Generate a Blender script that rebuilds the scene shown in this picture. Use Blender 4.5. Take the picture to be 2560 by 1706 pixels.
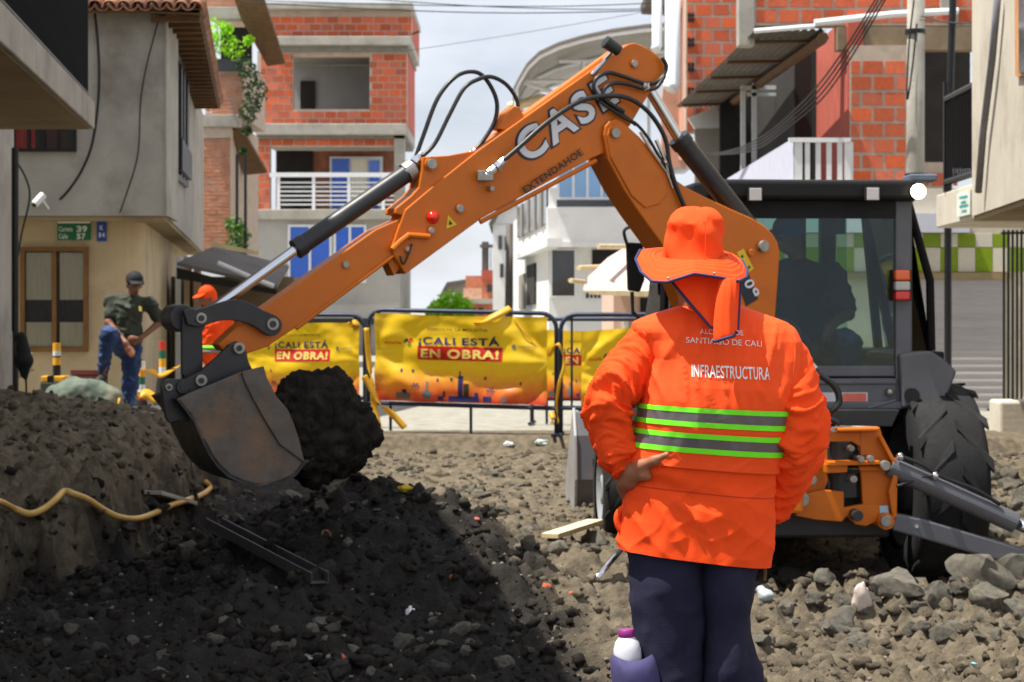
import bpy, math, random
import numpy as np
from mathutils import Vector, Matrix
from mathutils.bvhtree import BVHTree

for _o in list(bpy.data.objects):
    bpy.data.objects.remove(_o)
SC = bpy.context.scene
COL = SC.collection
R = math.radians
random.seed(7)

# ------------------------------------------------------------------ camera
F, CX, HY, HC = 5000.0, 1280.0, 770.0, 1.33      # focal length in photo pixels, horizon row, eye height above the street
cam_d = bpy.data.cameras.new('camera')
cam = bpy.data.objects.new('camera', cam_d)
COL.objects.link(cam)
cam.location = (0, 0, HC)
cam.rotation_euler = (R(90), 0, 0)
cam_d.sensor_width = 36.0
cam_d.lens = F / 2560 * 36
cam_d.shift_y = (HY - 853) / 2560
cam_d.clip_start = 0.1
cam_d.clip_end = 3000
cam_d.dof.use_dof = True
cam_d.dof.focus_distance = 5.7
cam_d.dof.aperture_fstop = 9.0
SC.camera = cam

# ------------------------------------------------------------------ sky and sun
SUN = Vector((-0.37, -0.09, 0.925)).normalized()
wd = bpy.data.worlds.new('World')
SC.world = wd
wd.use_nodes = True
_n, _l = wd.node_tree.nodes, wd.node_tree.links
_bg = _n['Background']
_sky = _n.new('ShaderNodeTexSky')
_sky.sky_type = 'NISHITA'
_sky.sun_disc = False
_sky.sun_elevation = math.asin(SUN.z)
_sky.sun_rotation = math.atan2(SUN.x, SUN.y)
_sky.dust_density = 0.6
_sky.ozone_density = 2.0
_tc = _n.new('ShaderNodeTexCoord')
_mp = _n.new('ShaderNodeMapping')
_mp.inputs['Scale'].default_value = (1, 1, 2.6)
_nz = _n.new('ShaderNodeTexNoise')
_nz.inputs['Scale'].default_value = 2.3
_nz.inputs['Detail'].default_value = 7
_nz.inputs['Roughness'].default_value = 0.55
_cr = _n.new('ShaderNodeValToRGB')
_cr.color_ramp.elements[0].position = 0.22
_cr.color_ramp.elements[1].position = 0.56
_mx = _n.new('ShaderNodeMix')
_mx.data_type = 'RGBA'
_mx.inputs[7].default_value = (12.6, 13.1, 14.4, 1)        # thin white cloud
_l.new(_tc.outputs['Generated'], _mp.inputs[0])
_l.new(_mp.outputs[0], _nz.inputs['Vector'])
_l.new(_nz.outputs[0], _cr.inputs[0])
_l.new(_cr.outputs[0], _mx.inputs[0])
_l.new(_sky.outputs[0], _mx.inputs[6])
_l.new(_mx.outputs[2], _bg.inputs[0])
_bg.inputs[1].default_value = 0.05
sun_d = bpy.data.lights.new('sun', 'SUN')
sun_d.energy = 5.0
sun_d.angle = R(0.53)
sun_d.color = (1.0, 0.95, 0.86)
sun = bpy.data.objects.new('sun', sun_d)
COL.objects.link(sun)
sun.rotation_euler = SUN.to_track_quat('Z', 'Y').to_euler()
sun.location = (-8, -3, 25)
SC.view_settings.view_transform = 'Standard'
SC.view_settings.look = 'None'
SC.view_settings.exposure = 0.68
SC.view_settings.gamma = 1.0
SC.view_settings.use_curve_mapping = False
SC.render.engine = 'CYCLES'
SC.render.resolution_x, SC.render.resolution_y = 1024, 682

# ------------------------------------------------------------------ helpers: points
def P(x, y, d):
    """point seen at photo pixel (x, y), d metres down the view axis"""
    return Vector(((x - CX) / F * d, d, HC + (HY - y) / F * d))

def on_plane(x, y, p0, n):
    o = Vector((0, 0, HC)); r = Vector(((x - CX) / F, 1.0, (HY - y) / F))
    t = (Vector(p0) - o).dot(n) / r.dot(n)
    return o + r * t

# ------------------------------------------------------------------ helpers: objects
def wm(o):
    m = o.matrix_basis
    if o.parent:
        return wm(o.parent) @ o.matrix_parent_inverse @ m
    return m.copy()

def par(c, p):
    if p is not None:
        c.parent = p
        c.matrix_parent_inverse = wm(p).inverted()
    return c

def tag(o, label=None, cat=None, group=None, kind=None):
    if label: o['label'] = label
    if cat: o['category'] = cat
    if group: o['group'] = group
    if kind: o['kind'] = kind
    return o

def thing(name, label, cat, loc=(0, 0, 0), group=None, rz=0):
    o = bpy.data.objects.new(name, None)
    COL.objects.link(o)
    o.location = loc
    o.rotation_euler = (0, 0, rz)
    o.empty_display_size = 0.1
    return tag(o, label, cat, group)

def link(name, me, parent=None):
    o = bpy.data.objects.new(name, me)
    COL.objects.link(o)
    return par(o, parent)

def mesh(name, v, f, mat, smooth=False):
    me = bpy.data.meshes.new(name)
    me.from_pydata([tuple(p) for p in v], [], f)
    if mat is not None:
        me.materials.append(mat)
    if smooth:
        me.shade_smooth()
    me.update()
    return me

class G:
    """collects faces, then links them as one mesh object"""
    def __init__(s):
        s.v, s.f = [], []
    def add(s, v, f):
        b = len(s.v)
        s.v += [Vector(p) for p in v]
        s.f += [tuple(i + b for i in q) for q in f]
        return s
    def box(s, lo, hi, m=None):
        x0, y0, z0 = lo; x1, y1, z1 = hi
        v = [Vector(p) for p in ((x0,y0,z0),(x1,y0,z0),(x1,y1,z0),(x0,y1,z0),(x0,y0,z1),(x1,y0,z1),(x1,y1,z1),(x0,y1,z1))]
        if m is not None: v = [m @ p for p in v]
        return s.add(v, [(0,3,2,1),(4,5,6,7),(0,1,5,4),(1,2,6,5),(2,3,7,6),(3,0,4,7)])
    def prism(s, poly, vec):
        n = len(poly); poly = [Vector(p) for p in poly]; vec = Vector(vec)
        v = poly + [p + vec for p in poly]
        return s.add(v, [tuple(range(n))[::-1], tuple(range(n, 2*n))] + [(i, (i+1) % n, n + (i+1) % n, n + i) for i in range(n)])
    def tube(s, pts, r, n=8, caps=True, flat=1.0):
        pts = [Vector(p) for p in pts]; m = len(pts)
        rs = r if isinstance(r, (list, tuple)) else [r] * m
        v, f = [], []
        up = None
        for i, p in enumerate(pts):
            t = (pts[min(i+1, m-1)] - pts[max(i-1, 0)]).normalized()
            if up is None:
                up = Vector((0, 0, 1)) if abs(t.z) < 0.9 else Vector((0, 1, 0))
            a = t.cross(up).normalized(); b = a.cross(t).normalized(); up = b
            for k in range(n):
                q = 2 * math.pi * k / n
                v.append(p + (a * math.cos(q) + b * math.sin(q) * flat) * rs[i])
        for i in range(m - 1):
            for k in range(n):
                f.append((i*n + k, i*n + (k+1) % n, (i+1)*n + (k+1) % n, (i+1)*n + k))
        if caps:
            f.append(tuple(range(n))[::-1]); f.append(tuple((m-1)*n + k for k in range(n)))
        return s.add(v, f)
    def cyl(s, p0, p1, r0, r1=None, n=16):
        return s.tube([p0, p1], [r0, r0 if r1 is None else r1], n)
    def grid(s, fn, nu, nv):
        v = [fn(i / nu, j / nv) for j in range(nv + 1) for i in range(nu + 1)]
        f = [(j*(nu+1)+i, j*(nu+1)+i+1, (j+1)*(nu+1)+i+1, (j+1)*(nu+1)+i) for j in range(nv) for i in range(nu)]
        return s.add(v, f)
    def ball(s, c, r, nu=14, nv=8, sc=(1, 1, 1)):
        c = Vector(c)
        return s.add(*_ball(c, r, nu, nv, sc))
    def build(s, name, mat, parent=None, smooth=False, bevel=0, seg=2, solid=0):
        o = link(name, mesh(name, s.v, s.f, mat, smooth), parent)
        if solid:
            md = o.modifiers.new('solid', 'SOLIDIFY'); md.thickness = solid; md.offset = 0
        if bevel:
            md = o.modifiers.new('bevel', 'BEVEL'); md.width = bevel; md.segments = seg
            md.limit_method = 'ANGLE'; md.angle_limit = R(40)
            md.harden_normals = False
        return o

def _ball(c, r, nu, nv, sc):
    v = [c + Vector((0, 0, r * sc[2]))]; f = []
    for j in range(1, nv):
        a = math.pi * j / nv
        for i in range(nu):
            b = 2 * math.pi * i / nu
            v.append(c + Vector((math.sin(a)*math.cos(b)*r*sc[0], math.sin(a)*math.sin(b)*r*sc[1], math.cos(a)*r*sc[2])))
    v.append(c - Vector((0, 0, r * sc[2])))
    for i in range(nu):
        f.append((0, 1+i, 1+(i+1) % nu))
        f.append((len(v)-1, 1+(nv-2)*nu+(i+1) % nu, 1+(nv-2)*nu+i))
    for j in range(nv-2):
        for i in range(nu):
            a, b = 1+j*nu+i, 1+j*nu+(i+1) % nu
            f.append((a, a+nu, b+nu, b))
    return v, f

def smooth_path(pts, n=6):
    """Catmull-Rom through pts"""
    pts = [Vector(p) for p in pts]
    out = []
    for i in range(len(pts) - 1):
        p0, p1, p2, p3 = pts[max(i-1, 0)], pts[i], pts[i+1], pts[min(i+2, len(pts)-1)]
        for k in range(n):
            t = k / n
            out.append(0.5 * ((2*p1) + (p2-p0)*t + (2*p0-5*p1+4*p2-p3)*t*t + (3*p1-p0-3*p2+p3)*t*t*t))
    out.append(pts[-1])
    return out

# ------------------------------------------------------------------ helpers: noise (numpy)
_rng = np.random.RandomState(3)
_perm = _rng.permutation(256)
_perm = np.concatenate([_perm, _perm, _perm])
_grad = _rng.normal(size=(256, 3)); _grad /= np.linalg.norm(_grad, axis=1)[:, None]
def pnoise(x, y, z=0.0):
    x, y, z = np.broadcast_arrays(np.asarray(x, float), np.asarray(y, float), np.asarray(z, float))
    xi, yi, zi = np.floor(x).astype(int), np.floor(y).astype(int), np.floor(z).astype(int)
    xf, yf, zf = x - xi, y - yi, z - zi
    u, v, w = [t*t*t*(t*(t*6-15)+10) for t in (xf, yf, zf)]
    xi &= 255; yi &= 255; zi &= 255
    def g(a, b, c):
        h = _perm[_perm[_perm[(xi + a) & 255] + ((yi + b) & 255)] + ((zi + c) & 255)] & 255
        q = _grad[h]
        return q[..., 0]*(xf-a) + q[..., 1]*(yf-b) + q[..., 2]*(zf-c)
    def L(a, b, t): return a + (b - a) * t
    return 1.6 * L(L(L(g(0,0,0), g(1,0,0), u), L(g(0,1,0), g(1,1,0), u), v), L(L(g(0,0,1), g(1,0,1), u), L(g(0,1,1), g(1,1,1), u), v), w)
def sstep(a, b, x):
    t = np.clip((x - a) / (b - a), 0, 1)
    return t * t * (3 - 2 * t)

# ------------------------------------------------------------------ helpers: materials
def S(r, g, b):
    def c(u):
        u /= 255.0
        return u / 12.92 if u <= 0.04045 else ((u + 0.055) / 1.055) ** 2.4
    return (c(r), c(g), c(b))

def M(name, col, rough=0.7, metal=0.0, var=0.2, scale=6.0, bump=0.0, bscale=60.0, col2=None, c2pos=(0.52, 0.68), c2scale=None,
      rand=0.0, emit=None, coat=0.0, spec=0.5, stretch=(1, 1, 1), c2fac=1.0, transl=0.0, sub=0.0, attr=None):
    m = bpy.data.materials.new(name)
    m.use_nodes = True
    n, l = m.node_tree.nodes, m.node_tree.links
    b = n['Principled BSDF']
    b.inputs['Roughness'].default_value = rough
    b.inputs['Metallic'].default_value = metal
    b.inputs['Specular IOR Level'].default_value = spec
    b.inputs['Coat Weight'].default_value = coat
    tc = n.new('ShaderNodeTexCoord'); mp = n.new('ShaderNodeMapping')
    mp.inputs['Scale'].default_value = stretch
    l.new(tc.outputs['Object'], mp.inputs[0])
    if rand:
        oi0 = n.new('ShaderNodeObjectInfo')
        ad = n.new('ShaderNodeVectorMath'); ad.operation = 'ADD'
        sc = n.new('ShaderNodeVectorMath'); sc.operation = 'SCALE'; sc.inputs[3].default_value = 37.0
        l.new(oi0.outputs['Location'], sc.inputs[0])
        l.new(mp.outputs[0], ad.inputs[0]); l.new(sc.outputs[0], ad.inputs[1])
        vec = ad.outputs[0]
    else:
        vec = mp.outputs[0]
    def noise(s, d=5, r=0.6):
        t = n.new('ShaderNodeTexNoise'); t.inputs['Scale'].default_value = s
        t.inputs['Detail'].default_value = d; t.inputs['Roughness'].default_value = r
        l.new(vec, t.inputs['Vector']); return t.outputs[0]
    def mix(fac, a, bb):
        t = n.new('ShaderNodeMix'); t.data_type = 'RGBA'
        if isinstance(fac, float): t.inputs[0].default_value = fac
        else: l.new(fac, t.inputs[0])
        for i, q in ((6, a), (7, bb)):
            if isinstance(q, (tuple, list)): t.inputs[i].default_value = (*q[:3], 1)
            else: l.new(q, t.inputs[i])
        return t.outputs[2]
    def ramp(src, p0, p1, k=1.0):
        t = n.new('ShaderNodeMapRange'); t.inputs[1].default_value = p0; t.inputs[2].default_value = p1; t.inputs[4].default_value = k
        l.new(src, t.inputs[0]); return t.outputs[0]
    lo = [c * (1 - var) for c in col]; hi = [min(1, c * (1 + var)) for c in col]
    c = mix(ramp(noise(scale), 0.3, 0.7), lo, hi)
    if attr:
        at = n.new('ShaderNodeAttribute'); at.attribute_name = attr
        c = mix(at.outputs['Fac'], c, mix(ramp(noise(scale * 1.7), 0.3, 0.7), [q * 0.7 for q in col2], [q * 1.3 for q in col2]))
    elif col2 is not None:
        c = mix(ramp(noise(c2scale or scale * 0.5, 8, 0.65), c2pos[0], c2pos[1], c2fac), c, col2)
    if rand:
        oi = n.new('ShaderNodeObjectInfo'); hs = n.new('ShaderNodeHueSaturation')
        mr = n.new('ShaderNodeMapRange'); mr.inputs[3].default_value = 1 - rand; mr.inputs[4].default_value = 1 + rand
        l.new(oi.outputs['Random'], mr.inputs[0]); l.new(mr.outputs[0], hs.inputs['Value'])
        mh = n.new('ShaderNodeMath'); mh.operation = 'MULTIPLY'; mh.inputs[1].default_value = 7.13
        mf = n.new('ShaderNodeMath'); mf.operation = 'FRACT'
        mr2 = n.new('ShaderNodeMapRange'); mr2.inputs[3].default_value = 1 - rand * 0.3; mr2.inputs[4].default_value = 1 + rand * 0.15
        l.new(oi.outputs['Random'], mh.inputs[0]); l.new(mh.outputs[0], mf.inputs[0]); l.new(mf.outputs[0], mr2.inputs[0]); l.new(mr2.outputs[0], hs.inputs['Saturation'])
        l.new(c, hs.inputs['Color']); c = hs.outputs[0]
    l.new(c, b.inputs['Base Color'])
    rr = n.new('ShaderNodeMapRange'); rr.inputs[3].default_value = max(0.03, rough - 0.12); rr.inputs[4].default_value = min(1, rough + 0.12)
    l.new(noise(scale * 2.3), rr.inputs[0]); l.new(rr.outputs[0], b.inputs['Roughness'])
    if bump:
        bp = n.new('ShaderNodeBump'); bp.inputs['Strength'].default_value = min(1.0, bump); bp.inputs['Distance'].default_value = 0.02
        l.new(noise(bscale, 6, 0.65), bp.inputs['Height']); l.new(bp.outputs[0], b.inputs['Normal'])
    if emit:
        b.inputs['Emission Color'].default_value = (*emit[:3], 1); b.inputs['Emission Strength'].default_value = emit[3]
    if transl:
        tr = n.new('ShaderNodeBsdfTranslucent'); l.new(c, tr.inputs[0])
        ms = n.new('ShaderNodeMixShader'); ms.inputs[0].default_value = transl
        l.new(b.outputs[0], ms.inputs[1]); l.new(tr.outputs[0], ms.inputs[2]); l.new(ms.outputs[0], n['Material Output'].inputs[0])
    return m

def glass_mat(name, tint, refl=0.12, rough=0.02):
    m = bpy.data.materials.new(name); m.use_nodes = True
    n, l = m.node_tree.nodes, m.node_tree.links
    n.remove(n['Principled BSDF'])
    t = n.new('ShaderNodeBsdfTransparent'); t.inputs[0].default_value = (*tint, 1)
    g = n.new('ShaderNodeBsdfGlossy'); g.inputs[1].default_value = rough; g.inputs[0].default_value = (0.55, 0.58, 0.62, 1)
    fr = n.new('ShaderNodeFresnel'); fr.inputs[0].default_value = 1.45
    ad = n.new('ShaderNodeMath'); ad.operation = 'ADD'; ad.inputs[1].default_value = refl - 0.04; ad.use_clamp = True
    nz = n.new('ShaderNodeTexNoise'); nz.inputs['Scale'].default_value = 3
    mm = n.new('ShaderNodeMath'); mm.operation = 'MULTIPLY_ADD'; mm.inputs[1].default_value = 0.015
    ms = n.new('ShaderNodeMixShader')
    l.new(fr.outputs[0], ad.inputs[0]); l.new(nz.outputs[0], mm.inputs[0]); l.new(ad.outputs[0], mm.inputs[2])
    l.new(mm.outputs[0], ms.inputs[0]); l.new(t.outputs[0], ms.inputs[1]); l.new(g.outputs[0], ms.inputs[2])
    l.new(ms.outputs[0], n['Material Output'].inputs[0])
    return m

# ------------------------------------------------------------------ helpers: lettering
def text_shape(s, size=1.0, shear=0.0, bold=0.0, space=1.0, sub=6):
    """2-D triangles of a line of lettering: list of (x, y), faces; x runs from 0"""
    cu = bpy.data.curves.new('lettering', 'FONT')
    cu.body = s; cu.size = size; cu.shear = shear; cu.offset = bold; cu.space_character = space; cu.resolution_u = sub
    cu.fill_mode = 'FRONT'
    o = bpy.data.objects.new('lettering', cu); COL.objects.link(o)
    dg = bpy.context.evaluated_depsgraph_get()
    me = bpy.data.meshes.new_from_object(o.evaluated_get(dg))
    v = [(p.co.x, p.co.y) for p in me.vertices]; f = [tuple(p.vertices) for p in me.polygons]
    bpy.data.objects.remove(o); bpy.data.curves.remove(cu); bpy.data.meshes.remove(me)
    x0 = min(p[0] for p in v)
    return [(p[0] - x0, p[1]) for p in v], f

def lettering(name, s, fn, mat, parent, width, height, shear=0.0, bold=0.0, space=1.0):
    """lettering scaled to width x height (capital letters), each vertex placed by fn(u, v)"""
    v, f = text_shape(s, 1.0, shear, bold, space)
    w = max(p[0] for p in v)
    hh = 0.70 + bold
    return link(name, mesh(name, [fn(p[0] / w * width, p[1] / hh * height) for p in v], f, mat), parent)

# ------------------------------------------------------------------ helpers: rounded bodies from joined round cones
def sdf_mesh(prims, h, k=0.03, pad=0.06):
    """prims: (p0, p1, r0, r1[, squash(sx, sy, sz)]) -> verts, faces of one continuous skin"""
    lo = np.min([[min(a[i], b[i]) - max(r0, r1) for i in range(3)] for a, b, r0, r1, *_ in prims], axis=0) - pad
    hi = np.max([[max(a[i], b[i]) + max(r0, r1) for i in range(3)] for a, b, r0, r1, *_ in prims], axis=0) + pad
    N = np.ceil((hi - lo) / h).astype(int) + 1
    f = np.full(N, 0.08)
    ax = [lo[i] + h * np.arange(N[i]) for i in range(3)]
    for a, b, r0, r1, *sq in prims:
        a, b = np.array(a, float), np.array(b, float)
        rm = max(r0, r1) + pad
        i0 = np.maximum(0, np.floor((np.minimum(a, b) - rm - lo) / h).astype(int)); i1 = np.minimum(N, np.ceil((np.maximum(a, b) + rm - lo) / h).astype(int) + 1)
        sl = tuple(slice(i0[i], i1[i]) for i in range(3))
        X, Y, Z = np.meshgrid(*[ax[i][sl[i]] for i in range(3)], indexing='ij', sparse=True)
        s = np.array(sq[0] if sq else (1, 1, 1), float)
        ab = (b - a) / s
        px, py, pz = (X - a[0]) / s[0], (Y - a[1]) / s[1], (Z - a[2]) / s[2]
        L2 = max(1e-9, (ab * ab).sum())
        t = np.clip((px*ab[0] + py*ab[1] + pz*ab[2]) / L2, 0, 1)
        d = np.sqrt((px - t*ab[0])**2 + (py - t*ab[1])**2 + (pz - t*ab[2])**2) - (r0 + (r1 - r0) * t)
        if sq: d = d * min(1.0, float(s.min()) * 1.15)
        g = f[sl]
        hh = np.clip(k - np.abs(g - d), 0, None) / k
        f[sl] = np.minimum(g, d) - hh * hh * k * 0.25
    s = f < 0
    c = [(i, j, q) for i in (0, 1) for j in (0, 1) for q in (0, 1)]
    n = np.array(N) - 1
    cnt = sum(s[i:i+n[0], j:j+n[1], q:q+n[2]].astype(np.int8) for i, j, q in c)
    I = np.argwhere((cnt > 0) & (cnt < 8))
    idx = -np.ones(n, int); idx[tuple(I.T)] = np.arange(len(I))
    fc = [f[I[:, 0]+i, I[:, 1]+j, I[:, 2]+q] for i, j, q in c]
    pos = np.zeros((len(I), 3)); w = np.zeros(len(I))
    for a in range(8):
        for b in range(a + 1, 8):
            if sum(abs(c[a][i] - c[b][i]) for i in range(3)) != 1: continue
            m = (fc[a] < 0) != (fc[b] < 0)
            t = np.where(m, fc[a] / np.where(m, fc[a] - fc[b], 1), 0)
            pos += m[:, None] * (np.array(c[a]) + t[:, None] * (np.array(c[b]) - np.array(c[a])))
            w += m
    V = lo + h * (I + pos / w[:, None])
    faces = []
    for axn in range(3):
        u, v = (axn + 1) % 3, (axn + 2) % 3
        e = [slice(None)] * 3; e2 = [slice(None)] * 3
        e[axn] = slice(0, N[axn]-1); e2[axn] = slice(1, N[axn])
        A, B = s[tuple(e)], s[tuple(e2)]
        J = np.argwhere(A != B)
        J = J[(J[:, u] > 0) & (J[:, v] > 0) & (J[:, u] < N[u]-1) & (J[:, v] < N[v]-1)]
        fl = A[tuple(J.T)]
        def cell(du, dv):
            q = J.copy(); q[:, u] += du; q[:, v] += dv
            return idx[tuple(q.T)]
        q = np.stack([cell(-1, -1), cell(0, -1), cell(0, 0), cell(-1, 0)], 1)
        q = np.where(fl[:, None], q, q[:, ::-1])
        faces.append(q)
    fcs = np.concatenate(faces)
    fcs = fcs[(fcs >= 0).all(1)]
    return V, fcs

def np_mesh(name, V, Fq, mat, smooth=True):
    me = bpy.data.meshes.new(name)
    V = np.asarray(V, np.float32); Fq = np.asarray(Fq, np.int32)
    k = Fq.shape[1]
    me.vertices.add(len(V)); me.vertices.foreach_set('co', V.ravel())
    me.loops.add(len(Fq) * k); me.loops.foreach_set('vertex_index', Fq.ravel())
    me.polygons.add(len(Fq)); me.polygons.foreach_set('loop_start', np.arange(len(Fq), dtype=np.int32) * k)
    if mat is not None: me.materials.append(mat)
    me.update(calc_edges=True); me.validate()
    if smooth: me.shade_smooth()
    return me

def relax(V, Fq, it=1, lam=0.5):
    V = np.array(V)
    for _ in range(it):
        acc = np.zeros_like(V); cnt = np.zeros(len(V))
        k = Fq.shape[1]
        for a in range(k):
            b = (a + 1) % k
            np.add.at(acc, Fq[:, a], V[Fq[:, b]]); np.add.at(cnt, Fq[:, a], 1)
            np.add.at(acc, Fq[:, b], V[Fq[:, a]]); np.add.at(cnt, Fq[:, b], 1)
        V = V + lam * (acc / np.maximum(cnt, 1)[:, None] - V)
    return V

def vnormals(V, Fq):
    n = np.zeros_like(V)
    fn = np.cross(V[Fq[:, 2]] - V[Fq[:, 0]], V[Fq[:, 3 if Fq.shape[1] > 3 else 2]] - V[Fq[:, 1]])
    for a in range(Fq.shape[1]): np.add.at(n, Fq[:, a], fn)
    return n / np.maximum(1e-9, np.linalg.norm(n, axis=1))[:, None]
# ================================================================== materials
MT = {}
MT['soil'] = M('soil', S(106, 96, 80), 0.95, var=0.5, scale=11, bump=0.9, bscale=70, col2=S(42, 39, 36), attr='dark', spec=0.25)
MT['street'] = M('street', S(150, 147, 135), 0.95, var=0.28, scale=9, bump=1.0, bscale=22, col2=S(104, 102, 94), c2pos=(0.5, 0.75))
MT['stone'] = M('stone', S(112, 107, 96), 0.9, var=0.3, scale=9, bump=0.7, bscale=45, rand=0.3, col2=S(76, 72, 64), c2pos=(0.45, 0.7), spec=0.3)
MT['stone_dark'] = M('stone_dark', S(70, 67, 62), 0.92, var=0.35, scale=9, bump=0.8, bscale=45, rand=0.3, col2=S(36, 34, 31), c2pos=(0.45, 0.7), spec=0.3)
MT['clod'] = M('clod', S(54, 49, 43), 1.0, var=0.55, scale=22, bump=0.9, bscale=60, spec=0.15, col2=S(22, 20, 19), c2pos=(0.4, 0.65))
MT['clod_dry'] = M('clod_dry', S(98, 90, 77), 1.0, var=0.35, scale=14, bump=0.9, bscale=60, spec=0.15, col2=S(66, 60, 50), c2pos=(0.45, 0.7))
MT['brickbit'] = M('brickbit', S(176, 88, 62), 0.9, var=0.25, scale=20, bump=0.4, bscale=90, rand=0.25)
MT['concrete'] = M('concrete', S(168, 164, 154), 0.9, var=0.18, scale=4, bump=0.4, bscale=40, col2=S(128, 124, 114), c2pos=(0.5, 0.72))
MT['plaster'] = M('plaster', S(168, 164, 155), 0.92, var=0.14, scale=1.6, bump=0.25, bscale=22, col2=S(128, 122, 112), c2pos=(0.48, 0.72), c2scale=1.1)
MT['cream_wall'] = M('cream_wall', S(190, 172, 138), 0.9, var=0.12, scale=2, bump=0.2, bscale=25, col2=S(160, 142, 110), c2pos=(0.52, 0.75), c2scale=1.2)
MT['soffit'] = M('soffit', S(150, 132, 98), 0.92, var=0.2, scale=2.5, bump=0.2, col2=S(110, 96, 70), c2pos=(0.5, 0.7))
MT['white_wall'] = M('white_wall', S(226, 226, 224), 0.85, var=0.06, scale=1.5, col2=S(190, 190, 188), c2pos=(0.58, 0.85), c2scale=1.0)
MT['pink_wall'] = M('pink_wall', S(206, 176, 158), 0.88, var=0.1, scale=1.5, col2=S(170, 140, 124), c2pos=(0.55, 0.8))
MT['beige_wall'] = M('beige_wall', S(196, 188, 172), 0.9, var=0.1, scale=1.4, bump=0.2, bscale=20, col2=S(160, 150, 132), c2pos=(0.52, 0.75), c2scale=1.0)
MT['mortar'] = M('mortar', S(184, 168, 152), 0.95, var=0.15, scale=5, bump=0.3)
MT['brick'] = M('brick', S(196, 96, 62), 0.9, var=0.18, scale=6, bump=0.3, bscale=40, rand=0.24)
MT['brick_far'] = M('brick_far', S(196, 122, 92), 0.9, var=0.25, scale=3, bump=0.2)
MT['red_wall'] = M('red_wall', S(176, 84, 66), 0.9, var=0.15, scale=3)
MT['black_steel'] = M('black_steel', S(30, 31, 34), 0.45, 0.3, var=0.3, scale=12)
MT['rail_black'] = M('rail_black', S(15, 15, 17), 0.75, var=0.3, scale=12, spec=0.2)
MT['white_paint'] = M('white_paint', S(225, 228, 230), 0.5, var=0.06, scale=6)
MT['lavender'] = M('lavender', S(196, 198, 214), 0.6, var=0.05, scale=6)
MT['tile_roof'] = M('tile_roof', S(172, 122, 96), 0.92, var=0.3, scale=5, rand=0.3, bump=0.4, col2=S(98, 84, 72), c2pos=(0.48, 0.7))
MT['brown_wood'] = M('brown_wood', S(98, 70, 42), 0.8, var=0.3, scale=5, stretch=(1, 1, 6))
MT['frame_wood'] = M('frame_wood', S(120, 84, 40), 0.7, var=0.25, scale=5)
MT['pale_wood'] = M('pale_wood', S(218, 200, 160), 0.8, var=0.15, scale=8)
MT['curtain'] = M('curtain', S(232, 224, 200), 0.95, var=0.12, scale=8, stretch=(6, 6, 0.4))
MT['curtain_red'] = M('curtain_red', S(220, 30, 22), 0.9, var=0.25, scale=8, stretch=(6, 6, 0.4))
MT['curtain_dark'] = M('curtain_dark', S(70, 66, 74), 0.95, var=0.2, scale=6)
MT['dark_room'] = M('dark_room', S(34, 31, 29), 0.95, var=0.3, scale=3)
MT['grey_room'] = M('grey_room', S(150, 150, 150), 0.95, var=0.08, scale=2)
MT['blue_glass'] = M('blue_glass', S(60, 108, 210), 0.08, var=0.12, scale=1.5, spec=0.8)
MT['sky_glass'] = M('sky_glass', S(120, 168, 214), 0.06, var=0.15, scale=1.2, spec=0.9)
MT['dark_glass'] = M('dark_glass', S(44, 48, 54), 0.06, var=0.2, scale=2, spec=0.8)
MT['clear_glass'] = glass_mat('clear_glass', (0.96, 0.97, 0.96), 0.07)
MT['sheet_dark'] = M('sheet_dark', S(96, 90, 84), 0.7, 0.2, var=0.2, scale=4, col2=S(70, 62, 54), c2pos=(0.5, 0.7))
MT['sheet_grey'] = M('sheet_grey', S(140, 134, 124), 0.7, 0.1, var=0.15, scale=2)
MT['leaf'] = M('leaf', S(86, 128, 48), 0.6, var=0.45, scale=5, transl=0.3)
MT['leaf_lime'] = M('leaf_lime', S(158, 216, 44), 0.6, var=0.35, scale=5, transl=0.35)
MT['leaf_dark'] = M('leaf_dark', S(62, 84, 44), 0.7, var=0.5, scale=5, transl=0.2)
MT['bark'] = M('bark', S(92, 76, 58), 0.95, var=0.3, scale=8)
MT['rubber'] = M('rubber', S(22, 22, 24), 0.85, var=0.3, scale=9, bump=0.2, col2=S(50, 47, 43), c2pos=(0.58, 0.85))

# ================================================================== terrain
_ty = [0, 5, 8, 10, 12, 14, 16, 18, 20.6, 60]
_tz = [-0.15, -0.19, -0.33, -0.38, -0.42, -0.38, -0.31, -0.24, -0.16, -0.1]
_by = [-5, 8, 10, 11.5, 13, 15, 18, 21, 30]
_bx = [-5.2, -4.6, -4.0, -3.15, -2.5, -2.35, -2.55, -2.8, -3.0]

def gauss(x, y, cx, cy, sx, sy): return np.exp(-((x - cx) / sx) ** 2 - ((y - cy) / sy) ** 2)

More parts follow.
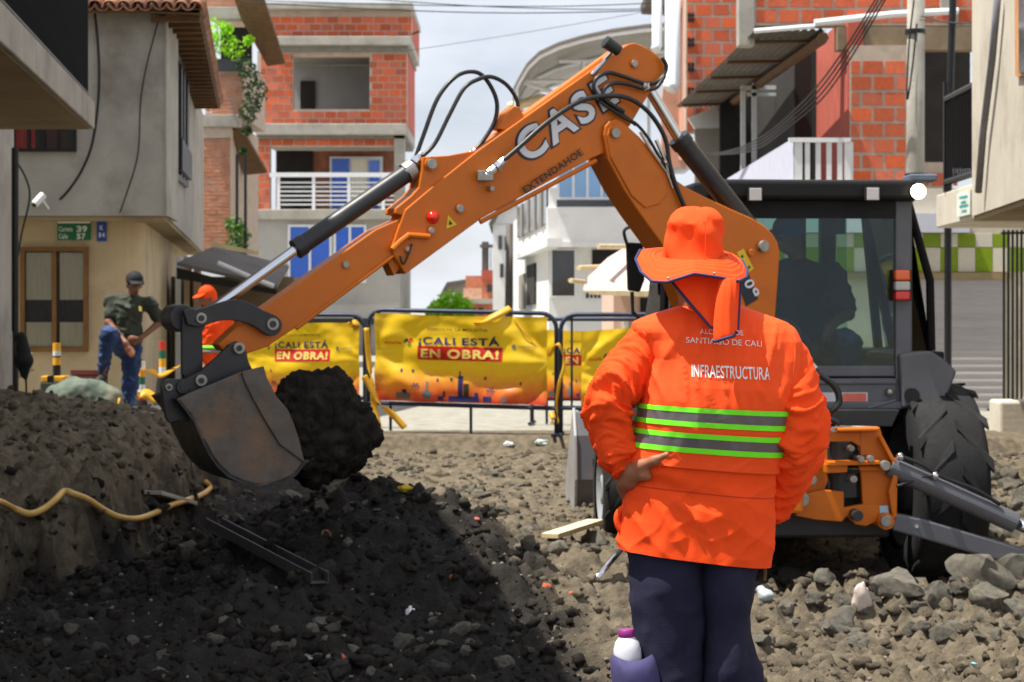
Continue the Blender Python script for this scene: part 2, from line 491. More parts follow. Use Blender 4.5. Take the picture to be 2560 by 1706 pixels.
def H(x, y, fine=True):
    x = np.asarray(x, float); y = np.asarray(y, float)
    z = np.interp(y, _ty, _tz)
    wob = pnoise(x * 0.9, y * 0.9, 3.1) * 0.25 + pnoise(x * 3, y * 3, 8.1) * 0.07
    # left bank of dug earth
    t = np.interp(y, _by, _bx) - x + wob * 0.6 + pnoise(x * 6, y * 6, 21) * 0.13 + np.abs(pnoise(x * 13, y * 13, 23)) * 0.12
    crest = np.interp(x, [-6, -3.9, -3.5, -2.6], [0.54, 0.52, 0.40, 0.36])
    crest = crest * (1 - sstep(17.6, 20.5, y)) + 0.02 * sstep(17.6, 20.5, y)
    bank = sstep(0.0, 0.75, t) * 0.6 + sstep(0.0, 0.3, t) * 0.4
    z = z + (crest - z) * bank
    # black heap under the bucket and the smaller ones before it
    z = z + 0.60 * gauss(x, y, -0.95, 12.4, 1.0, 1.5) + 0.20 * gauss(x, y, -0.2, 11.0, 0.9, 0.9) + 0.16 * gauss(x, y, -1.6, 10.2, 0.6, 0.6) \
          + 0.10 * gauss(x, y, 0.1, 9.3, 0.5, 0.5) + 0.12 * gauss(x, y, -0.8, 9.4, 0.5, 0.4) + 0.14 * gauss(x, y, 0.75, 12.6, 0.5, 0.6)
    # rubble berm and the hollow under the machine
    z = z + 0.16 * gauss(x, y, 2.6, 11.0, 1.6, 0.55) + 0.10 * gauss(x, y, 3.0, 9.8, 1.0, 0.5) - 0.06 * gauss(x, y, 2.0, 13.2, 1.4, 1.6)
    # right-hand edge of the dig
    rb = sstep(3.3, 4.4, x + wob * 0.5) * sstep(15.2, 19.2, y + wob)
    z = z + (-0.17 - z) * rb
    # far edge: up to the street
    e = sstep(20.62, 20.86, y + wob * 0.35 + 0.25 * sstep(0.2, 1.2, x) * (y < 22))
    z = z + (0.0 - z) * e
    # out of sight, level out to the street
    z = z + (0.0 - z) * np.maximum(sstep(6.2, 7.2, x), np.maximum(sstep(-6.3, -7.2, x), sstep(3.2, 1.6, y)))
    amp = (1 - 0.85 * e) * (1 - 0.55 * sstep(14, 18, y) * (x > -2.2))
    z = z + amp * (pnoise(x * 1.7, y * 1.7) * 0.07 + np.abs(pnoise(x * 4.1, y * 4.1, 2.2)) * 0.075 - 0.02)
    rub = sstep(0.7, 1.4, x) * sstep(12.6, 11.4, y) * sstep(6.5, 8, y)
    z = z + rub * (np.abs(pnoise(x * 5.5, y * 5.5, 12.2)) * 0.12 + np.abs(pnoise(x * 11, y * 11, 42.2)) * 0.07 - 0.05)
    drk = sstep(0.9, 0.2, x - 0.03 * (12 - y)) * sstep(15.5, 13.5, y) * (1 - bank)
    z = z + drk * (pnoise(x * 2.3, y * 2.3, 15.2) * 0.06 + np.abs(pnoise(x * 4.6, y * 4.6, 17.2)) * 0.13 + np.abs(pnoise(x * 8.5, y * 8.5, 27.2)) * 0.06 - 0.05)
    z = z + bank * amp * pnoise(x * 6.0, y * 2.0, 19.0) * 0.06
    if fine:
        z = z + amp * (np.abs(pnoise(x * 9, y * 9, 5.5)) * 0.055 + np.abs(pnoise(x * 18, y * 18, 1.5)) * 0.036 + pnoise(x * 31, y * 31, 1.5) * 0.018 + pnoise(x * 50, y * 50, 6.5) * 0.008)
    return z

def dark_soil(x, y):
    edge = np.interp(y, [5, 8, 9.3, 11, 12.5, 14.5, 17, 20], [0.9, 0.55, 0.4, 0.15, -0.05, -0.55, -1.3, -2.0])
    d = 1 - sstep(-0.22, 0.25, x - edge + pnoise(x * 1.4, y * 1.4, 7) * 0.35 + pnoise(x * 5, y * 5, 9) * 0.15)
    t = np.interp(y, _by, _bx) - x
    return d * (1 - 0.97 * sstep(-0.1, 0.30, t + pnoise(x * 2, y * 2, 4) * 0.3))

def GP(x, y):
    """where the photo pixel's ray meets the ground"""
    ds = np.linspace(5, 60, 2200)
    X = (x - CX) / F * ds; Z = HC + (HY - y) / F * ds
    hit = np.argmax(Z <= H(X, ds, False))
    d = ds[hit]
    return Vector((X[hit], d, float(H(X[hit], d, False))))

_xs = np.concatenate([np.linspace(-7.4, -4.2, 24), np.arange(-4.15, 4.9, 0.024), np.linspace(4.95, 7.4, 40)])
_ys = np.concatenate([np.linspace(1.4, 7.6, 30), np.arange(7.65, 15, 0.022), np.arange(15.02, 21.7, 0.045)])
_X, _Y = np.meshgrid(_xs, _ys)
_Z = H(_X, _Y)
# keep the rim flush with the street sheet
_V = np.stack([_X, _Y, _Z], -1).reshape(-1, 3)
_nx, _ny = len(_xs), len(_ys)
_i = (np.arange(_ny - 1)[:, None] * _nx + np.arange(_nx - 1)[None, :]).ravel()
_Fq = np.stack([_i, _i + 1, _i + _nx + 1, _i + _nx], 1)
_me = np_mesh('ground', _V, _Fq, MT['soil'])
_at = _me.attributes.new('dark', 'FLOAT', 'POINT')
_at.data.foreach_set('value', dark_soil(_V[:, 0], _V[:, 1]).astype(np.float32))
ground = link('ground', _me)
tag(ground, 'dug up earth of the roadway, black on one side and dry grey brown on the other', kind='structure')

g = G()
y0, y1 = float(_ys[0]), float(_ys[-1])
for (xa, ya, xb, yb) in ((-400, y1 - 0.05, 400, 1500), (-400, -60, 400, y0 + 0.05), (-400, y0 + 0.05, -7.35, y1 - 0.05), (7.35, y0 + 0.05, 400, y1 - 0.05)):
    g.add([(xa, ya, -0.012), (xb, ya, -0.012), (xb, yb, -0.012), (xa, yb, -0.012)], [(0, 1, 2, 3)])
tag(g.build('street', MT['street']), 'pale gravelled street surface beyond the dig', kind='structure')

# ------------------------------------------------------------------ stones and clods
def rock_mesh(name, mat, seed, sub=3, rough=0.35, cuts=7):
    rs = np.random.RandomState(seed)
    import bmesh
    bm = bmesh.new(); bmesh.ops.create_icosphere(bm, subdivisions=sub, radius=1)
    V = np.array([v.co[:] for v in bm.verts]); Fq = np.array([[v.index for v in f.verts] for f in bm.faces]); bm.free()
    for _ in range(cuts):
        n = rs.normal(size=3); n /= np.linalg.norm(n)
        d = rs.uniform(0.45, 0.85)
        s = V @ n
        V = V - np.maximum(0, s - d)[:, None] * n * 0.92
    o = seed * 3.7
    V = V * (1 + rough * 0.35 * pnoise(V[:, 0]*1.6 + o, V[:, 1]*1.6, V[:, 2]*1.6) + rough * 0.22 * pnoise(V[:, 0]*4 + o, V[:, 1]*4, V[:, 2]*4) + rough * 0.12 * pnoise(V[:, 0]*9 + o, V[:, 1]*9, V[:, 2]*9))[:, None]
    return V, Fq
ROCK = [rock_mesh('r', None, i, 3, 0.62, 11) for i in range(8)]
LUMP = [rock_mesh('l', None, 20 + i, 2, 1.9, 5) for i in range(8)]
ROCK_ME = [np_mesh('stone', v, f, MT['stone'], True) for v, f in ROCK]
ROCKD_ME = [np_mesh('dark_stone', v, f, MT['stone_dark'], True) for v, f in ROCK]
for m_ in ROCK_ME + ROCKD_ME:
    m_.set_sharp_from_angle(angle=R(32))
rs = np.random.RandomState(11)

def stone(p, size, me, label, group, flat=0.6, name='stone', sink=0.25):
    o = link(name, me)
    s = Vector((size, size * rs.uniform(0.6, 0.95), size * flat * rs.uniform(0.8, 1.15)))
    o.scale = s
    o.rotation_euler = (rs.uniform(-0.35, 0.35), rs.uniform(-0.35, 0.35), rs.uniform(0, 6.28))
    o.location = (p[0], p[1], p[2] + s.z * (0.62 - sink))
    return tag(o, label, 'stone', group)

BIG = [(1915,1418,.16),(1985,1440,.20),(2060,1445,.17),(2210,1420,.30),(2310,1402,.34),(2440,1440,.30),(2530,1440,.34),(2180,1408,.13),(2105,1430,.12),
       (1905,1500,.11),(1960,1525,.16),(2030,1490,.18),(2100,1560,.22),(2250,1470,.24),(2340,1485,.22),(2470,1500,.24),(2545,1530,.2),(2400,1430,.14),
       (2500,1395,.16),(2400,1475,.14),(1890,1455,.12),(2290,1515,.15)]
for i, (x, y, s) in enumerate(BIG):
    stone(GP(x, y + 20), s * 0.62, ROCK_ME[i % 8], 'grey brown boulder of broken road in the rubble before the stabiliser leg', 'boulders in the rubble before the machine', 0.62)
stone(GP(2155, 1535), 0.085, np_mesh('stone', *ROCK[3], M('stone_pale', S(205, 190, 178), 0.85, var=0.1, scale=8, bump=0.3), True),
      'pale pinkish stone slab standing upright among the grey boulders', None, 1.9, sink=0.3).scale = (0.105, 0.05, 0.105)
stone(GP(1910, 1500), 0.07, np_mesh('stone', *ROCK[5], M('stone_blue', S(168, 174, 176), 0.85, var=0.1, scale=8, bump=0.3), True),
      'smooth light blue grey stone in the rubble beside the worker', None, 0.7)
for i in range(90):     # smaller rubble round the boulders
    x, y = rs.uniform(1850, 2575), 1395 + 230 * rs.uniform(0, 1) ** 1.4
    if 1890 > x and y > 1500: continue
    stone(GP(x, y), rs.uniform(0.03, 0.085) * (1.25 if y < 1480 else 0.9), ROCK_ME[i % 8], 'fist sized lump of broken road in the rubble before the stabiliser', 'small rubble before the machine', 0.6)
for i in range(46):     # lit stones by the far edge and beside the front wheel
    x, y = rs.uniform(930, 1500), rs.uniform(1150, 1400)
    if x < 960 + (y - 1150) * 1.1 or GP(x, y).x > 0.95: continue
    stone(GP(x, y), rs.uniform(0.04, 0.11), ROCK_ME[i % 8], 'flat sunlit stone on the dry earth between the banners and the front wheel', 'flat stones on the dry earth', 0.45)
for i in range(40):     # along the cut at the right
    x, y = rs.uniform(2430, 2575), rs.uniform(1195, 1390)
    stone(GP(x, y), rs.uniform(0.06, 0.16), ROCK_ME[i % 8], 'rough stone in the slope below the right hand pavement', 'stones in the slope below the right hand pavement', 0.7)
for i in range(44):     # big clods in the black earth
    x, y = rs.uniform(10, 1420), rs.uniform(1260, 1700)
    if x > 1000 + (y - 1200) * 0.9: continue
    stone(GP(x, y), rs.uniform(0.03, 0.09), ROCKD_ME[i % 8], 'dark stone lying in the black dug earth', 'dark stones in the black earth', 0.7)
for i, (x, y, s) in enumerate([(545,1345,.07),(700,1640,.06),(760,1190,.09),(740,1250,.1),(620,1240,.08),(470,1400,.09),(870,1370,.05),(1150,1590,.06),(1110,1620,.05),(1390,1620,.055),(560,1560,.045),(1080,1560,.035),(1490,1370,.14),(1400,1385,.1),(1330,1330,.07)]):
    stone(GP(x, y), s, ROCK_ME[(i * 3) % 8], 'light grey stone in the black earth below the bucket' if x < 1300 else 'light grey broken slab beside the front wheel', 'light stones in the black earth' if x < 1300 else 'broken slabs beside the front wheel', 0.6)
for i in range(70):
    x, y = (rs.uniform(480, 1050), rs.uniform(1175, 1330)) if i < 38 else (rs.uniform(0, 1400), rs.uniform(1560, 1700))
    stone(GP(x, y), rs.uniform(0.022, 0.075), ROCK_ME[i % 8], 'light grey stone in the black earth below the bucket', 'light stones in the black earth', 0.6)
BRB = np_mesh('brick_fragment', *ROCK[6], MT['brickbit'], True)
for i, (x, y, s) in enumerate([(655,1322,.02),(1192,1302,.03),(1290,1350,.02),(1130,1465,.025),(945,1530,.03),(850,1650,.04),(1368,1475,.035),(1430,1490,.025),(1260,1560,.02),(510,1640,.02),(1035,1375,.02),(380,1600,.018),(2190,1620,.03)]):
    stone(GP(x, y), s, BRB, 'small orange brick fragment lying on the dug earth', 'brick fragments on the dug earth', 0.55, 'brick_fragment')

def scatter(name, pts, sizes, shapes, mat, label, flat=0.75, smooth=False):
    VV, FF, b = [], [], 0
    for p, s in zip(pts, sizes):
        V, Fq = shapes[rs.randint(len(shapes))]
        a = rs.uniform(0, 6.28); c, q = math.cos(a), math.sin(a)
        W = V * np.array([s, s * rs.uniform(0.6, 1), s * flat * rs.uniform(0.7, 1.1)])
        W = np.stack([W[:, 0]*c - W[:, 1]*q, W[:, 0]*q + W[:, 1]*c, W[:, 2]], 1) + np.array(p)
        VV.append(W); FF.append(Fq + b); b += len(V)
    o = link(name, np_mesh(name, np.concatenate(VV), np.concatenate(FF), mat, smooth))
    return tag(o, label, kind='stuff')

TINY = [rock_mesh('t', None, 40 + i, 1, 0.9, 3) for i in range(6)]
def ground_pts(n, xr, yr, keep):
    x = rs.uniform(*xr, n); y = yr[0] + (yr[1] - yr[0]) * rs.uniform(0, 1, n) ** 1.3
    k = keep(x, y); x, y = x[k], y[k]
    return np.stack([x, y, H(x, y, True)], 1)
infr = lambda x, y: (np.abs(x) < 0.27 * y + 0.2)
pts = ground_pts(15000, (-4, 1.6), (8.0, 15.5), lambda x, y: infr(x, y) & (rs.uniform(0, 1, len(x)) < dark_soil(x, y)))
scatter('soil_clods', pts, 0.010 + 0.045 * rs.uniform(0, 1, len(pts)) ** 4.0, LUMP, MT['clod'], 'loose black clods of the dug earth')
pts = ground_pts(15000, (-5, 5.4), (8.0, 20.4), lambda x, y: infr(x, y) & (rs.uniform(0, 1, len(x)) > dark_soil(x, y)))
scatter('dry_clods', pts, 0.010 + 0.045 * rs.uniform(0, 1, len(pts)) ** 3.5, LUMP, MT['clod_dry'], 'loose dry clods and gravel of the dug roadway')
pts = ground_pts(6000, (-5, 5.4), (8.0, 20.4), infr)
scatter('gravel', pts, 0.005 + 0.018 * rs.uniform(0, 1, len(pts)) ** 3.0, TINY, M('gravel', S(108, 102, 92), 0.9, var=0.5, scale=25), 'fine gravel strewn over the dig', 0.8)
# ================================================================== backhoe loader
MT['orange'] = M('machine_orange', S(200, 104, 8), 0.48, var=0.10, scale=3, col2=S(164, 88, 22), c2pos=(0.58, 0.8), coat=0.08, spec=0.35)
MT['black_paint'] = M('machine_black', S(34, 35, 38), 0.42, var=0.25, scale=6, col2=S(70, 66, 60), c2pos=(0.58, 0.82))
MT['grey_paint'] = M('machine_grey', S(92, 94, 100), 0.45, var=0.12, scale=5, col2=S(120, 112, 100), c2pos=(0.58, 0.82), coat=0.1)
MT['bucket_steel'] = M('bucket_steel', S(86, 80, 74), 0.5, 0.25, var=0.3, scale=7, col2=S(126, 94, 66), c2pos=(0.46, 0.72), c2scale=5, bump=0.15, bscale=50)
MT['chrome'] = M('chrome', S(210, 214, 222), 0.12, 1.0, var=0.05, scale=20)
MT['steel'] = M('worn_steel', S(150, 146, 138), 0.42, 0.7, var=0.25, scale=20)
MT['hose'] = M('hose_rubber', S(28, 29, 33), 0.38, var=0.3, scale=14)
MT['decal_white'] = M('decal_white', S(214, 216, 222), 0.5, var=0.05)
MT['decal_navy'] = M('decal_navy', S(26, 28, 44), 0.5, var=0.1)
MT['decal_yellow'] = M('decal_yellow', S(226, 190, 30), 0.5, var=0.08)
MT['decal_black'] = M('decal_black', S(24, 22, 20), 0.5, var=0.1)
MT['red_lens'] = M('red_lens', S(220, 30, 16), 0.15, var=0.1, spec=0.7)
MT['amber_lens'] = M('amber_lens', S(240, 100, 14), 0.15, var=0.1, spec=0.7)
MT['lamp_on'] = M('lamp_on', S(255, 244, 214), 0.2, emit=(1.0, 0.86, 0.6, 9.0))
MT['lamp_off'] = M('lamp_off', S(186, 184, 180), 0.15, var=0.1, spec=0.8)
MT['cab_glass'] = glass_mat('cab_glass', (0.72, 0.85, 0.81), 0.04)
MT['dark_cab_glass'] = glass_mat('dark_cab_glass', (0.26, 0.33, 0.31), 0.05)
MT['cab_black'] = M('cab_black', S(15, 15, 18), 0.55, var=0.2, spec=0.3)

VY = R(4.0)
V0 = Vector((1.87, 13.0, -0.50))
bh = thing('backhoe_loader', 'orange and grey backhoe loader with its arm stretched over the black earth', 'backhoe', V0, rz=VY)
VM = Matrix.Translation(V0) @ Matrix.Rotation(VY, 4, 'Z')
VMi = VM.inverted()
VF = Vector((-math.sin(VY), math.cos(VY), 0)); VR = Vector((math.cos(VY), math.sin(VY), 0))
def PV(x, y, yl):
    """photo pixel on the machine's cross plane yl metres ahead of the rear axle (world point)"""
    return on_plane(x, y, VM @ Vector((0, yl, 0)), VF)
def vl(x, y, z): return VM @ Vector((x, y, z))
def vbox(gg, lo, hi): return gg.box(lo, hi, VM)

# arm plane
BA = R(24)
BN = Vector((-math.sin(BA), math.cos(BA), 0))          # away from the camera
B0 = P(1900, 770, 12.25)
def BP(x, y, o): return on_plane(x, y, B0 + BN * o, BN)
def plate(gg, poly, half, shift=0.0):
    """pixel outline on the near face of a plate, 2*half thick, centred on the arm plane"""
    return gg.prism([BP(x, y, shift - half) for x, y in poly], BN * (2 * half))
def pin(gg, x, y, r, half, n=18):
    p = BP(x, y, -half); return gg.cyl(p, p + BN * 2 * half, r, n=n)

# --- boom
g = G()
boom_px = [(1509,338),(1513,316),(1524,303),(1541,297),(1556,303),(1600,343),(1637,386),(1680,443),(1720,471),(1775,498),(1831,524),(1883,547),(1912,565),(1932,585),(1945,606),(1950,632),(1946,690),
           (1938,800),(1925,960),(1900,1090),(1760,1090),(1745,900),(1735,780),(1700,690),(1655,610),(1600,535),(1560,475),(1519,398)]
plate(g, boom_px, 0.13)
boom = g.build('boom', MT['orange'], bh, bevel=0.008)
g = G()     # raised wear plate on the boom's nose
plate(g, [(1519,338),(1523,322),(1541,311),(1552,316),(1585,350),(1630,402),(1664,450),(1668,485),(1650,510),(1614,520),(1580,490),(1528,395)], 0.142)
g.build('side_plate', MT['orange'], boom, bevel=0.005)
for (x, y, r, h, nm) in [(1541,333,.030,.165,'pivot_pin'),(1912,616,.036,.165,'pivot_pin'),(1880,632,.022,.15,'boss')]:
    g = G(); pin(g, x, y, r, h); g.build(nm, MT['steel'] if nm == 'pivot_pin' else MT['orange'], boom, bevel=0.004)
g = G(); g.prism([BP(x, y, -0.1345) for x, y in [(1842,632),(1859,622),(1885,672),(1868,684)]], BN * 0.003); g.build('warning_sticker', MT['decal_yellow'], boom)
g = G()
for (x, y) in [(1855,641),(1872,668)]: g.prism([BP(x+a, y+b, -0.1365) for a, b in [(-4,4),(1,-5),(5,3)]], BN * 0.001)
g.build('sticker_mark', MT['decal_black'], boom)
g = G(); g.prism([BP(x, y, -0.1345) for x, y in [(1846,712),(1872,686),(1896,748),(1866,766)]], BN * 0.003); g.build('number_plate', MT['decal_navy'], boom)
_a = R(62)
for _k, _d in enumerate('09'):
    lettering('digit', _d, lambda u, v: BP(1859 + (u + 25*_k)*math.cos(_a) + v*math.sin(_a), 706 + (u + 25*_k)*math.sin(_a) - v*math.cos(_a), -0.1375), MT['decal_white'], boom, 21, 24, bold=0.02)
# --- dipper (outer box)
g = G()
dip_px = [(1556,119),(1572,110),(1587,107),(1606,114),(1626,125),(1642,137),(1655,150),(1664,166),(1667,184),(1661,202),(1648,216),(1626,232),(1601,271),(1576,314),(1512,382),(1469,401),(1309,489),(1205,546),(1014,686),(985,640),(978,622),(1013,525),(1098,453),(1197,375),(1294,306),(1480,174)]
plate(g, dip_px, 0.10)
dip = g.build('dipper', MT['orange'], bh, bevel=0.007)
g = G()
plate(g, [(1058,393),(1120,389),(1180,378),(1197,376),(1200,388),(1100,470),(1013,540),(988,534),(990,521),(1030,489),(1048,468),(1055,428)], 0.085)
g.build('cylinder_bracket', MT['orange'], dip, bevel=0.006)
g = G(); plate(g, [(1245,322),(1262,285),(1285,265),(1300,268),(1310,290),(1290,330)], 0.06, -0.02); g.build('hose_bracket', MT['orange'], dip, bevel=0.006)
g = G()     # rails along the box
g.tube([BP(1505,150,-0.06), BP(1300,300,-0.06), BP(1190,384,-0.06)], 0.018, 8); g.build('rail', MT['orange'], dip)
g = G(); g.tube([BP(1200,556,-0.105), BP(1490,402,-0.105)], 0.014, 8); g.build('rail', MT['orange'], dip)
g = G(); g.tube([BP(1480,188,-0.102), BP(1528,135,-0.102)], 0.012, 8); g.build('grease_tube', MT['chrome'], dip)
g = G(); g.cyl(BP(1548,128,-0.16), BP(1512,104,-0.16), 0.034, 0.04, 16); g.build('hose_guide', MT['black_paint'], dip, bevel=0.004)
for (x, y, r) in [(1588,159,.021),(1081,410,.030),(1152,522,.022),(1080,577,.018),(1226,472,.010),(1022,624,.016),(1028,592,.010)]:
    g = G(); pin(g, x, y, r + 0.010, 0.108); g.build('boss', MT['orange'], dip)
    g = G(); pin(g, x, y, r, 0.122); g.build('bolt', MT['steel'], dip, bevel=0.003)
g = G(); g.tube([BP(981,624,-.125), BP(1000,605,-.125), BP(1021,588,-.125), BP(1074,592,-.125)], 0.016, 8); g.build('step_bracket', MT['orange'], dip)
g = G(); g.ball(BP(1082,544,-0.105), 0.037, 18, 10); g.build('reflector', MT['red_lens'], dip, True)
g = G(); g.prism([BP(x, y, -0.104) for x, y in [(1116,572),(1120,538),(1142,562)]], BN * 0.003); g.build('warning_sticker', MT['decal_yellow'], dip)
g = G(); g.prism([BP(x, y, -0.1065) for x, y in [(1122,563),(1124,550),(1132,561)]], BN * 0.001); g.build('sticker_mark', MT['decal_black'], dip)
_c, _s = math.cos(R(34.2)), math.sin(R(34.2))
def on_dip(x0, y0, off):
    return lambda u, v: BP(x0 + u*_c - v*_s, y0 - u*_s - v*_c, off)
lettering('lettering_outline', 'CASE', on_dip(1313, 411, -0.1028), MT['decal_navy'], dip, 296, 82, shear=0.12, bold=0.062, space=1.18)
lettering('lettering', 'CASE', on_dip(1319, 406, -0.1052), MT['decal_white'], dip, 284, 76, shear=0.12, bold=0.028, space=1.22)
lettering('small_lettering', 'EXTENDAHOE', on_dip(1314, 484, -0.1212), MT['decal_black'], dip, 176, 17, bold=0.03, space=1.08)
# --- stick (inner, extending)
g = G()
plate(g, [(1016,540),(938,575),(667,766),(592,818),(546,862),(560,878),(619,884),(667,868),(738,821),(985,634),(1030,600)], 0.075)
stick = g.build('stick', MT['orange'], bh, bevel=0.006)
g = G(); g.tube([BP(988,636,-0.076), BP(740,822,-0.076)], 0.012, 8); g.build('wear_strip', MT['orange'], stick)
g = G(); plate(g, [(968,652),(988,640),(1003,668),(985,690)], 0.06); g.build('guide_block', MT['orange'], stick, bevel=0.004)
g = G(); pin(g, 866, 662, 0.030, 0.079); g.build('boss', MT['orange'], stick)
g = G(); pin(g, 866, 662, 0.020, 0.09); g.build('bolt', MT['steel'], stick, bevel=0.003)
# --- cylinders
def cylinder(name, p0, p1, p2, rb, rr, half=0.0, mat=MT['black_paint']):
    a, b, c = BP(*p0, half), BP(*p1, half), BP(*p2, half)
    e = thing(name, None, None); e.location = a; par(e, bh)
    e.location = VMi @ a; e.matrix_parent_inverse = Matrix.Identity(4)
    g = G(); g.cyl(a, b, rb, n=22); g.cyl(b - (b-a).normalized()*0.05, b + (b-a).normalized()*0.012, rb * 1.12, n=22); o = g.build('barrel', mat, e, smooth=False, bevel=0.004)
    for q in o.data.polygons: q.use_smooth = True
    o.data.set_sharp_from_angle(angle=R(40))
    g = G(); g.cyl(b, c, rr, n=18); o = g.build('rod', MT['chrome'], e, True)
    o.data.set_sharp_from_angle(angle=R(40))
    return e
c1 = cylinder('bucket_cylinder', (1040, 418), (742, 622), (500, 796), 0.052, 0.030)
g = G(); a, b = BP(1040,418,0), BP(742,622,0); t = (b-a).normalized(); g.cyl(a + t*.02, a + t*.075, 0.062, n=20); g.build('clamp', MT['steel'], c1)
c2 = cylinder('boom_cylinder', (1885, 585), (1698, 348), (1612, 205), 0.062, 0.034, 0.02)
# --- linkage
link_px = [(459,778),(475,771),(489,774),(516,768),(546,758),(570,751),(589,749),(610,752),(630,760),(658,776),(691,790),(702,800),(706,814),(700,830),(688,839),(672,840),(658,832),(645,822),(625,811),(605,805),(580,801),(559,801),(535,806),(519,813),(495,818),(470,812)]
for off, sg in ((-0.115, 1), (0.115, 2)):
    g = G(); plate(g, link_px, 0.018, off); o = g.build('bucket_link', MT['black_paint'], bh, bevel=0.004)
    if sg == 1:
        for (x, y, r) in [(504,796,.030),(683,811,.034)]:
            g = G(); p = BP(x, y, -0.145); g.cyl(p, p + BN*0.04, r, n=20); g.build('pin', MT['steel'], o, bevel=0.003)
            g = G(); p = BP(x, y, -0.150); g.cyl(p, p + BN*0.03, r*0.55, n=16); g.build('pin_bore', MT['black_paint'], o)
g = G()
for off in (-0.07, 0.07):
    plate(g, [(456,800),(462,778),(490,770),(516,782),(520,800),(507,830),(507,935),(520,955),(500,980),(478,965),(456,935)], 0.022, off)
g.build('guide_link', MT['black_paint'], bh, bevel=0.004)
g = G(); p = BP(458,796,-0.06); g.cyl(p, p + BN*0.22, 0.075, n=20); g.build('link_boss', MT['black_paint'], bh, bevel=0.01)
# --- bucket
HB = 0.28
side = [(604,930),(636,922),(660,916),(668,945),(680,968),(692,992),(706,1010),(721,1026),(735,1060),(750,1105),(763,1158),(738,1190),(708,1206),(672,1215),(642,1217),(606,1207),(572,1192),(546,1168),(526,1141),(505,1100),(486,1055),(465,1026),(443,999),(470,985),(520,965)]
bk = thing('bucket', None, None); bk.location = VMi @ BP(600, 1100, 0); bk.parent = bh
g = G(); g.prism([BP(x, y, -HB) for x, y in side], BN * 0.022); g.build('side_plate', MT['bucket_steel'], bk, bevel=0.004)
g = G(); g.prism([BP(x, y, -HB) + BN * (2*HB - 0.022) for x, y in side], BN * 0.022); g.build('side_plate', MT['bucket_steel'], bk, bevel=0.004)
back = [(443,999),(465,1026),(486,1055),(505,1100),(526,1141),(546,1168),(572,1192),(606,1207),(642,1217),(672,1215),(708,1206),(738,1190),(763,1158),(800,1140)]
g = G()
outer = [BP(x, y, -HB) for x, y in back]
cen = BP(640, 1040, -HB)
pt = []
for p in outer: pt.append((p + (p - cen).normalized() * 0.004, p - (p - cen).normalized() * 0.018))
for i in range(len(pt) - 1):
    g.prism([pt[i][0], pt[i+1][0], pt[i+1][1], pt[i][1]], BN * (2*HB))
g.build('curved_back', MT['black_paint'], bk)  # black here is the shade on the bucket's back, put into its colour
g = G()
strip = [(604,930),(660,916),(668,945),(692,992),(721,1026),(740,1075),(763,1158),(700,1112),(662,1050),(634,1000),(612,955)]
g.prism([BP(x, y, -HB - 0.016) for x, y in strip], BN * 0.016); g.build('side_cutter', MT['bucket_steel'], bk, bevel=0.004)
for off in (-0.16, 0.16):
    g = G()
    plate(g, [(404,968),(412,952),(425,948),(462,948),(500,930),(545,892),(574,862),(592,853),(606,858),(614,872),(622,905),(632,925),(560,975),(508,1030),(488,1056),(455,1050),(425,1058),(416,1045)], 0.022, off)
    o = g.build('hanger_plate', MT['black_paint'], bk, bevel=0.004)
    if off < 0:
        for (x, y, r, m_) in [(599,871,.032,'steel'),(504,952,.032,'steel'),(423,969,.020,'steel'),(459,969,.036,'black_paint')]:
            g = G(); p = BP(x, y, off - 0.045); g.cyl(p, p + BN*0.05, r, n=20); g.build('pin', MT[m_], bk, bevel=0.003)
            g = G(); p = BP(x, y, off - 0.050); g.cyl(p, p + BN*0.04, r*0.5, n=16); g.build('pin_bore', MT['black_paint'], bk)
for k in range(5):
    g = G(); o_ = -0.24 + 0.12 * k
    g.prism([BP(x, y, o_ - 0.02) for x, y in [(770,1165),(800,1138),(842,1118),(805,1160)]], BN * 0.045); g.build('tooth', MT['bucket_steel'], bk)

# load of earth in the bucket
def soil_blob(name, px, half, h, label, mat):
    prims = []
    r_ = np.random.RandomState(5)
    for (x, y, r) in px:
        for o_ in (-half*0.75, 0, half*0.75):
            p = BP(x, y, o_); prims.append((tuple(p), tuple(p + Vector((0.01, 0, 0))), r, r))
    V, Fq = sdf_mesh(prims, h, 0.08, 0.10)
    n = vnormals(V, Fq)
    d = 0.05 * pnoise(V[:,0]*5, V[:,1]*5, V[:,2]*5) + 0.05 * np.abs(pnoise(V[:,0]*11, V[:,1]*11, V[:,2]*11)) + 0.030 * np.abs(pnoise(V[:,0]*24, V[:,1]*24, V[:,2]*24)) + 0.012 * pnoise(V[:,0]*50, V[:,1]*50, V[:,2]*50)
    V = V + n * (d - 0.02)[:, None]
    return tag(link(name, np_mesh(name, V, Fq, mat)), label, 'soil')
load = soil_blob('soil_load', [(740,1010,.13),(770,995,.12),(820,980,.10),(850,985,.06),(800,1040,.15),(850,1060,.14),(880,1085,.10),(905,1085,.05),(790,1100,.16),(840,1120,.13),(740,1090,.14),(780,1150,.12)], 0.20, 0.016,
                 'lumpy heap of black earth carried in the digging bucket', MT['clod'])

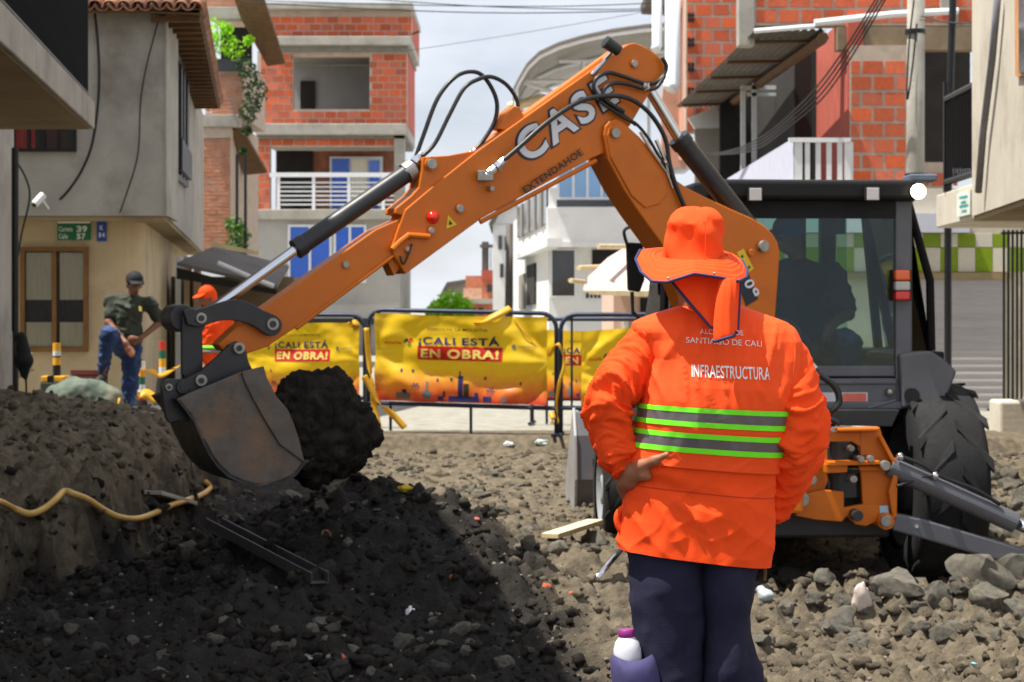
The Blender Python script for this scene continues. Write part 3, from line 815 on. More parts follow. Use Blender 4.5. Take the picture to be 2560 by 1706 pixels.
# --- hoses
def hose(pts, r, parent, name='hose', off=-0.13, mat=MT['hose']):
    q = [BP(p[0], p[1], p[2] if len(p) > 2 else off) for p in pts]
    g = G(); g.tube(smooth_path(q, 7), r, 8); return g.build(name, mat, parent, True)
HR = 0.0125
hose([(1040,392),(1060,335),(1095,245),(1140,192),(1185,180),(1216,200),(1241,250),(1238,300),(1210,350),(1186,377)], HR, dip, off=-0.02)
hose([(1055,392),(1088,358),(1125,285),(1160,222),(1195,199),(1230,193),(1268,214),(1294,258),(1286,308),(1250,345),(1226,362)], HR, dip, off=-0.05)
hose([(1258,402),(1300,366),(1370,305),(1450,254),(1520,240),(1575,248),(1625,285),(1662,345),(1674,410),(1688,460),(1712,520),(1730,560)], 0.0145, dip, off=-0.16)
hose([(1590,312),(1560,290),(1525,262),(1495,240),(1484,215),(1494,194),(1522,182),(1560,192),(1610,208),(1640,206),(1660,188),(1666,165),(1655,144)], 0.0125, dip, off=-0.135)
hose([(1560,280),(1530,262),(1508,243),(1512,222),(1535,208),(1575,212),(1610,222),(1640,220),(1662,190)], 0.0125, dip, off=-0.145)
hose([(1496,252),(1530,275),(1560,295),(1590,310),(1620,345),(1650,395),(1672,425)], 0.010, dip, off=-0.14)
hose([(1000,640),(1010,660),(1030,610)], 0.006, dip, off=-0.12)
def fitting(a, b, r, parent, off, name='hose_fitting'):
    p, q = BP(*a, off), BP(*b, off); t = q - p
    g = G(); g.cyl(p, p + t*0.45, r, n=10); g.cyl(p + t*0.5, p + t*0.72, r*1.35, n=6); g.cyl(p + t*0.75, q, r*0.9, n=10); g.build(name, MT['chrome'], parent)
fitting((1196,392),(1226,362), .022, dip, -0.06)
fitting((1170,390),(1188,376), .018, dip, -0.02)
fitting((1216,440),(1262,400), .024, dip, -0.15)
fitting((1016,432),(1056,384), .024, dip, -0.03)
fitting((1640,350),(1690,460), .012, boom, -0.15, 'steel_line')
fitting((1606,212),(1620,222), .022, dip, -0.15)
g = G(); p = BP(1216,440,-0.15); g.box(p - Vector((.05,.02,.03)), p + Vector((.04,.03,.03))); g.build('valve_block', MT['steel'], dip, bevel=0.005)
g = G(); p = BP(1226,472,-0.12); g.cyl(p, p - BN*0.03, .014, n=12); g.build('grease_nipple', MT['steel'], dip)
g = G(); g.tube([BP(1600,330,-.14), BP(1625,372,-.14), BP(1668,432,-.14), BP(1682,470,-.14)], 0.010, 8); g.build('steel_line', MT['chrome'], boom)

# --- chassis, wheels, loader (machine frame: x right, y ahead, z up from the ground)
def wheel(name, x, y, r, w, rim, parent, lugs):
    e = thing(name, None, None); e.location = (x, y, r); e.parent = parent
    c = vl(x, y, r)
    prof = [(-w/2, r*0.62), (-w/2*1.02, r*0.80), (-w/2*0.92, r*0.93), (-w/2*0.75, r*0.965), (0, r*0.975), (w/2*0.75, r*0.965), (w/2*0.92, r*0.93), (w/2*1.02, r*0.80), (w/2, r*0.62)]
    g = G(); n = 44; v = []; f = []
    for k in range(n):
        a = 2*math.pi*k/n
        for (px_, pr) in prof: v.append(c + VR*px_ + VF*(pr*math.cos(a)) + Vector((0,0,pr*math.sin(a))))
    m_ = len(prof)
    for k in range(n):
        for i in range(m_-1): f.append((k*m_+i, k*m_+i+1, ((k+1)%n)*m_+i+1, ((k+1)%n)*m_+i))
    g.add(v, f); ty = g.build('tyre', MT['rubber'], e, True)
    ty.data.set_sharp_from_angle(angle=R(50))
    for k in range(lugs):
        for sgn in (-1, 1):
            a0 = 2*math.pi*(k + (0.5 if sgn > 0 else 0))/lugs
            g = G(); v = []
            for (t, px_) in ((0, 0.02), (1, w/2*1.0)):
                a = a0 + 0.42*t*(1 if lugs < 20 else 0.6)
                for da, pr in ((-0.075, r*0.95), (0.075, r*0.95), (0.055, r*1.0 - 0.03*t*r), (-0.055, r*1.0 - 0.03*t*r)):
                    v.append(c + VR*(px_*sgn) + VF*(pr*math.cos(a+da)) + Vector((0,0,pr*math.sin(a+da))))
            g.add(v, [(0,1,2,3),(7,6,5,4),(0,4,5,1),(1,5,6,2),(2,6,7,3),(3,7,4,0)]); g.build('tread_lug', MT['rubber'], e)
    for sgn in (-1, 1):
        g = G(); p = c + VR*(sgn*w*0.36)
        prof2 = [(0.0, r*0.60), (0.03, r*0.60), (0.03, r*0.56), (-0.06, r*0.50), (-0.06, r*0.28), (0.02, r*0.24), (0.03, r*0.12), (0.0, 0.001)]
        v = []; f = []; n2 = 28
        for k in range(n2):
            a = 2*math.pi*k/n2
            for (px_, pr) in prof2: v.append(p + VR*(sgn*px_) + VF*(pr*math.cos(a)) + Vector((0,0,pr*math.sin(a))))
        m2 = len(prof2)
        for k in range(n2):
            for i in range(m2-1): f.append((k*m2+i, k*m2+i+1, ((k+1)%n2)*m2+i+1, ((k+1)%n2)*m2+i))
        g.add(v, f); g.build('rim', rim, e, True)
    return e
wheel('rear_wheel', 0.86, 0, 0.68, 0.46, MT['grey_paint'], bh, 14)
wheel('rear_wheel', -0.86, 0, 0.68, 0.46, MT['grey_paint'], bh, 14)
MT['rim_grey'] = M('rim_grey', S(168, 172, 178), 0.4, 0.2, var=0.1)
wheel('front_wheel', -0.92, 2.15, 0.46, 0.30, MT['rim_grey'], bh, 12)
wheel('front_wheel', 0.92, 2.15, 0.46, 0.30, MT['rim_grey'], bh, 12)
g = G(); vbox(g, (-0.40,-0.75,0.42), (0.40,2.9,0.75)); vbox(g, (-0.62,-0.1,0.56), (0.62,0.12,0.78)); vbox(g, (-0.8,2.07,0.40), (0.8,2.23,0.52)); g.build('chassis', MT['black_paint'], bh, bevel=0.02)
g = G(); vbox(g, (-0.46,1.25,0.78), (0.46,3.0,1.42)); g.build('bonnet', MT['orange'], bh, bevel=0.08, seg=4)
g = G(); g.cyl(vl(0.28,2.1,1.40), vl(0.28,2.1,2.0), 0.04, n=12); g.build('exhaust_pipe', MT['black_steel'], bh)
for sx in (-1, 1):
    g = G()
    pl = [(1.0,1.25),(1.35,1.32),(2.4,1.05),(3.15,0.50),(3.35,0.30),(3.25,0.18),(3.0,0.34),(2.3,0.86),(1.3,1.12),(1.0,1.05)]
    g.prism([vl(sx*0.62 - 0.05, a, b) for a, b in pl], VR*0.10); g.build('loader_arm', MT['orange'], bh, bevel=0.012)
    g = G(); g.cyl(vl(sx*0.62,1.5,0.8), vl(sx*0.62,2.3,0.72), 0.045, n=12); g.cyl(vl(sx*0.62,2.3,0.72), vl(sx*0.62,2.75,0.68), 0.025, n=12); g.build('loader_cylinder', MT['black_paint'], bh)
g = G()
prof = [(3.30,0.98),(3.20,0.80),(3.15,0.45),(3.22,0.18),(3.45,0.08),(4.0,0.08)]
for i in range(len(prof)-1):
    a, b = prof[i], prof[i+1]
    g.prism([vl(-1.13,a[0],a[1]), vl(-1.13,b[0],b[1]), vl(-1.13,b[0]+.02,b[1]+.025), vl(-1.13,a[0]+.03,a[1]+.01)], VR*2.26)
lb = g.build('loader_bucket', MT['grey_paint'], bh)
MT['bucket_side_lit'] = M('loader_bucket_side_lit', S(172, 174, 176), 0.5, 0.3, var=0.15, scale=5, col2=S(120, 106, 86), c2pos=(0.5, 0.75))  # paler than the bucket: sunlight on its sides put into the colour
for sx in (-1.15, 1.13):
    g = G(); g.prism([vl(sx, a, b) for a, b in [(3.32,1.02),(3.18,0.80),(3.13,0.45),(3.2,0.14),(3.45,0.06),(4.0,0.06),(3.9,0.4)]], VR*0.022); g.build('side_plate', MT['bucket_side_lit'], lb, bevel=0.004)

# --- cab
CR, CF_ = -0.22, 1.30          # rear and front planes
def cz(y, yl=CR): return (VMi @ PV(2100, y, yl)).z
def cx(x, yl=CR): return (VMi @ PV(x, 700, yl)).x
xr = cx(2258); xl = -xr + 0.02
zr0, zr1 = cz(482), cz(453)
g = G(); g.prism([vl(a, b, zr1 - 0.13) for a, b in [(xl-.06,CR-.16),(xr+.04,CR-.16),(xr+.11,CR+.1),(xr+.13,CF_),(xr+.08,CF_+.15),(xl-.08,CF_+.15),(xl-.13,CF_),(xl-.11,CR+.1)]], (0,0,0.13))
roof = g.build('cab_roof', MT['cab_black'], bh, bevel=0.03, seg=3)
cab = thing('cab', None, None); cab.location = (0, 0.5, 0.9); cab.parent = bh
zc = zr1 - 0.12
zb = cz(1023); zs = cz(942)
for (x, y, w_, nm) in [(xr-.055,CR-.02,.11,'post'),(xl-.055,CR-.02,.11,'post')]:
    g = G(); g.box((x,y,zb), (x+w_,y+.08,zc), VM); g.build(nm, MT['grey_paint'], cab, bevel=0.012)
for sx in (1, -1):      # side corner posts lean inwards to the roof; glass between
    X0 = xr if sx > 0 else xl
    g = G(); g.tube([vl(X0+sx*0.275, CR+.32, cz(880)), vl(X0+sx*0.265, CR+.32, cz(700)), vl(X0+sx*0.12, CR+.32, zc)], 0.028, 8); g.build('corner_post', MT['cab_black'], cab)
    g = G(); g.tube([vl(X0+sx*0.275, CF_-.05, 0.9), vl(X0+sx*0.12, CF_-.05, zc)], 0.035, 8); g.build('corner_post', MT['cab_black'], cab)
    g = G(); g.add([vl(X0+sx*0.05, CR+.01, cz(880)), vl(X0+sx*0.27, CR+.32, cz(880)), vl(X0+sx*0.115, CR+.32, zc), vl(X0+sx*0.05, CR+.01, zc)], [(0,1,2,3)]); g.build('quarter_glass', MT['dark_cab_glass'], cab, solid=0.006)
    g = G(); g.add([vl(X0+sx*0.27, CR+.32, cz(880)), vl(X0+sx*0.27, CF_-.05, cz(880)), vl(X0+sx*0.115, CF_-.05, zc), vl(X0+sx*0.115, CR+.32, zc)], [(0,1,2,3)]); g.build('side_glass', MT['dark_cab_glass'], cab, solid=0.006)
    g = G(); g.box((min(X0+sx*.02, X0+sx*.275), CR+.02, zb), (max(X0+sx*.02, X0+sx*.275), CF_, cz(880)), VM); g.build('lower_side', MT['cab_black'], cab, bevel=0.01)
g = G(); g.add([vl(xl+.06,CR+.0,zs+.06), vl(xr-.06,CR+.0,zs+.06), vl(xr-.06,CR+.0,zc-.1), vl(xl+.06,CR+.0,zc-.1)], [(0,1,2,3)]); g.build('rear_window', MT['cab_glass'], cab, solid=0.006)
g = G(); g.add([vl(xl,CF_,1.15), vl(xr,CF_,1.15), vl(xr,CF_,zc), vl(xl,CF_,zc)], [(0,1,2,3)]); g.build('windscreen', MT['cab_glass'], cab, solid=0.006)
g = G(); g.box((xl+.055,CR-.012,zc-.12), (xr-.055,CR+.03,zc), VM); g.build('window_frame', MT['cab_black'], cab)
g = G(); g.box((xl+.055,CR-.015,zs), (xr-.055,CR+.03,zs+.07), VM); g.build('window_sill', MT['grey_paint'], cab, bevel=0.008)
g = G(); g.box((xl+.05,CR-.03,zb), (xr-.05,CR+.05,zs-.01), VM); g.box((xl+.05,CR-.06,zb), (xr-.02,CR+.05,zb+.05), VM); g.box((xl+.05,CR-.045,zs-.05), (xr-.05,CR+.02,zs-.02), VM)
g.build('rear_panel', MT['grey_paint'], cab, bevel=0.01)
g = G(); g.box((xr-.62,CR-.034,zs-.17), (xr-.24,CR-.031,zs-.10), VM); g.build('warning_label', MT['decal_white'], cab)
g = G(); g.box((xr-.40,CR-.038,zs-.155), (xr-.25,CR-.0345,zs-.105), VM); g.build('label_print', M('label_red', S(226, 110, 90), 0.6), cab)
g = G(); p = vl(xr-.10,CR-.05,zs-.10); g.ball(p, .028, 12, 8); g.build('knob', MT['steel'], cab, True)
g = G(); g.cyl(vl(xr-.24,CR-.05,zs-.20), vl(xr-.06,CR-.05,zs-.15), .014, n=8); g.build('handle', MT['grey_paint'], cab)
g = G(); g.box((xl-.2,CR+.06,zb-.04), (xr+.2,CF_,zb), VM); g.build('cab_floor', MT['cab_black'], cab)
g = G(); g.box((xl-.1,CF_-.06,zb), (xr+.1,CF_-.01,1.14), VM); g.build('dashboard', MT['cab_black'], cab)
for X in (0.36, 0.20):
    g = G(); g.box((X,CF_-.35,1.0), (X+.10 if X > .3 else X+.05,CF_-.25,zc), VM); g.build('inner_post', MT['cab_black'], cab)
seat_x = -0.12
g = G(); g.box((seat_x-.27,.35,.78), (seat_x+.27,.80,.93), VM); g.box((seat_x-.26,.74,.93), (seat_x+.26,.88,1.45), VM); g.build('seat', MT['cab_black'], cab, bevel=0.04, seg=3)
g = G(); g.cyl(vl(.18,.1,.95), vl(.2,.02,1.22), .012, n=8); g.ball(vl(.2,.02,1.24), .03, 10, 8); g.build('lever', MT['cab_black'], cab)
g = G(); p = PV(2092,566,.9); g.box(p - Vector((.06,.03,.055)), p + Vector((.06,.03,.055))); g.build('cab_mirror', MT['cab_black'], cab, bevel=0.01)
# lamps
for (x, y, nm) in [(1888,487,'work_lamp'),(2181,486,'work_lamp')]:
    p = PV(x, y, CR-.20); g = G(); g.box(p - Vector((.045,.02,.045)), p + Vector((.045,.05,.045))); o = g.build(nm, MT['black_paint'], roof, bevel=0.008)
    g = G(); g.box(p - Vector((.038,.026,.038)), p + Vector((.038,-.019,.038))); g.build('lamp_lens', MT['lamp_off'], roof, bevel=0.006)
p = PV(2296,479,CR-.19); g = G(); g.cyl(p + Vector((0,.01,0)), p + Vector((0,.09,0)), .05, .03, 18); g.cyl(p + Vector((-.02,.06,.03)), p + Vector((-.12,.10,.06)), .014, n=8); wl = g.build('work_lamp', MT['black_paint'], roof)
g = G(); g.ball(p, .048, 18, 10, (1,.5,1)); g.build('lamp_lens', MT['lamp_on'], roof, True)
p = PV(2300,446,CR+.1); g = G(); g.box(p - Vector((.09,.12,.025)), p + Vector((.09,.12,.02))); g.build('sensor_plate', M('slate_blue', S(96, 108, 128), 0.5), roof, bevel=0.01)
# tail lamp cluster
q0 = PV(2242,700,CR-.03)
zz = [cz(675), cz(703), cz(728), cz(752)]
xa, xb = cx(2238, CR-.1), cx(2276, CR-.1)
for i, m_ in enumerate(['amber_lens', 'lamp_off', 'red_lens']):
    g = G(); g.box((xa,CR-.11,zz[i+1]+.002), (xb,CR-.045,zz[i]-.002), VM); g.build('tail_lamp', MT[m_], cab, bevel=0.012)
g = G(); g.box((xa-.01,CR-.05,zz[3]), (xb+.02,CR+.0,zz[0]), VM); g.build('lamp_bracket', MT['cab_black'], cab)
# rear fender (right) and its twin
fe = [(2250,887),(2290,880),(2332,879),(2362,898),(2396,929),(2384,960),(2366,1003),(2310,1016),(2258,1023)]
pl = [VMi @ PV(x, y, CR-.10) for x, y in fe]
for sx in (1, -1):
    poly = [vl((p.x if sx > 0 else xl + (xr - p.x)), CR-.08, p.z) for p in pl]
    g = G(); g.prism(poly if sx > 0 else poly[::-1], VF*0.10); g.build('fender', MT['grey_paint'], bh, bevel=0.02, seg=3)
    g = G(); top = [(vl((p.x if sx > 0 else xl + (xr - p.x)), CR+.02, p.z)) for p in pl[:5]]
    for i in range(4):
        g.prism([top[i], top[i+1], top[i+1] - Vector((0,0,.03)), top[i] - Vector((0,0,.03))], VF*0.75)
    g.build('fender_top', MT['grey_paint'], bh)
g = G(); a, b = PV(2247,890,CR-.12), PV(2262,1018,CR-.12); g.cyl(PV(2280,990,CR-.125), PV(2280,990,CR-.10), .05, n=16); g.build('fuel_cap', MT['cab_black'], bh)
# mirror at the left of the cab
g = G(); g.prism([PV(x, y, 1.2) for x, y in [(1566,612),(1572,606),(1608,608),(1612,700),(1600,731),(1570,726)]], VF*.05); mi = g.build('side_mirror', MT['cab_black'], bh, bevel=0.01)
g = G(); g.tube(smooth_path([PV(1568,612,1.2), PV(1560,580,1.2), PV(1575,568,1.2), PV(1595,572,1.2), PV(1660,600,1.2)], 5), .012, 8); g.build('mirror_arm', MT['black_paint'], mi)
g = G(); g.tube([PV(1580,730,1.2), PV(1582,780,1.2), PV(1660,860,1.2)], .014, 8); g.build('mirror_arm', MT['black_paint'], mi)

# --- rear frame, swing post, stabilisers
YR = -0.95
def RP(x, y, yl=YR): return PV(x, y, yl)
fr = thing('swing_frame', None, None); fr.location = (0, YR, 0.6); fr.parent = bh
def rplate(poly, th, name, mat='orange', yl=YR, bev=.006):
    g = G(); g.prism([RP(x, y, yl) for x, y in poly], VF*th); return g.build(name, MT[mat], fr, bevel=bev)
# right-hand frame plate with its two round cut-outs, as ring segments
rplate([(2150,1068),(2200,1068),(2206,1090),(2238,1150),(2242,1180),(2238,1230),(2240,1310),(2226,1324),(2208,1312),(2195,1296),(2160,1304),(2152,1180)], .04, 'frame_plate')
rplate([(2066,1080),(2150,1080),(2152,1118),(2130,1105),(2066,1105)], .04, 'frame_plate')
rplate([(2098,1072),(2198,1070),(2200,1078),(2098,1080)], .14, 'top_flange', yl=YR-.08)
rplate([(2070,1155),(2200,1152),(2202,1162),(2070,1166)], .16, 'cross_rib', yl=YR-.1)
rplate([(2148,1166),(2236,1164),(2236,1178),(2148,1178)], .05, 'cross_rib', yl=YR-.04)
rplate([(2064,1160),(2120,1160),(2118,1182),(2064,1184)], .08, 'cross_rib', yl=YR-.07)
rplate([(1990,1240),(2060,1225),(2110,1230),(2110,1270),(2152,1262),(2200,1262),(2200,1300),(2165,1316),(2140,1312),(2118,1290),(2105,1305),(2040,1300),(1990,1290)], .05, 'lower_plate', yl=YR-.02)
rplate([(2000,1060),(2075,1050),(2080,1180),(2060,1230),(2000,1250)], .05, 'frame_plate', yl=YR+.06)
g = G(); g.prism([RP(x, y, YR-.06) for x, y in [(2204,1092),(2240,1152),(2244,1182),(2236,1186),(2230,1155),(2198,1096)]], VF*.12); g.build('edge_flange', MT['orange'], fr, bevel=.004)
g = G(); g.prism([RP(x, y, YR-.06) for x, y in [(2236,1180),(2244,1182),(2242,1300),(2228,1324),(2222,1318),(2232,1290),(2222,1230)]], VF*.12); g.build('edge_flange', MT['orange'], fr, bevel=.004)
for (x, y, r, m_) in [(2215,1165,.030,'steel'),(2216,1304,.034,'steel'),(2154,1149,.020,'steel'),(2178,1148,.020,'steel'),(2135,1199,.022,'steel'),(2130,1122,.018,'steel'),(2145,1290,.034,'black_paint'),(2030,1200,.03,'steel'),(2005,1250,.045,'steel')]:
    g = G(); p = RP(x, y, YR-.12); g.cyl(p, p + VF*.16, r, n=18); g.build('frame_bolt', MT[m_], fr, bevel=.004)
g = G(); g.prism([RP(x, y, YR-.023) for x, y in [(2199,1265),(2220,1264),(2222,1284),(2200,1286)]], VF*.003); g.build('lift_label', M('label_blue', S(170, 205, 226), 0.5), fr)
for (x, y0_, y1_, w_) in [(2100,1100,1160,.11),(2105,1180,1240,.12)]:
    g = G(); g.cyl(RP(x, y0_, YR+.12), RP(x, y1_, YR+.12), w_, n=20); g.build('swing_cylinder', MT['black_paint'], fr)
rplate([(2055,1025),(2250,1025),(2230,1068),(2055,1062)], .1, 'rear_guard', 'black_paint', yl=CR-.25)
g = G(); p0_, p1_ = RP(1830,1050,YR-.05), RP(1830,1290,YR-.05); g.cyl(p0_, p1_, .13, n=22); g.build('swing_post', MT['orange'], fr)
rplate([(1740,1050),(2010,1050),(2010,1100),(1740,1100)], .35, 'swing_casting', yl=YR-.2, bev=.02)
rplate([(1740,1230),(2010,1230),(2010,1285),(1740,1285)], .35, 'swing_casting', yl=YR-.2, bev=.02)
hq = [RP(2000,890,YR-.1), RP(2040,930,YR-.15), RP(2085,965,YR-.15), RP(2098,1000,YR-.15), RP(2085,1025,YR-.15), RP(2050,1050,YR-.1)]
g = G(); g.tube(smooth_path(hq, 6), .021, 8); g.build('hose', MT['hose'], fr, True)
g = G(); g.cyl(RP(1990,875,YR-.1), RP(2038,925,YR-.15), .026, n=10); g.build('hose_fitting', MT['chrome'], fr)
g = G(); g.tube(smooth_path([RP(1990,1040), RP(2020,1058), RP(2060,1045), RP(2100,1060)], 5), .018, 8); g.build('hose', MT['hose'], fr, True)
# stabiliser: right, and its hidden twin folded up at the left
st = thing('stabiliser', None, None); st.location = (0.7, YR, 0.6); st.parent = bh
Y2 = YR - .06
g = G(); g.prism([RP(x, y, Y2) for x, y in [(2226,1290),(2245,1286),(2300,1296),(2560,1372),(2760,1432),(2752,1482),(2560,1420),(2300,1345),(2232,1326)]], VF*.13); g.build('leg', MT['grey_paint'], st, bevel=.012)
g = G(); g.cyl(RP(2216,1304,Y2-.02), RP(2216,1304,Y2-.02)+VF*.18, .05, n=18); g.build('pivot', MT['orange'], st)
g = G(); a, b, c = RP(2222,1166,Y2+.05), RP(2538,1308,Y2+.05), RP(2730,1395,Y2+.05)
g.cyl(a, b, .062, n=20); g.build('barrel', MT['grey_paint'], st, bevel=.005)
g = G(); g.cyl(b, c, .034, n=16); g.build('rod', MT['chrome'], st, True)
g = G(); g.tube(smooth_path([RP(2245,1140,Y2), RP(2300,1160,Y2), RP(2360,1195,Y2), RP(2440,1225,Y2), RP(2500,1262,Y2)], 5), .012, 8); g.build('hose', MT['hose'], st, True)
g = G(); g.tube(smooth_path([RP(2242,1216,Y2), RP(2275,1205,Y2), RP(2310,1192,Y2), RP(2335,1195,Y2)], 5), .010, 8); g.build('hose', MT['hose'], st, True)
for (x, y) in [(2250,1142),(2338,1190)]:
    g = G(); p = RP(x, y, Y2-.02); g.ball(p, .026, 10, 8); g.build('hose_fitting', MT['chrome'], st, True)
p = RP(2755,1470,Y2); g = G(); g.box(p + Vector((-.22,-.15,-.04)), p + Vector((.22,.25,0))); g.build('foot_pad', MT['black_paint'], st, bevel=.01)
g = G(); g.cyl(RP(2292,1316,Y2-.01), RP(2292,1316,Y2+.01), .012, n=10); g.build('bolt', MT['steel'], st)
# ================================================================== the worker in orange, seen from behind
MT['hivis'] = M('orange_cloth', S(246, 78, 22), 0.85, var=0.07, scale=5, bump=0.15, bscale=260, spec=0.25, col2=S(232, 64, 16), c2pos=(0.5, 0.75))
MT['hivis_vest'] = M('orange_vest_cloth', S(248, 82, 26), 0.8, var=0.06, scale=5, bump=0.12, bscale=280, spec=0.3, col2=S(234, 68, 20), c2pos=(0.52, 0.78))
MT['navy_trim'] = M('navy_trim', S(34, 40, 86), 0.7, var=0.1)
MT['navy_cloth'] = M('navy_cloth', S(36, 36, 56), 0.9, var=0.16, scale=7, bump=0.2, bscale=240, spec=0.2, col2=S(48, 47, 64), c2pos=(0.5, 0.75))
MT['lime'] = M('lime_tape', S(120, 244, 30), 0.6, var=0.05, scale=8)
MT['tape_grey'] = M('reflective_tape', S(108, 102, 104), 0.35, 0.35, var=0.08, scale=9)
MT['thread_white'] = M('thread_white', S(226, 222, 220), 0.7, var=0.08, scale=60)
MT['skin'] = M('skin', S(150, 98, 70), 0.55, var=0.12, scale=14, bump=0.1, bscale=200)
MT['skin_dark'] = M('skin_dark', S(128, 82, 58), 0.55, var=0.12, scale=14)
MT['boot'] = M('boot_leather', S(58, 46, 36), 0.7, var=0.2, scale=12)
DW = 5.56
worker = thing('person', 'person in orange sun hat and vest with lime bands, back turned, hand on hip', 'person', (P(1750, 770, DW).x, DW, -0.19))

def ridge(n_, p_=3.0): return (1 - np.minimum(1, np.abs(n_) * 2.2)) ** p_

def loft(rings, close_ends=(False, False)):
    n = len(rings[0]); V = [p for r_ in rings for p in r_]; Fq = []
    for j in range(len(rings) - 1):
        for i in range(n):
            Fq.append((j*n + i, j*n + (i+1) % n, (j+1)*n + (i+1) % n, (j+1)*n + i))
    return np.array(V), np.array(Fq)

# ---- torso surface: rows given in photo pixels (left edge, right edge), half depth in metres
TR = [(764,1722,1846,.055),(770,1700,1856,.070),(778,1672,1876,.083),(788,1640,1904,.095),(798,1612,1932,.098),(808,1592,1960,.101),(822,1590,1974,.106),(850,1612,1986,.118),(895,1630,1986,.136),(960,1618,1977,.154),
      (1004,1606,1971,.158),(1060,1592,1958,.153),(1093,1584,1950,.146),(1130,1574,1942,.138),(1180,1572,1934,.134),(1243,1566,1932,.136),(1292,1552,1934,.139),(1330,1550,1931,.140),(1367,1547,1928,.141)]
_ry = [r_[0] for r_ in TR]
def torso(u, y, off=0.0):
    """u: 0 right edge -> 0.5 left edge over the back -> 1 round the front; y photo row at the left edge"""
    u = np.asarray(u, float); y = np.asarray(y, float)
    xl = np.interp(y, _ry, [r_[1] for r_ in TR]); xr_ = np.interp(y, _ry, [r_[2] for r_ in TR]); b = np.interp(y, _ry, [r_[3] for r_ in TR])
    th = 2 * np.pi * u
    c, s = np.cos(th), np.sin(th)
    cc = np.sign(c) * np.abs(c) ** 0.80; ss = np.sign(s) * np.abs(s) ** 0.80
    xc, a = (xl + xr_) / 2, (xr_ - xl) / 2
    tilt = np.interp(y, [790, 960, 1130, 1367], [0, 16, 30, 48])
    px = xc + a * cc; py = y + tilt * (0.5 + 0.5 * cc)
    bias = np.interp(y, [764, 830, 1000, 1367], [0.03, 0.0, 0.0, 0.0])
    Y = DW - b * ss + bias
    # cloth relief: long folds from the shoulders, drag lines at the waist, fine crumple
    f = 0.0070 * pnoise(px * 0.012, py * 0.0035, 1.0) + 0.0030 * pnoise(px * 0.03 + py * 0.006, py * 0.008, 4.0) + 0.0010 * pnoise(px * 0.07, py * 0.03, 6.0)
    f = f + 0.011 * (ridge(pnoise(px * 0.017 + py * 0.004, py * 0.0035, 9.0), 2.0) - 0.2) * np.exp(-((py - 900) / 110) ** 2) + 0.007 * (ridge(pnoise(px * 0.030 - py * 0.005, py * 0.006, 19.0), 2.0) - 0.2) * np.exp(-((py - 925) / 110) ** 2)
    f = f + 0.006 * (ridge(pnoise(px * 0.008 - py * 0.006, py * 0.004, 12.0), 2.0) - 0.2) * sstep(1110, 1200, py) + 0.004 * (ridge(pnoise(px * 0.011 + py * 0.010, py * 0.009, 31.0), 2.0) - 0.2) * sstep(1110, 1180, py)
    dr = (py - 1155) - (px - 1590) * 0.34
    f = f + 0.010 * np.exp(-(dr / 22) ** 2) * np.exp(-((px - 1640) / 110) ** 2) - 0.010 * np.exp(-((dr - 34) / 26) ** 2) * np.exp(-((px - 1640) / 120) ** 2)
    tri = np.clip(1 - np.abs((px - 1755) / 75), 0, 1) * np.clip(1 - np.abs((py - 1270 - (px - 1755) * 0.35) / 55), 0, 1)
    f = f + 0.016 * tri - 0.006 * np.exp(-((px - 1712) / 14) ** 2) * np.exp(-((py - 1290) / 90) ** 2)
    f = f * np.clip((y - 770) / 60, 0.15, 1) + off
    nx, ny = cc / np.maximum(a / 900, .05), ss / np.maximum(b, .05)
    ln = np.sqrt(nx * nx + ny * ny) + 1e-9
    X = (px - CX) / F * DW + f * nx / ln
    Z = HC + (HY - py) / F * DW
    return np.stack([X, Y - f * ny / ln, Z], -1)

def torso_grid(y0, y1, nu, nv, off, u0=0.0, u1=1.0):
    U, Yr = np.meshgrid(np.linspace(u0, u1, nu + 1), np.linspace(y0, y1, nv + 1))
    V = torso(U, Yr, off).reshape(-1, 3)
    i = (np.arange(nv)[:, None] * (nu + 1) + np.arange(nu)[None, :]).ravel()
    return V, np.stack([i, i + nu + 1, i + nu + 2, i + 1], 1)

V, Fq = torso_grid(1118, 1367, 240, 120, 0.0)
jacket = link('jacket', np_mesh('jacket', V, Fq, MT['hivis']), worker)
V, Fq = torso_grid(764, 1150, 240, 190, 0.006)
vest = link('vest', np_mesh('vest', V, Fq, MT['hivis_vest']), worker)
md = vest.modifiers.new('solid', 'SOLIDIFY'); md.thickness = 0.004; md.offset = -1
for (ya, yb, m_, nm) in [(1006,1017.5,'lime','lime_band'),(1017.5,1039,'tape_grey','grey_band'),(1039,1051,'lime','lime_band'),(1066,1078,'lime','lime_band'),(1078,1100,'tape_grey','grey_band'),(1100,1112.5,'lime','lime_band')]:
    V, Fq = torso_grid(ya, yb, 240, 8, 0.0135 if m_ == 'lime' else 0.0125)
    link(nm, np_mesh(nm, V, Fq, MT[m_]), vest)
V, Fq = torso_grid(1205, 1207.5, 160, 1, 0.0012, 0.0, 0.5)
link('waist_seam', np_mesh('waist_seam', V, Fq, M('seam', S(190, 50, 14), 0.9)), jacket)
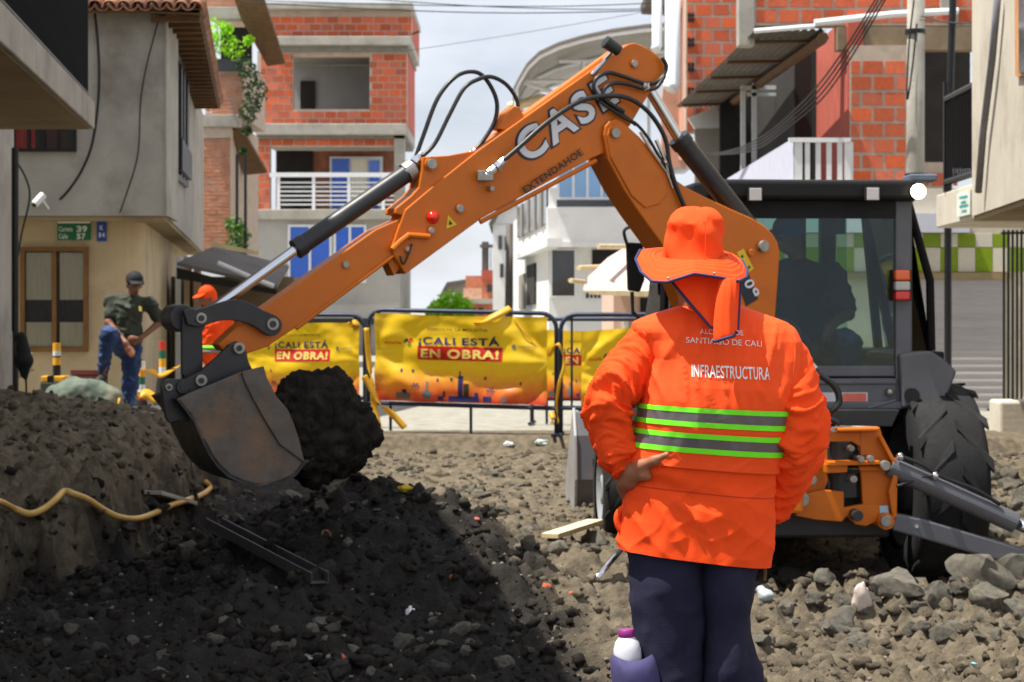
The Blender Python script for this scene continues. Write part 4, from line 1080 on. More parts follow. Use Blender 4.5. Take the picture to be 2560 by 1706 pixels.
# piping round the arm holes and the shoulder seams
def on_back(x, y, off):
    """torso point at photo pixel on the back"""
    x = CX + (x - CX) * (1 - 0.13 / DW); y = HY + (y - HY) * (1 - 0.13 / DW)
    yy = y
    for _ in range(3):
        xl = np.interp(yy, _ry, [r_[1] for r_ in TR]); xr_ = np.interp(yy, _ry, [r_[2] for r_ in TR])
        c = np.clip((x - (xl + xr_) / 2) / ((xr_ - xl) / 2), -0.995, 0.995)
        yy = y - np.interp(yy, [790, 960, 1130, 1367], [0, 16, 30, 48]) * (0.5 + 0.5 * c)
    th = np.arccos(np.sign(c) * np.abs(c) ** (1 / 0.80))
    return Vector(torso(th / (2 * np.pi), yy, off))
for nm, pts_ in (('arm_hole_edge', [(1600,814),(1622,832),(1634,860),(1639,895),(1634,935),(1622,975),(1612,1000)]), ('arm_hole_edge', [(1962,820),(1976,845),(1981,880),(1976,925),(1972,965),(1968,1000)])):
    g = G(); g.tube(smooth_path([on_back(x, y, 0.008) for x, y in pts_], 5), 0.0045, 6); g.build(nm, MT['hivis_vest'], vest, True)
lettering('small_text', 'ALCALDIA DE', lambda u, v: on_back(1753 + u, 835 + u*0.04 - v, 0.0125), MT['thread_white'], vest, 104, 12.5)
lettering('text', 'SANTIAGO DE CALI', lambda u, v: on_back(1719 + u, 857 + u*0.055 - v, 0.0125), MT['thread_white'], vest, 183, 14.5)
lettering('bold_text', 'INFRAESTRUCTURA', lambda u, v: on_back(1731 + u, 941 + u*0.045 - v, 0.0125), MT['thread_white'], vest, 188, 31, bold=0.012)

# ---- sleeves
def sleeve(name, path, mat, parent, seed, n=64, m=150):
    pts_ = smooth_path([P(x, y, DW + dy) for x, y, r_, dy in path], 10)
    rad = np.interp(np.linspace(0, len(path)-1, len(pts_)), range(len(path)), [r_ / 900 for _, _, r_, _ in path])
    pts_ = np.array([p[:] for p in pts_])
    L = np.concatenate([[0], np.cumsum(np.linalg.norm(np.diff(pts_, axis=0), axis=1))])
    tt = np.linspace(0, L[-1], m)
    C = np.stack([np.interp(tt, L, pts_[:, i]) for i in range(3)], 1); rr = np.interp(tt, L, rad)
    T = np.gradient(C, axis=0); T /= np.linalg.norm(T, axis=1)[:, None]
    A = np.cross(T, np.array([0, 1.0, 0])); A /= np.linalg.norm(A, axis=1)[:, None]
    B = np.cross(A, T)
    th = np.linspace(0, 2*np.pi, n, endpoint=False)
    TH, TT = np.meshgrid(th, tt)
    w = TT / L[-1]
    el = np.exp(-((w - 0.52) / 0.16) ** 2) + 0.55 * np.exp(-((w - 0.95) / 0.12) ** 2)
    sk = TT * 20 + 1.1 * np.cos(TH + seed)
    d = (0.022 * el + 0.008) * (ridge(pnoise(np.cos(TH) * 0.55 + seed, np.sin(TH) * 0.55, sk), 2.0) - 0.3) + (0.010 * el + 0.004) * (ridge(pnoise(np.cos(TH) * 0.8 + seed, np.sin(TH) * 0.8, sk * 1.9 + 5), 2.0) - 0.3) \
        + 0.005 * pnoise(np.cos(TH) * 1.2 + seed, np.sin(TH) * 1.2, TT * 8) + 0.0008 * pnoise(np.cos(TH) * 5 + seed, np.sin(TH) * 5, TT * 60)
    Rr = rr[:, None] + d
    V = C[:, None, :] + Rr[..., None] * (np.cos(TH)[..., None] * A[:, None, :] + np.sin(TH)[..., None] * B[:, None, :])
    V = V.reshape(-1, 3)
    j, i = np.meshgrid(np.arange(m-1), np.arange(n), indexing='ij')
    Fq = np.stack([j*n + i, j*n + (i+1) % n, (j+1)*n + (i+1) % n, (j+1)*n + i], -1).reshape(-1, 4)
    o = link(name, np_mesh(name, V, Fq, mat), parent)
    md = o.modifiers.new('solid', 'SOLIDIFY'); md.thickness = 0.003
    return o
LS = [(1652,848,44,0.0),(1622,868,54,-0.01),(1580,915,58,-0.02),(1541,962,60,-0.04),(1519,1005,57,-0.05),(1520,1050,50,-0.05),(1533,1100,48,-0.05),(1552,1145,42,-0.045),(1570,1174,33,-0.04)]
RS = [(1930,850,44,0.0),(1950,868,52,-0.005),(1972,930,58,-0.02),(1988,1000,63,-0.035),(1994,1060,65,-0.04),(1990,1110,63,-0.02),(1974,1170,58,0.02),(1950,1220,52,0.07),(1918,1262,46,0.12)]
sleeve('sleeve', LS, MT['hivis'], jacket, 2.0)
sleeve('sleeve', RS, MT['hivis'], jacket, 11.0)
# side pocket lip at the left hem
g = G(); g.tube(smooth_path([P(1574,1262,DW-.03), P(1550,1278,DW-.03), P(1543,1298,DW-.03), P(1550,1322,DW-.03), P(1562,1330,DW-.03)], 5), 0.010, 8); g.build('pocket_edge', MT['hivis'], jacket, True)

# ---- trousers
def leg(rows, seed, n=44, m=130):
    yy = np.linspace(rows[0][0], rows[-1][0], m)
    xl, xr_, b, dy = [np.interp(yy, [r_[0] for r_ in rows], [r_[k] for r_ in rows]) for k in (1, 2, 3, 4)]
    th = np.linspace(0, 2*np.pi, n, endpoint=False)
    TH, YY = np.meshgrid(th, yy)
    c, s = np.cos(TH), np.sin(TH)
    cc = np.sign(c) * np.abs(c) ** 0.9; ss = np.sign(s) * np.abs(s) ** 0.9
    px = ((xl + xr_) / 2)[:, None] + ((xr_ - xl) / 2)[:, None] * cc
    f = 0.008 * pnoise(px * 0.014 + seed, YY * 0.005, c) + 0.008 * (ridge(pnoise(px * 0.010 + YY * 0.006 + seed, YY * 0.007, s * 0.5), 2.0) - 0.2) + 0.001 * pnoise(px * 0.08 + seed, YY * 0.05, c)
    X = (px - CX) / F * DW + f * cc; Yw = DW + dy[:, None] - (b[:, None] + f) * ss; Z = HC + (HY - YY) / F * DW
    V = np.stack([X, Yw, Z], -1).reshape(-1, 3)
    j, i = np.meshgrid(np.arange(m-1), np.arange(n), indexing='ij')
    return V, np.stack([j*n + i, j*n + (i+1) % n, (j+1)*n + (i+1) % n, (j+1)*n + i], -1).reshape(-1, 4)
LEGL = [(1310,1600,1770,.10,0),(1369,1572,1768,.118,0),(1450,1571,1762,.122,0),(1540,1583,1757,.115,0),(1640,1590,1756,.11,0),(1706,1598,1758,.105,0),(1800,1606,1756,.10,.01),(1950,1612,1750,.095,.02),(2075,1615,1748,.09,.02)]
LEGR = [(1310,1740,1880,.10,0),(1412,1742,1893,.118,0),(1468,1746,1884,.122,0),(1540,1752,1867,.115,0),(1585,1752,1878,.112,0),(1666,1753,1900,.115,0),(1706,1755,1902,.11,0),(1800,1760,1905,.10,.01),(1950,1765,1902,.095,.02),(2075,1766,1900,.09,.02)]
Va, Fa = leg(LEGL, 0.0); Vb, Fb = leg(LEGR, 5.0)
trousers = link('trousers', np_mesh('trousers', np.concatenate([Va, Vb]), np.concatenate([Fa, Fb + len(Va)]), MT['navy_cloth']), worker)
# cargo pocket holding the bottle
rows = [(1644,1530,1632,.040),(1648,1528,1636,.044),(1664,1524,1644,.056),(1700,1526,1652,.060),(1760,1540,1656,.055),(1820,1560,1650,.03)]
rings = []
for (y, xa, xb, b) in rows:
    ring = []
    for k in range(28):
        a = 2*math.pi*k/28
        w_ = 0.012 * float(pnoise(k * 0.6, y * 0.02, 3)) + 0.006 * math.sin(k * 1.3 + y * .05)
        p = P((xa+xb)/2 + (xb-xa)/2*math.cos(a), y - 10*math.cos(a*2), DW - 0.085 - (b*1.35 + w_)*math.sin(a)); ring.append(p[:])
    rings.append(ring)
V, Fq = loft(rings)
o = link('cargo_pocket', np_mesh('cargo_pocket', V, Fq, M('lit_pocket_cloth', S(66, 62, 104), .9, var=.15, scale=9)), trousers); md = o.modifiers.new('sub', 'SUBSURF'); md.levels = md.render_levels = 2  # purple cloth, with the sunlight on it painted into a brighter colour
g = G(); g.tube([P(1908,1405,DW-.02), P(1912,1430,DW-.02), P(1910,1452,DW-.02)], 0.006, 6); g.build('key_strap', MT['brown_wood'], trousers)

# ---- hat
hx = 1738
def hat_ring(cy, half, dep, tilt, n=64, sag=0.0):
    out = []
    for k in range(n):
        a = 2*math.pi*k/n
        out.append(P(hx + half*math.cos(a), cy + tilt*math.sin(a) + sag*math.cos(a), DW - 0.01 - dep*math.sin(a))[:])
    return out
hatp = thing('sun_hat', None, None); hatp.parent = worker; hatp.location = P(hx, 640, DW) - worker.location
rows = [(642,83,.098,10),(625,82,.098,9),(600,81,.097,7),(575,79.5,.096,6),(558,77.5,.095,5),(547,74.5,.092,4),(537,68,.085,3),(529,56,.070,2),(523,38,.048,1),(521,16,.020,0),(520.5,2,.003,0)]
rings = []
for (cy, hf, dp, tl) in rows: rings.append(hat_ring(cy, hf, dp, tl, 72))
V, Fq = loft(rings)
nrm = np.stack([V[:,0]-P(hx,600,DW).x, V[:,1]-(DW-.01), 0*V[:,0]], 1); nrm /= np.maximum(.01, np.linalg.norm(nrm, axis=1))[:, None]
V = V + nrm * (0.009 * pnoise(V[:,0]*14, V[:,1]*14, V[:,2]*12) - 0.017 * ridge(pnoise(V[:,0]*9 + 4, V[:,1]*9, V[:,2]*22 + 3), 2.0) + 0.003 * pnoise(V[:,0]*34, V[:,1]*34, V[:,2]*30))[:, None]
V[:, 2] += 0.014 * pnoise(V[:,0]*18, V[:,1]*18, 2.0) * (V[:, 2] > P(hx, 560, DW).z)
crown = link('crown', np_mesh('crown', V, Fq, MT['hivis']), hatp)
md = crown.modifiers.new('sub', 'SUBSURF'); md.levels = md.render_levels = 2
edge = [(0,1868,676,.0),(20,1866,694,-.07),(40,1846,704,-.13),(62,1797,694,-.165),(90,1735,685,-.175),(118,1668,706,-.165),(140,1630,704,-.13),(160,1602,680,-.08),(180,1589,648,-.02),(205,1600,626,.06),(235,1650,622,.13),(270,1735,628,.155),(305,1815,634,.13),(335,1855,652,.07),(360,1868,676,.0)]
ea = [e_[0] for e_ in edge]
nb, nr = 144, 34
rings = []
for j in range(nr + 1):
    t = j / nr; ring = []
    for k in range(nb):
        a = 360.0 * k / nb; q = R(a)
        ex, ey, ed = [np.interp(a, ea, [e_[i] for e_ in edge]) for i in (1, 2, 3)]
        ix, iy, idp = hx + 83*math.cos(q), 640 + 10*math.sin(q), -0.098*math.sin(q)
        lift = -7 * math.sin(math.pi * t) + 1.3 * math.sin(t * 6.28 * 5.5) * (0.15 < t < 0.95) 
        ring.append(P(ix + (ex-ix)*t, iy + (ey-iy)*t + lift, DW - 0.01 + idp + (ed-idp)*t)[:])
    rings.append(ring)
V, Fq = loft(rings)
brim = link('brim', np_mesh('brim', V, Fq, MT['hivis']), hatp)
md = brim.modifiers.new('solid', 'SOLIDIFY'); md.thickness = 0.003
g = G(); e_ = [Vector(p) for p in rings[-1]]; g.tube(e_ + [e_[0]], 0.0042, 8, False); g.build('brim_trim', MT['navy_trim'], hatp, True)
for (x, y, dd) in [(1671,696,-.165),(1786,684,-.165)]:
    g = G(); g.ball(P(x, y, DW-.01+dd), 0.004, 8, 6); g.build('snap_stud', MT['steel'], hatp, True)
g = G(); g.tube([P(1762 + 2*math.sin(t*3), 650 - 95*t, DW-.01-.100+.004*t) for t in np.linspace(0, 1, 12)], 0.0012, 6); g.build('crown_seam', MT['hivis'], hatp)
# neck flap: cloth hanging from the hat, gathered into a knot
def flap(u, v):
    y = 690 + 128 * v + (14 * v * u)
    xl_, xr_ = 1668 + 108 * v ** 1.05, 1852 - 8 * v
    x = xl_ + (xr_ - xl_) * u
    c = (x - 1745) / 105
    Y = DW - 0.105 * math.sqrt(max(0.02, 1 - c * c * 0.85)) - 0.055 * v + 0.006 * math.sin(u * 9 + v * 3) * (0.3 + v)
    return P(x, y, Y)
g = G(); g.grid(flap, 40, 30); fl = g.build('neck_flap', MT['hivis'], hatp, True, solid=0.003)
g = G(); g.tube([flap(0, t/20) - Vector((0,.002,0)) for t in range(21)] + [flap(t/20, 1) - Vector((0,.002,0)) for t in range(1, 21)] + [flap(1, 1 - t/20) - Vector((0,.002,0)) for t in range(1, 21)], 0.0040, 6); g.build('flap_trim', MT['navy_trim'], hatp, True)
kp = [(1818,694,20,-.150),(1817,720,23,-.168),(1813,760,26,-.178),(1811,800,27,-.186),(1812,835,27,-.192),(1813,846,26,-.192)]
rings = []
for (x, y, r_, dd) in kp:
    ring = []
    for k in range(36):
        a = 2*math.pi*k/36; w_ = 1 + 0.10*math.sin(3*a + y*.02) + 0.05*math.sin(7*a)
        ring.append(P(x + r_*w_*math.cos(a), y - 8*math.cos(a)*(y > 800), DW + dd - r_*w_/900*0.75*math.sin(a))[:])
    rings.append(ring)
V, Fq = loft(rings)
o = link('knotted_end', np_mesh('knotted_end', V, Fq, MT['hivis']), hatp); md = o.modifiers.new('solid', 'SOLIDIFY'); md.thickness = 0.004
md = o.modifiers.new('sub', 'SUBSURF'); md.levels = md.render_levels = 2
e_ = [Vector(p) for p in rings[-1]]; g = G(); g.tube(e_ + [e_[0]], 0.0042, 8, False); g.build('knot_trim', MT['navy_trim'], hatp, True)

# ---- body under the clothes, with the hand on the hip
def W(x, y, dy): return tuple(P(x, y, DW + dy))
pr = []
def chain(pts_, sq=None):
    for (a, b) in zip(pts_[:-1], pts_[1:]):
        pr.append((a[0], b[0], a[1], b[1]) + ((sq,) if sq else ()))
chain([(W(1738,618,0), .066), (W(1738,665,.02), .064)])
chain([(W(1738,690,.02), .062), (W(1755,780,0), .055)])
pr.append((W(1700,868,0), W(1885,868,0), .068, .068)); pr.append((W(1755,900,0), W(1755,1250,0), .115, .115, (1.25, 0.9, 1)))
pr.append((W(1700,1310,0), W(1800,1310,0), .09, .09))
chain([(W(1650,868,0), .036), (W(1541,962,-.04), .042), (W(1519,1010,-.05), .038), (W(1570,1174,-.04), .026)])
chain([(W(1935,872,0), .036), (W(1990,1010,-.035), .042), (W(1992,1085,-.03), .038), (W(1918,1262,.12), .026), (W(1880,1275,.20), .03), (W(1850,1270,.22), .02)])
chain([(W(1690,1350,0), .075), (W(1680,1706,0), .05), (W(1682,2080,.02), .04)])
chain([(W(1812,1350,0), .070), (W(1822,1706,0), .05), (W(1832,2080,.02), .04)])
hw = W(1572,1178,-.045)
pr.append((hw, W(1578,1196,-.05), .027, .033)); pr.append((W(1562,1205,-.035), W(1592,1180,-.075), .020, .022))   # palm
chain([(W(1580,1178,-.075), .020), (W(1606,1164,-.110), .0150), (W(1636,1152,-.138), .0115), (W(1668,1136,-.158), .0090)])   # thumb, along the back
chain([(W(1598,1190,-.090), .014), (W(1612,1190,-.110), .011), (W(1622,1192,-.112), .009)])
for k in range(4):      # fingers curl forward round the hip
    x0, y0_ = 1556 + 7*k, 1206 + 10*k
    chain([(W(x0, y0_, -.035 + .012*k), .0125), (W(x0 - 3, y0_ + 12, .0 + .012*k), .0105), (W(x0 + 4, y0_ + 16, .045 + .010*k), .0095), (W(x0 + 18, y0_ + 16, .075 + .006*k), .008)])
V, Fq = sdf_mesh(pr, 0.0065, 0.018, 0.04)
V = relax(V, Fq, 2)
body = link('body', np_mesh('body', V, Fq, MT['skin']), worker)
for x, nm in ((1684, 'boot'), (1832, 'boot')):
    V, Fq = sdf_mesh([(W(x,2060,.02), W(x,2105,.02), .062, .06), (W(x,2115,.0), W(x,2118,.20), .055, .05, (1, 1, .75))], 0.01, 0.03)
    link(nm, np_mesh(nm, V, Fq, MT['boot']), worker)

# ---- bottle in the pocket
bt = thing('bottle', 'white water bottle with purple cap in the worker\'s trouser pocket', 'bottle', P(1562, 1680, DW-.085))
def lathe(name, c, prof, mat, parent, ax=Vector((0,0,1)), n=24):
    ax = ax.normalized(); a = ax.orthogonal().normalized(); b = ax.cross(a)
    v, f = [], []
    for (h, r_) in prof:
        for k in range(n):
            q = 2*math.pi*k/n; v.append(c + ax*h + (a*math.cos(q) + b*math.sin(q))*r_)
    m_ = len(prof)
    for j in range(m_-1):
        for k in range(n): f.append((j*n+k, j*n+(k+1)%n, (j+1)*n+(k+1)%n, (j+1)*n+k))
    f.append(tuple(range(n))[::-1]); f.append(tuple((m_-1)*n + k for k in range(n)))
    o = link(name, mesh(name, v, f, mat, True), parent); o.data.set_sharp_from_angle(angle=R(40)); return o
ax = Vector((-.05, 0, 1)); c = P(1572, 1700, DW-.075)
MT['bottle_white'] = M('bottle_white', S(214, 212, 220), 0.35, var=0.05); MT['purple'] = M('purple_cap', S(140, 40, 120), 0.4, var=0.1)
lathe('flask', c, [(0,.03),(.01,.038),(.06,.039),(.085,.038),(.105,.032),(.117,.022),(.120,.019)], MT['bottle_white'], bt, ax)
lathe('cap', c, [(.118,.021),(.121,.0225),(.136,.0225),(.139,.020)], MT['purple'], bt, ax)
# ================================================================== buildings
def Wp(d):
    """flat facade across the view at depth d: pixel -> point"""
    return lambda x, y, dd=0.0: Vector(((x - CX) / F * d, d + dd, HC + (HY - y) / F * d))

def slab_px(W_, x0, y0, x1, y1, t0, t1, name, mat, parent, bevel=0):
    """box with its front outline in photo pixels, from t0 before to t1 behind the facade"""
    a, b = W_(x0, y1), W_(x1, y0)
    g = G(); g.box((a.x, a.y + t0, a.z), (b.x, a.y + t1, b.z)); return g.build(name, mat, parent, bevel=bevel)

def brick_box():
    g = G(); g.box((-.5, 0, -.5), (.5, 1, .5)); return mesh('brick', g.v, g.f, MT['brick'])
BRICK_ME = brick_box()
def bricks(parent, o, ux, w, h, bw, bh_, joint, holes, keep=lambda c: True, limit=300, nrm=Vector((0, -1, 0)), stuff_mat=None, proud=0.014, only_stuff=False):
    """lay bricks on a wall from corner o along ux; holes in wall metres (x0, z0, x1, z1)"""
    ux = Vector(ux).normalized(); rot = Matrix((ux, -nrm, Vector((0, 0, 1)))).transposed().to_4x4()
    cells = []
    nrow = int(h / bh_)
    for r_ in range(nrow):
        z = (r_ + 0.5) * bh_
        x = -bw * (0.5 if r_ % 2 else 0.0)
        while x < w:
            a, b = max(0, x), min(w, x + bw)
            segs = [(a, b)]
            for (hx0, hz0, hx1, hz1) in holes:
                if hz0 < z < hz1:
                    ns = []
                    for (p, q) in segs:
                        if hx1 <= p or hx0 >= q: ns.append((p, q)); continue
                        if p < hx0: ns.append((p, hx0))
                        if q > hx1: ns.append((hx1, q))
                    segs = ns
            for (p, q) in segs:
                if q - p > bw * 0.18: cells.append(((p + q) / 2, z, q - p - joint))
            x += bw
    # those in view first
    def rank(c):
        p = o + ux * c[0] + Vector((0, 0, c[1]))
        return 0 if keep(p) else 1
    cells.sort(key=rank)
    vis = [c for c in cells if rank(c) == 0]
    g = G(); n = 0
    for c in cells:
        jit = rs.uniform(0.6, 1.3) * proud
        p = o + ux * c[0] + Vector((0, 0, c[1]))
        if not only_stuff and n < limit and rank(c) == 0:
            b = link('brick', BRICK_ME); b.location = p + nrm * jit; b.rotation_euler = rot.to_euler(); b.scale = (c[2], 0.05, bh_ - joint); par(b, parent); n += 1
        else:
            m_ = Matrix.Translation(p + nrm * jit) @ rot @ Matrix.Diagonal((c[2], 0.05, bh_ - joint, 1)); g.box((-.5, 0, -.5), (.5, 1, .5), m_)
    if g.v:
        tag(g.build('bricks', stuff_mat or MT['brick'], parent), kind='stuff')

def leaf_mass(name, blobs, mat, label, cat, parent=None, n=260, size=0.05, group=None, stem=None):
    """blobs: (centre, radius); loose leaf-sized faces spread through them"""
    V, Fq = [], []
    for (c, r_) in blobs:
        c = np.array(c[:]); sc = np.array([1, 1, 1])
        for _ in range(n):
            d = rs.normal(size=3); d /= np.linalg.norm(d)
            p = c + d * r_ * rs.uniform(0.25, 1.0) ** 0.6
            a = rs.normal(size=3); a /= np.linalg.norm(a); b = np.cross(a, rs.normal(size=3)); b /= np.linalg.norm(b)
            s = size * rs.uniform(0.6, 1.3); k = len(V)
            q = np.cross(a, b) * s * 0.18
            V += [p - a*s, p + b*s*0.45 + q, p + a*s, p - b*s*0.45 + q]; Fq.append((k, k+1, k+2)); Fq.append((k, k+2, k+3))
    return link(name, np_mesh(name, np.array(V), np.array(Fq), mat, False), parent)

# ------------------------------------------------------------------ near left building with the railed balcony
def LX(y, x0=-3.86): return x0 + 0.113 * (18.5 - y)        # street side line
nl = thing('corner_building', 'grey plastered building with a black railed balcony over the dug bank', 'building', (-6.5, 12, 0))
g = G(); y0, y1 = 7.0, 20.5
zt = 6.9
def UX(y): return LX(y) - .05 - .75 * (y - 7) / 13  # edge of the unseen upper floor, slanted to place its shadow line
def prism_xy(gg, pts_, z0, z1): return gg.prism([Vector((a, b, z0)) for a, b in pts_], (0, 0, z1 - z0))
prism_xy(g, [(LX(y0)-1.46, y0), (-12, y0), (-12, y1), (LX(y1)-1.02, y1)], -0.6, 5.45)
g.build('wall', MT['plaster'], nl)
zso = P(236, 323, 18.5).z
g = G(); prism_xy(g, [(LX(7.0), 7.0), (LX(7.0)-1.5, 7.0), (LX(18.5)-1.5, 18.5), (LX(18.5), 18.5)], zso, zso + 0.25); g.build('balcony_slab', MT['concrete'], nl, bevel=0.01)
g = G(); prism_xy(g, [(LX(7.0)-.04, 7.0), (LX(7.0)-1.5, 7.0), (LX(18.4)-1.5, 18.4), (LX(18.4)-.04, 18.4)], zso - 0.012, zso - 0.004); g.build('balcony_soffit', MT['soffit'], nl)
g = G(); prism_xy(g, [(UX(7.0), 7.0), (-12, 7.0), (-12, 20.2), (UX(20.2), 20.2)], 5.45, zt); g.build('shading_upper_storey', MT['plaster'], nl)  # out of view, shaped to cast the shade over the dig
g = G(); prism_xy(g, [(UX(7.0)+.12, 7.0), (-12, 7.0), (-12, 20.3), (UX(20.3)+.12, 20.3)], zt + .003, zt + 0.18); g.build('roof_slab', MT['concrete'], nl)  # unseen roof, its outline set for the same ground shadow
BAR = mesh('bar', *(lambda g_: (g_.v, g_.f))(G().box((-.007, -.007, 0), (.007, .007, 1))), MT['rail_black'])
zr = zso + 0.25
yy = 11.6
while yy < 18.42:
    b = link('railing_bar', BAR); b.location = (LX(yy) - .06, yy, zr); b.scale = (1, 1, 1.12); par(b, nl); yy += 0.085
for k in range(14):
    b = link('railing_bar', BAR); b.location = (LX(18.42) - .06 - .1*k, 18.42, zr); b.scale = (1, 1, 1.12); par(b, nl)
for z in (zr + .06, zr + 1.10):
    g = G(); g.tube([(LX(11.6)-.06, 11.6, z), (LX(18.42)-.06, 18.42, z), (LX(18.42)-1.4, 18.42, z)], .02, 6); g.build('rail', MT['black_steel'], nl)
g = G(); g.tube([P(38,370,20.4), P(38,900,20.4), P(38,1040,20.4)], .035, 8); g.build('downpipe', MT['black_steel'], nl)
g = G(); prism_xy(g, [(LX(19.6)-1.06, 19.6), (LX(19.6)-1.5, 19.6), (LX(20.6)-1.5, 20.6), (LX(20.6)-1.0, 20.6)], -0.3, P(0,830,20).z); g.build('rough_footing', MT['concrete'], nl)
bp = thing('backpack', 'black backpack hanging on the corner of the plastered building', 'bag', P(55, 980, 19.4))
V, Fq = sdf_mesh([(tuple(P(52,845,19.4)), tuple(P(58,900,19.4)), .06, .09), (tuple(P(62,905,19.4)), tuple(P(60,935,19.4)), .075, .04), (tuple(P(64,930,19.4)), tuple(P(66,985,19.4)), .012, .01)], .015, .04)
link('pack', np_mesh('pack', V, Fq, M('black_cloth', S(24, 24, 26), 0.9, var=0.2)), bp)
g = G(); g.tube(smooth_path([P(45,850,19.36), P(38,870,19.34), P(48,915,19.34)], 4), .012, 6); g.build('strap', M('grey_strap', S(50, 50, 52), 0.8), bp)

# ------------------------------------------------------------------ left house: grey upper floor jutting over a cream ground floor, tiled eaves
lh = thing('house', 'grey plastered house with clay tile eaves and a jutting upper floor over cream walls', 'house', P(250, 1070, 25))
D1 = 24.0; W1 = Wp(D1)
dirL = Vector((-0.126, 1, 0)).normalized()
zsf, zev = W1(0, 540).z, W1(0, 22).z
c0 = W1(415, 540); cfar = c0 + dirL * 16.2
g = G(); prism_xy(g, [(c0.x, D1), (cfar.x, cfar.y), (-14, cfar.y), (-14, D1)], zsf, zev + .25); up = g.build('upper_wall', MT['plaster'], lh)
g = G(); prism_xy(g, [(c0.x + .012, D1 - .02), (c0.x + .012 + dirL.x*1.6, D1 + 1.6), (c0.x - .12, D1 + 1.6), (c0.x - .012, D1 - .02)], zsf + .002, zev + .15); g.build('corner_pier', MT['concrete'], lh)
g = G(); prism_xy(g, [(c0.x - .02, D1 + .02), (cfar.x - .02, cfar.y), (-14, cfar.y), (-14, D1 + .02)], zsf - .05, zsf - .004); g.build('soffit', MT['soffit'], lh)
# ground floor with a rounded corner
x1 = W1(330, 0).x; cr = []
ysf = D1 + .45
for k in range(7):
    a = R(-90 + 97 * k / 6); cr.append((x1 - .35 + .35*math.cos(a), ysf + .35 + .35*math.sin(a)))
end = (cr[-1][0] + dirL.x*14, cr[-1][1] + 14)
g = G(); prism_xy(g, cr + [end, (-14, end[1]), (-14, ysf)], -0.1, zsf - .05); gf = g.build('ground_floor', MT['cream_wall'], lh)
W2 = Wp(ysf)
# window with curtains
def window(W_, x0, y0, x1_, y1_, parent, fr_mat, panes, fw=6, depth=.06, glass='clear_glass', behind=None, name='window', mull=None):
    wn = thing(name, None, None); par(wn, parent); wn.location = wn.location
    a, b = W_(x0, y1_), W_(x1_, y0)
    e = fw / F * a.y
    for (p, q) in (((x0, y0), (x1_, y0 + fw)), ((x0, y1_ - fw), (x1_, y1_)), ((x0, y0 + fw), (x0 + fw, y1_ - fw)), ((x1_ - fw, y0 + fw), (x1_, y1_ - fw))):
        slab_px(W_, p[0], p[1], q[0], q[1], -depth, .02, 'frame', fr_mat, wn)
    n = panes
    for k in range(n):
        xa = x0 + fw + (x1_ - x0 - 2*fw) * k / n; xb = x0 + fw + (x1_ - x0 - 2*fw) * (k + 1) / n
        slab_px(W_, xa + (fw*.5 if k else 0), y0 + fw, xb, y1_ - fw, -.022, -.012, 'pane', MT[glass], wn)
        if k: slab_px(W_, xa - fw*.5, y0 + fw, xa + fw*.5, y1_ - fw, -depth*.9, .0, 'mullion', fr_mat, wn)
    return wn
wn = window(W2, 53, 618, 222, 880, lh, MT['frame_wood'], 2, 11)
def drape(W_, x0, y0, x1_, y1_, parent, mat, off=.0, folds=9, amp=.02, name='curtain'):
    g = G(); g.grid(lambda u, v: W_(x0 + (x1_-x0)*u, y0 + (y1_-y0)*v, off + amp*math.sin(u*folds*6.28 + 2*math.sin(v*2))), folds*8, 4); return g.build(name, mat, parent, True)
slab_px(W2, 58, 624, 217, 875, -.0105, -.004, 'backing', MT['dark_room'], wn)
# curtains hang in a shallow box proud of the wall so that they stay real cloth behind the pane
for (xa, ya, xb, yb, mt) in ((66, 632, 132, 750, 'curtain'), (150, 632, 212, 750, 'curtain'), (66, 806, 132, 868, 'curtain'), (150, 806, 212, 868, 'curtain'), (66, 750, 212, 806, 'curtain_dark')):
    g = G(); g.grid(lambda u, v: W2(xa + (xb-xa)*u, ya + (yb-ya)*v, -.0115 - .0035*math.sin(u*40)**2), 60, 2); g.build('curtain', MT[mt], wn, True)
wn = window(W1, 30, 312, 192, 380, lh, MT['black_steel'], 4, 7, glass='clear_glass')
slab_px(W1, 34, 318, 188, 374, -.011, -.004, 'backing', MT['dark_room'], wn)
slab_px(W1, 40, 320, 88, 372, -.0118, -.0112, 'curtain', MT['curtain_red'], wn); slab_px(W1, 108, 322, 165, 372, -.0118, -.0112, 'curtain', M('curtain_wine', S(96, 20, 24), 0.9), wn)
# side window with its little cage
ns = Vector((dirL.y, -dirL.x, 0))
def LS_(x, y, off=0.0): return on_plane(x, y, c0 + ns * off, ns)
sw = thing('window', None, None); par(sw, lh)
g = G(); g.prism([LS_(x, y, .02) for x, y in [(440,128),(472,190),(470,462),(441,436)]], -ns*.03); g.build('pane', MT['dark_glass'], sw)
for poly in ([(438,120),(474,186),(474,198),(438,134)], [(438,428),(472,456),(471,470),(438,443)], [(438,120),(443,130),(443,440),(438,438)], [(470,184),(474,192),(472,466),(468,462)], [(454,156),(457,162),(457,450),(454,447)], [(461,170),(464,176),(464,456),(461,453)]):
    g = G(); g.prism([LS_(x, y, .05) for x, y in poly], -ns*.05); g.build('frame', MT['black_steel'], sw)
g = G(); g.prism([LS_(x, y, .09) for x, y in [(456,345),(481,388),(480,452),(456,425)]], -ns*.07); g.build('window_cage', MT['black_steel'], sw)
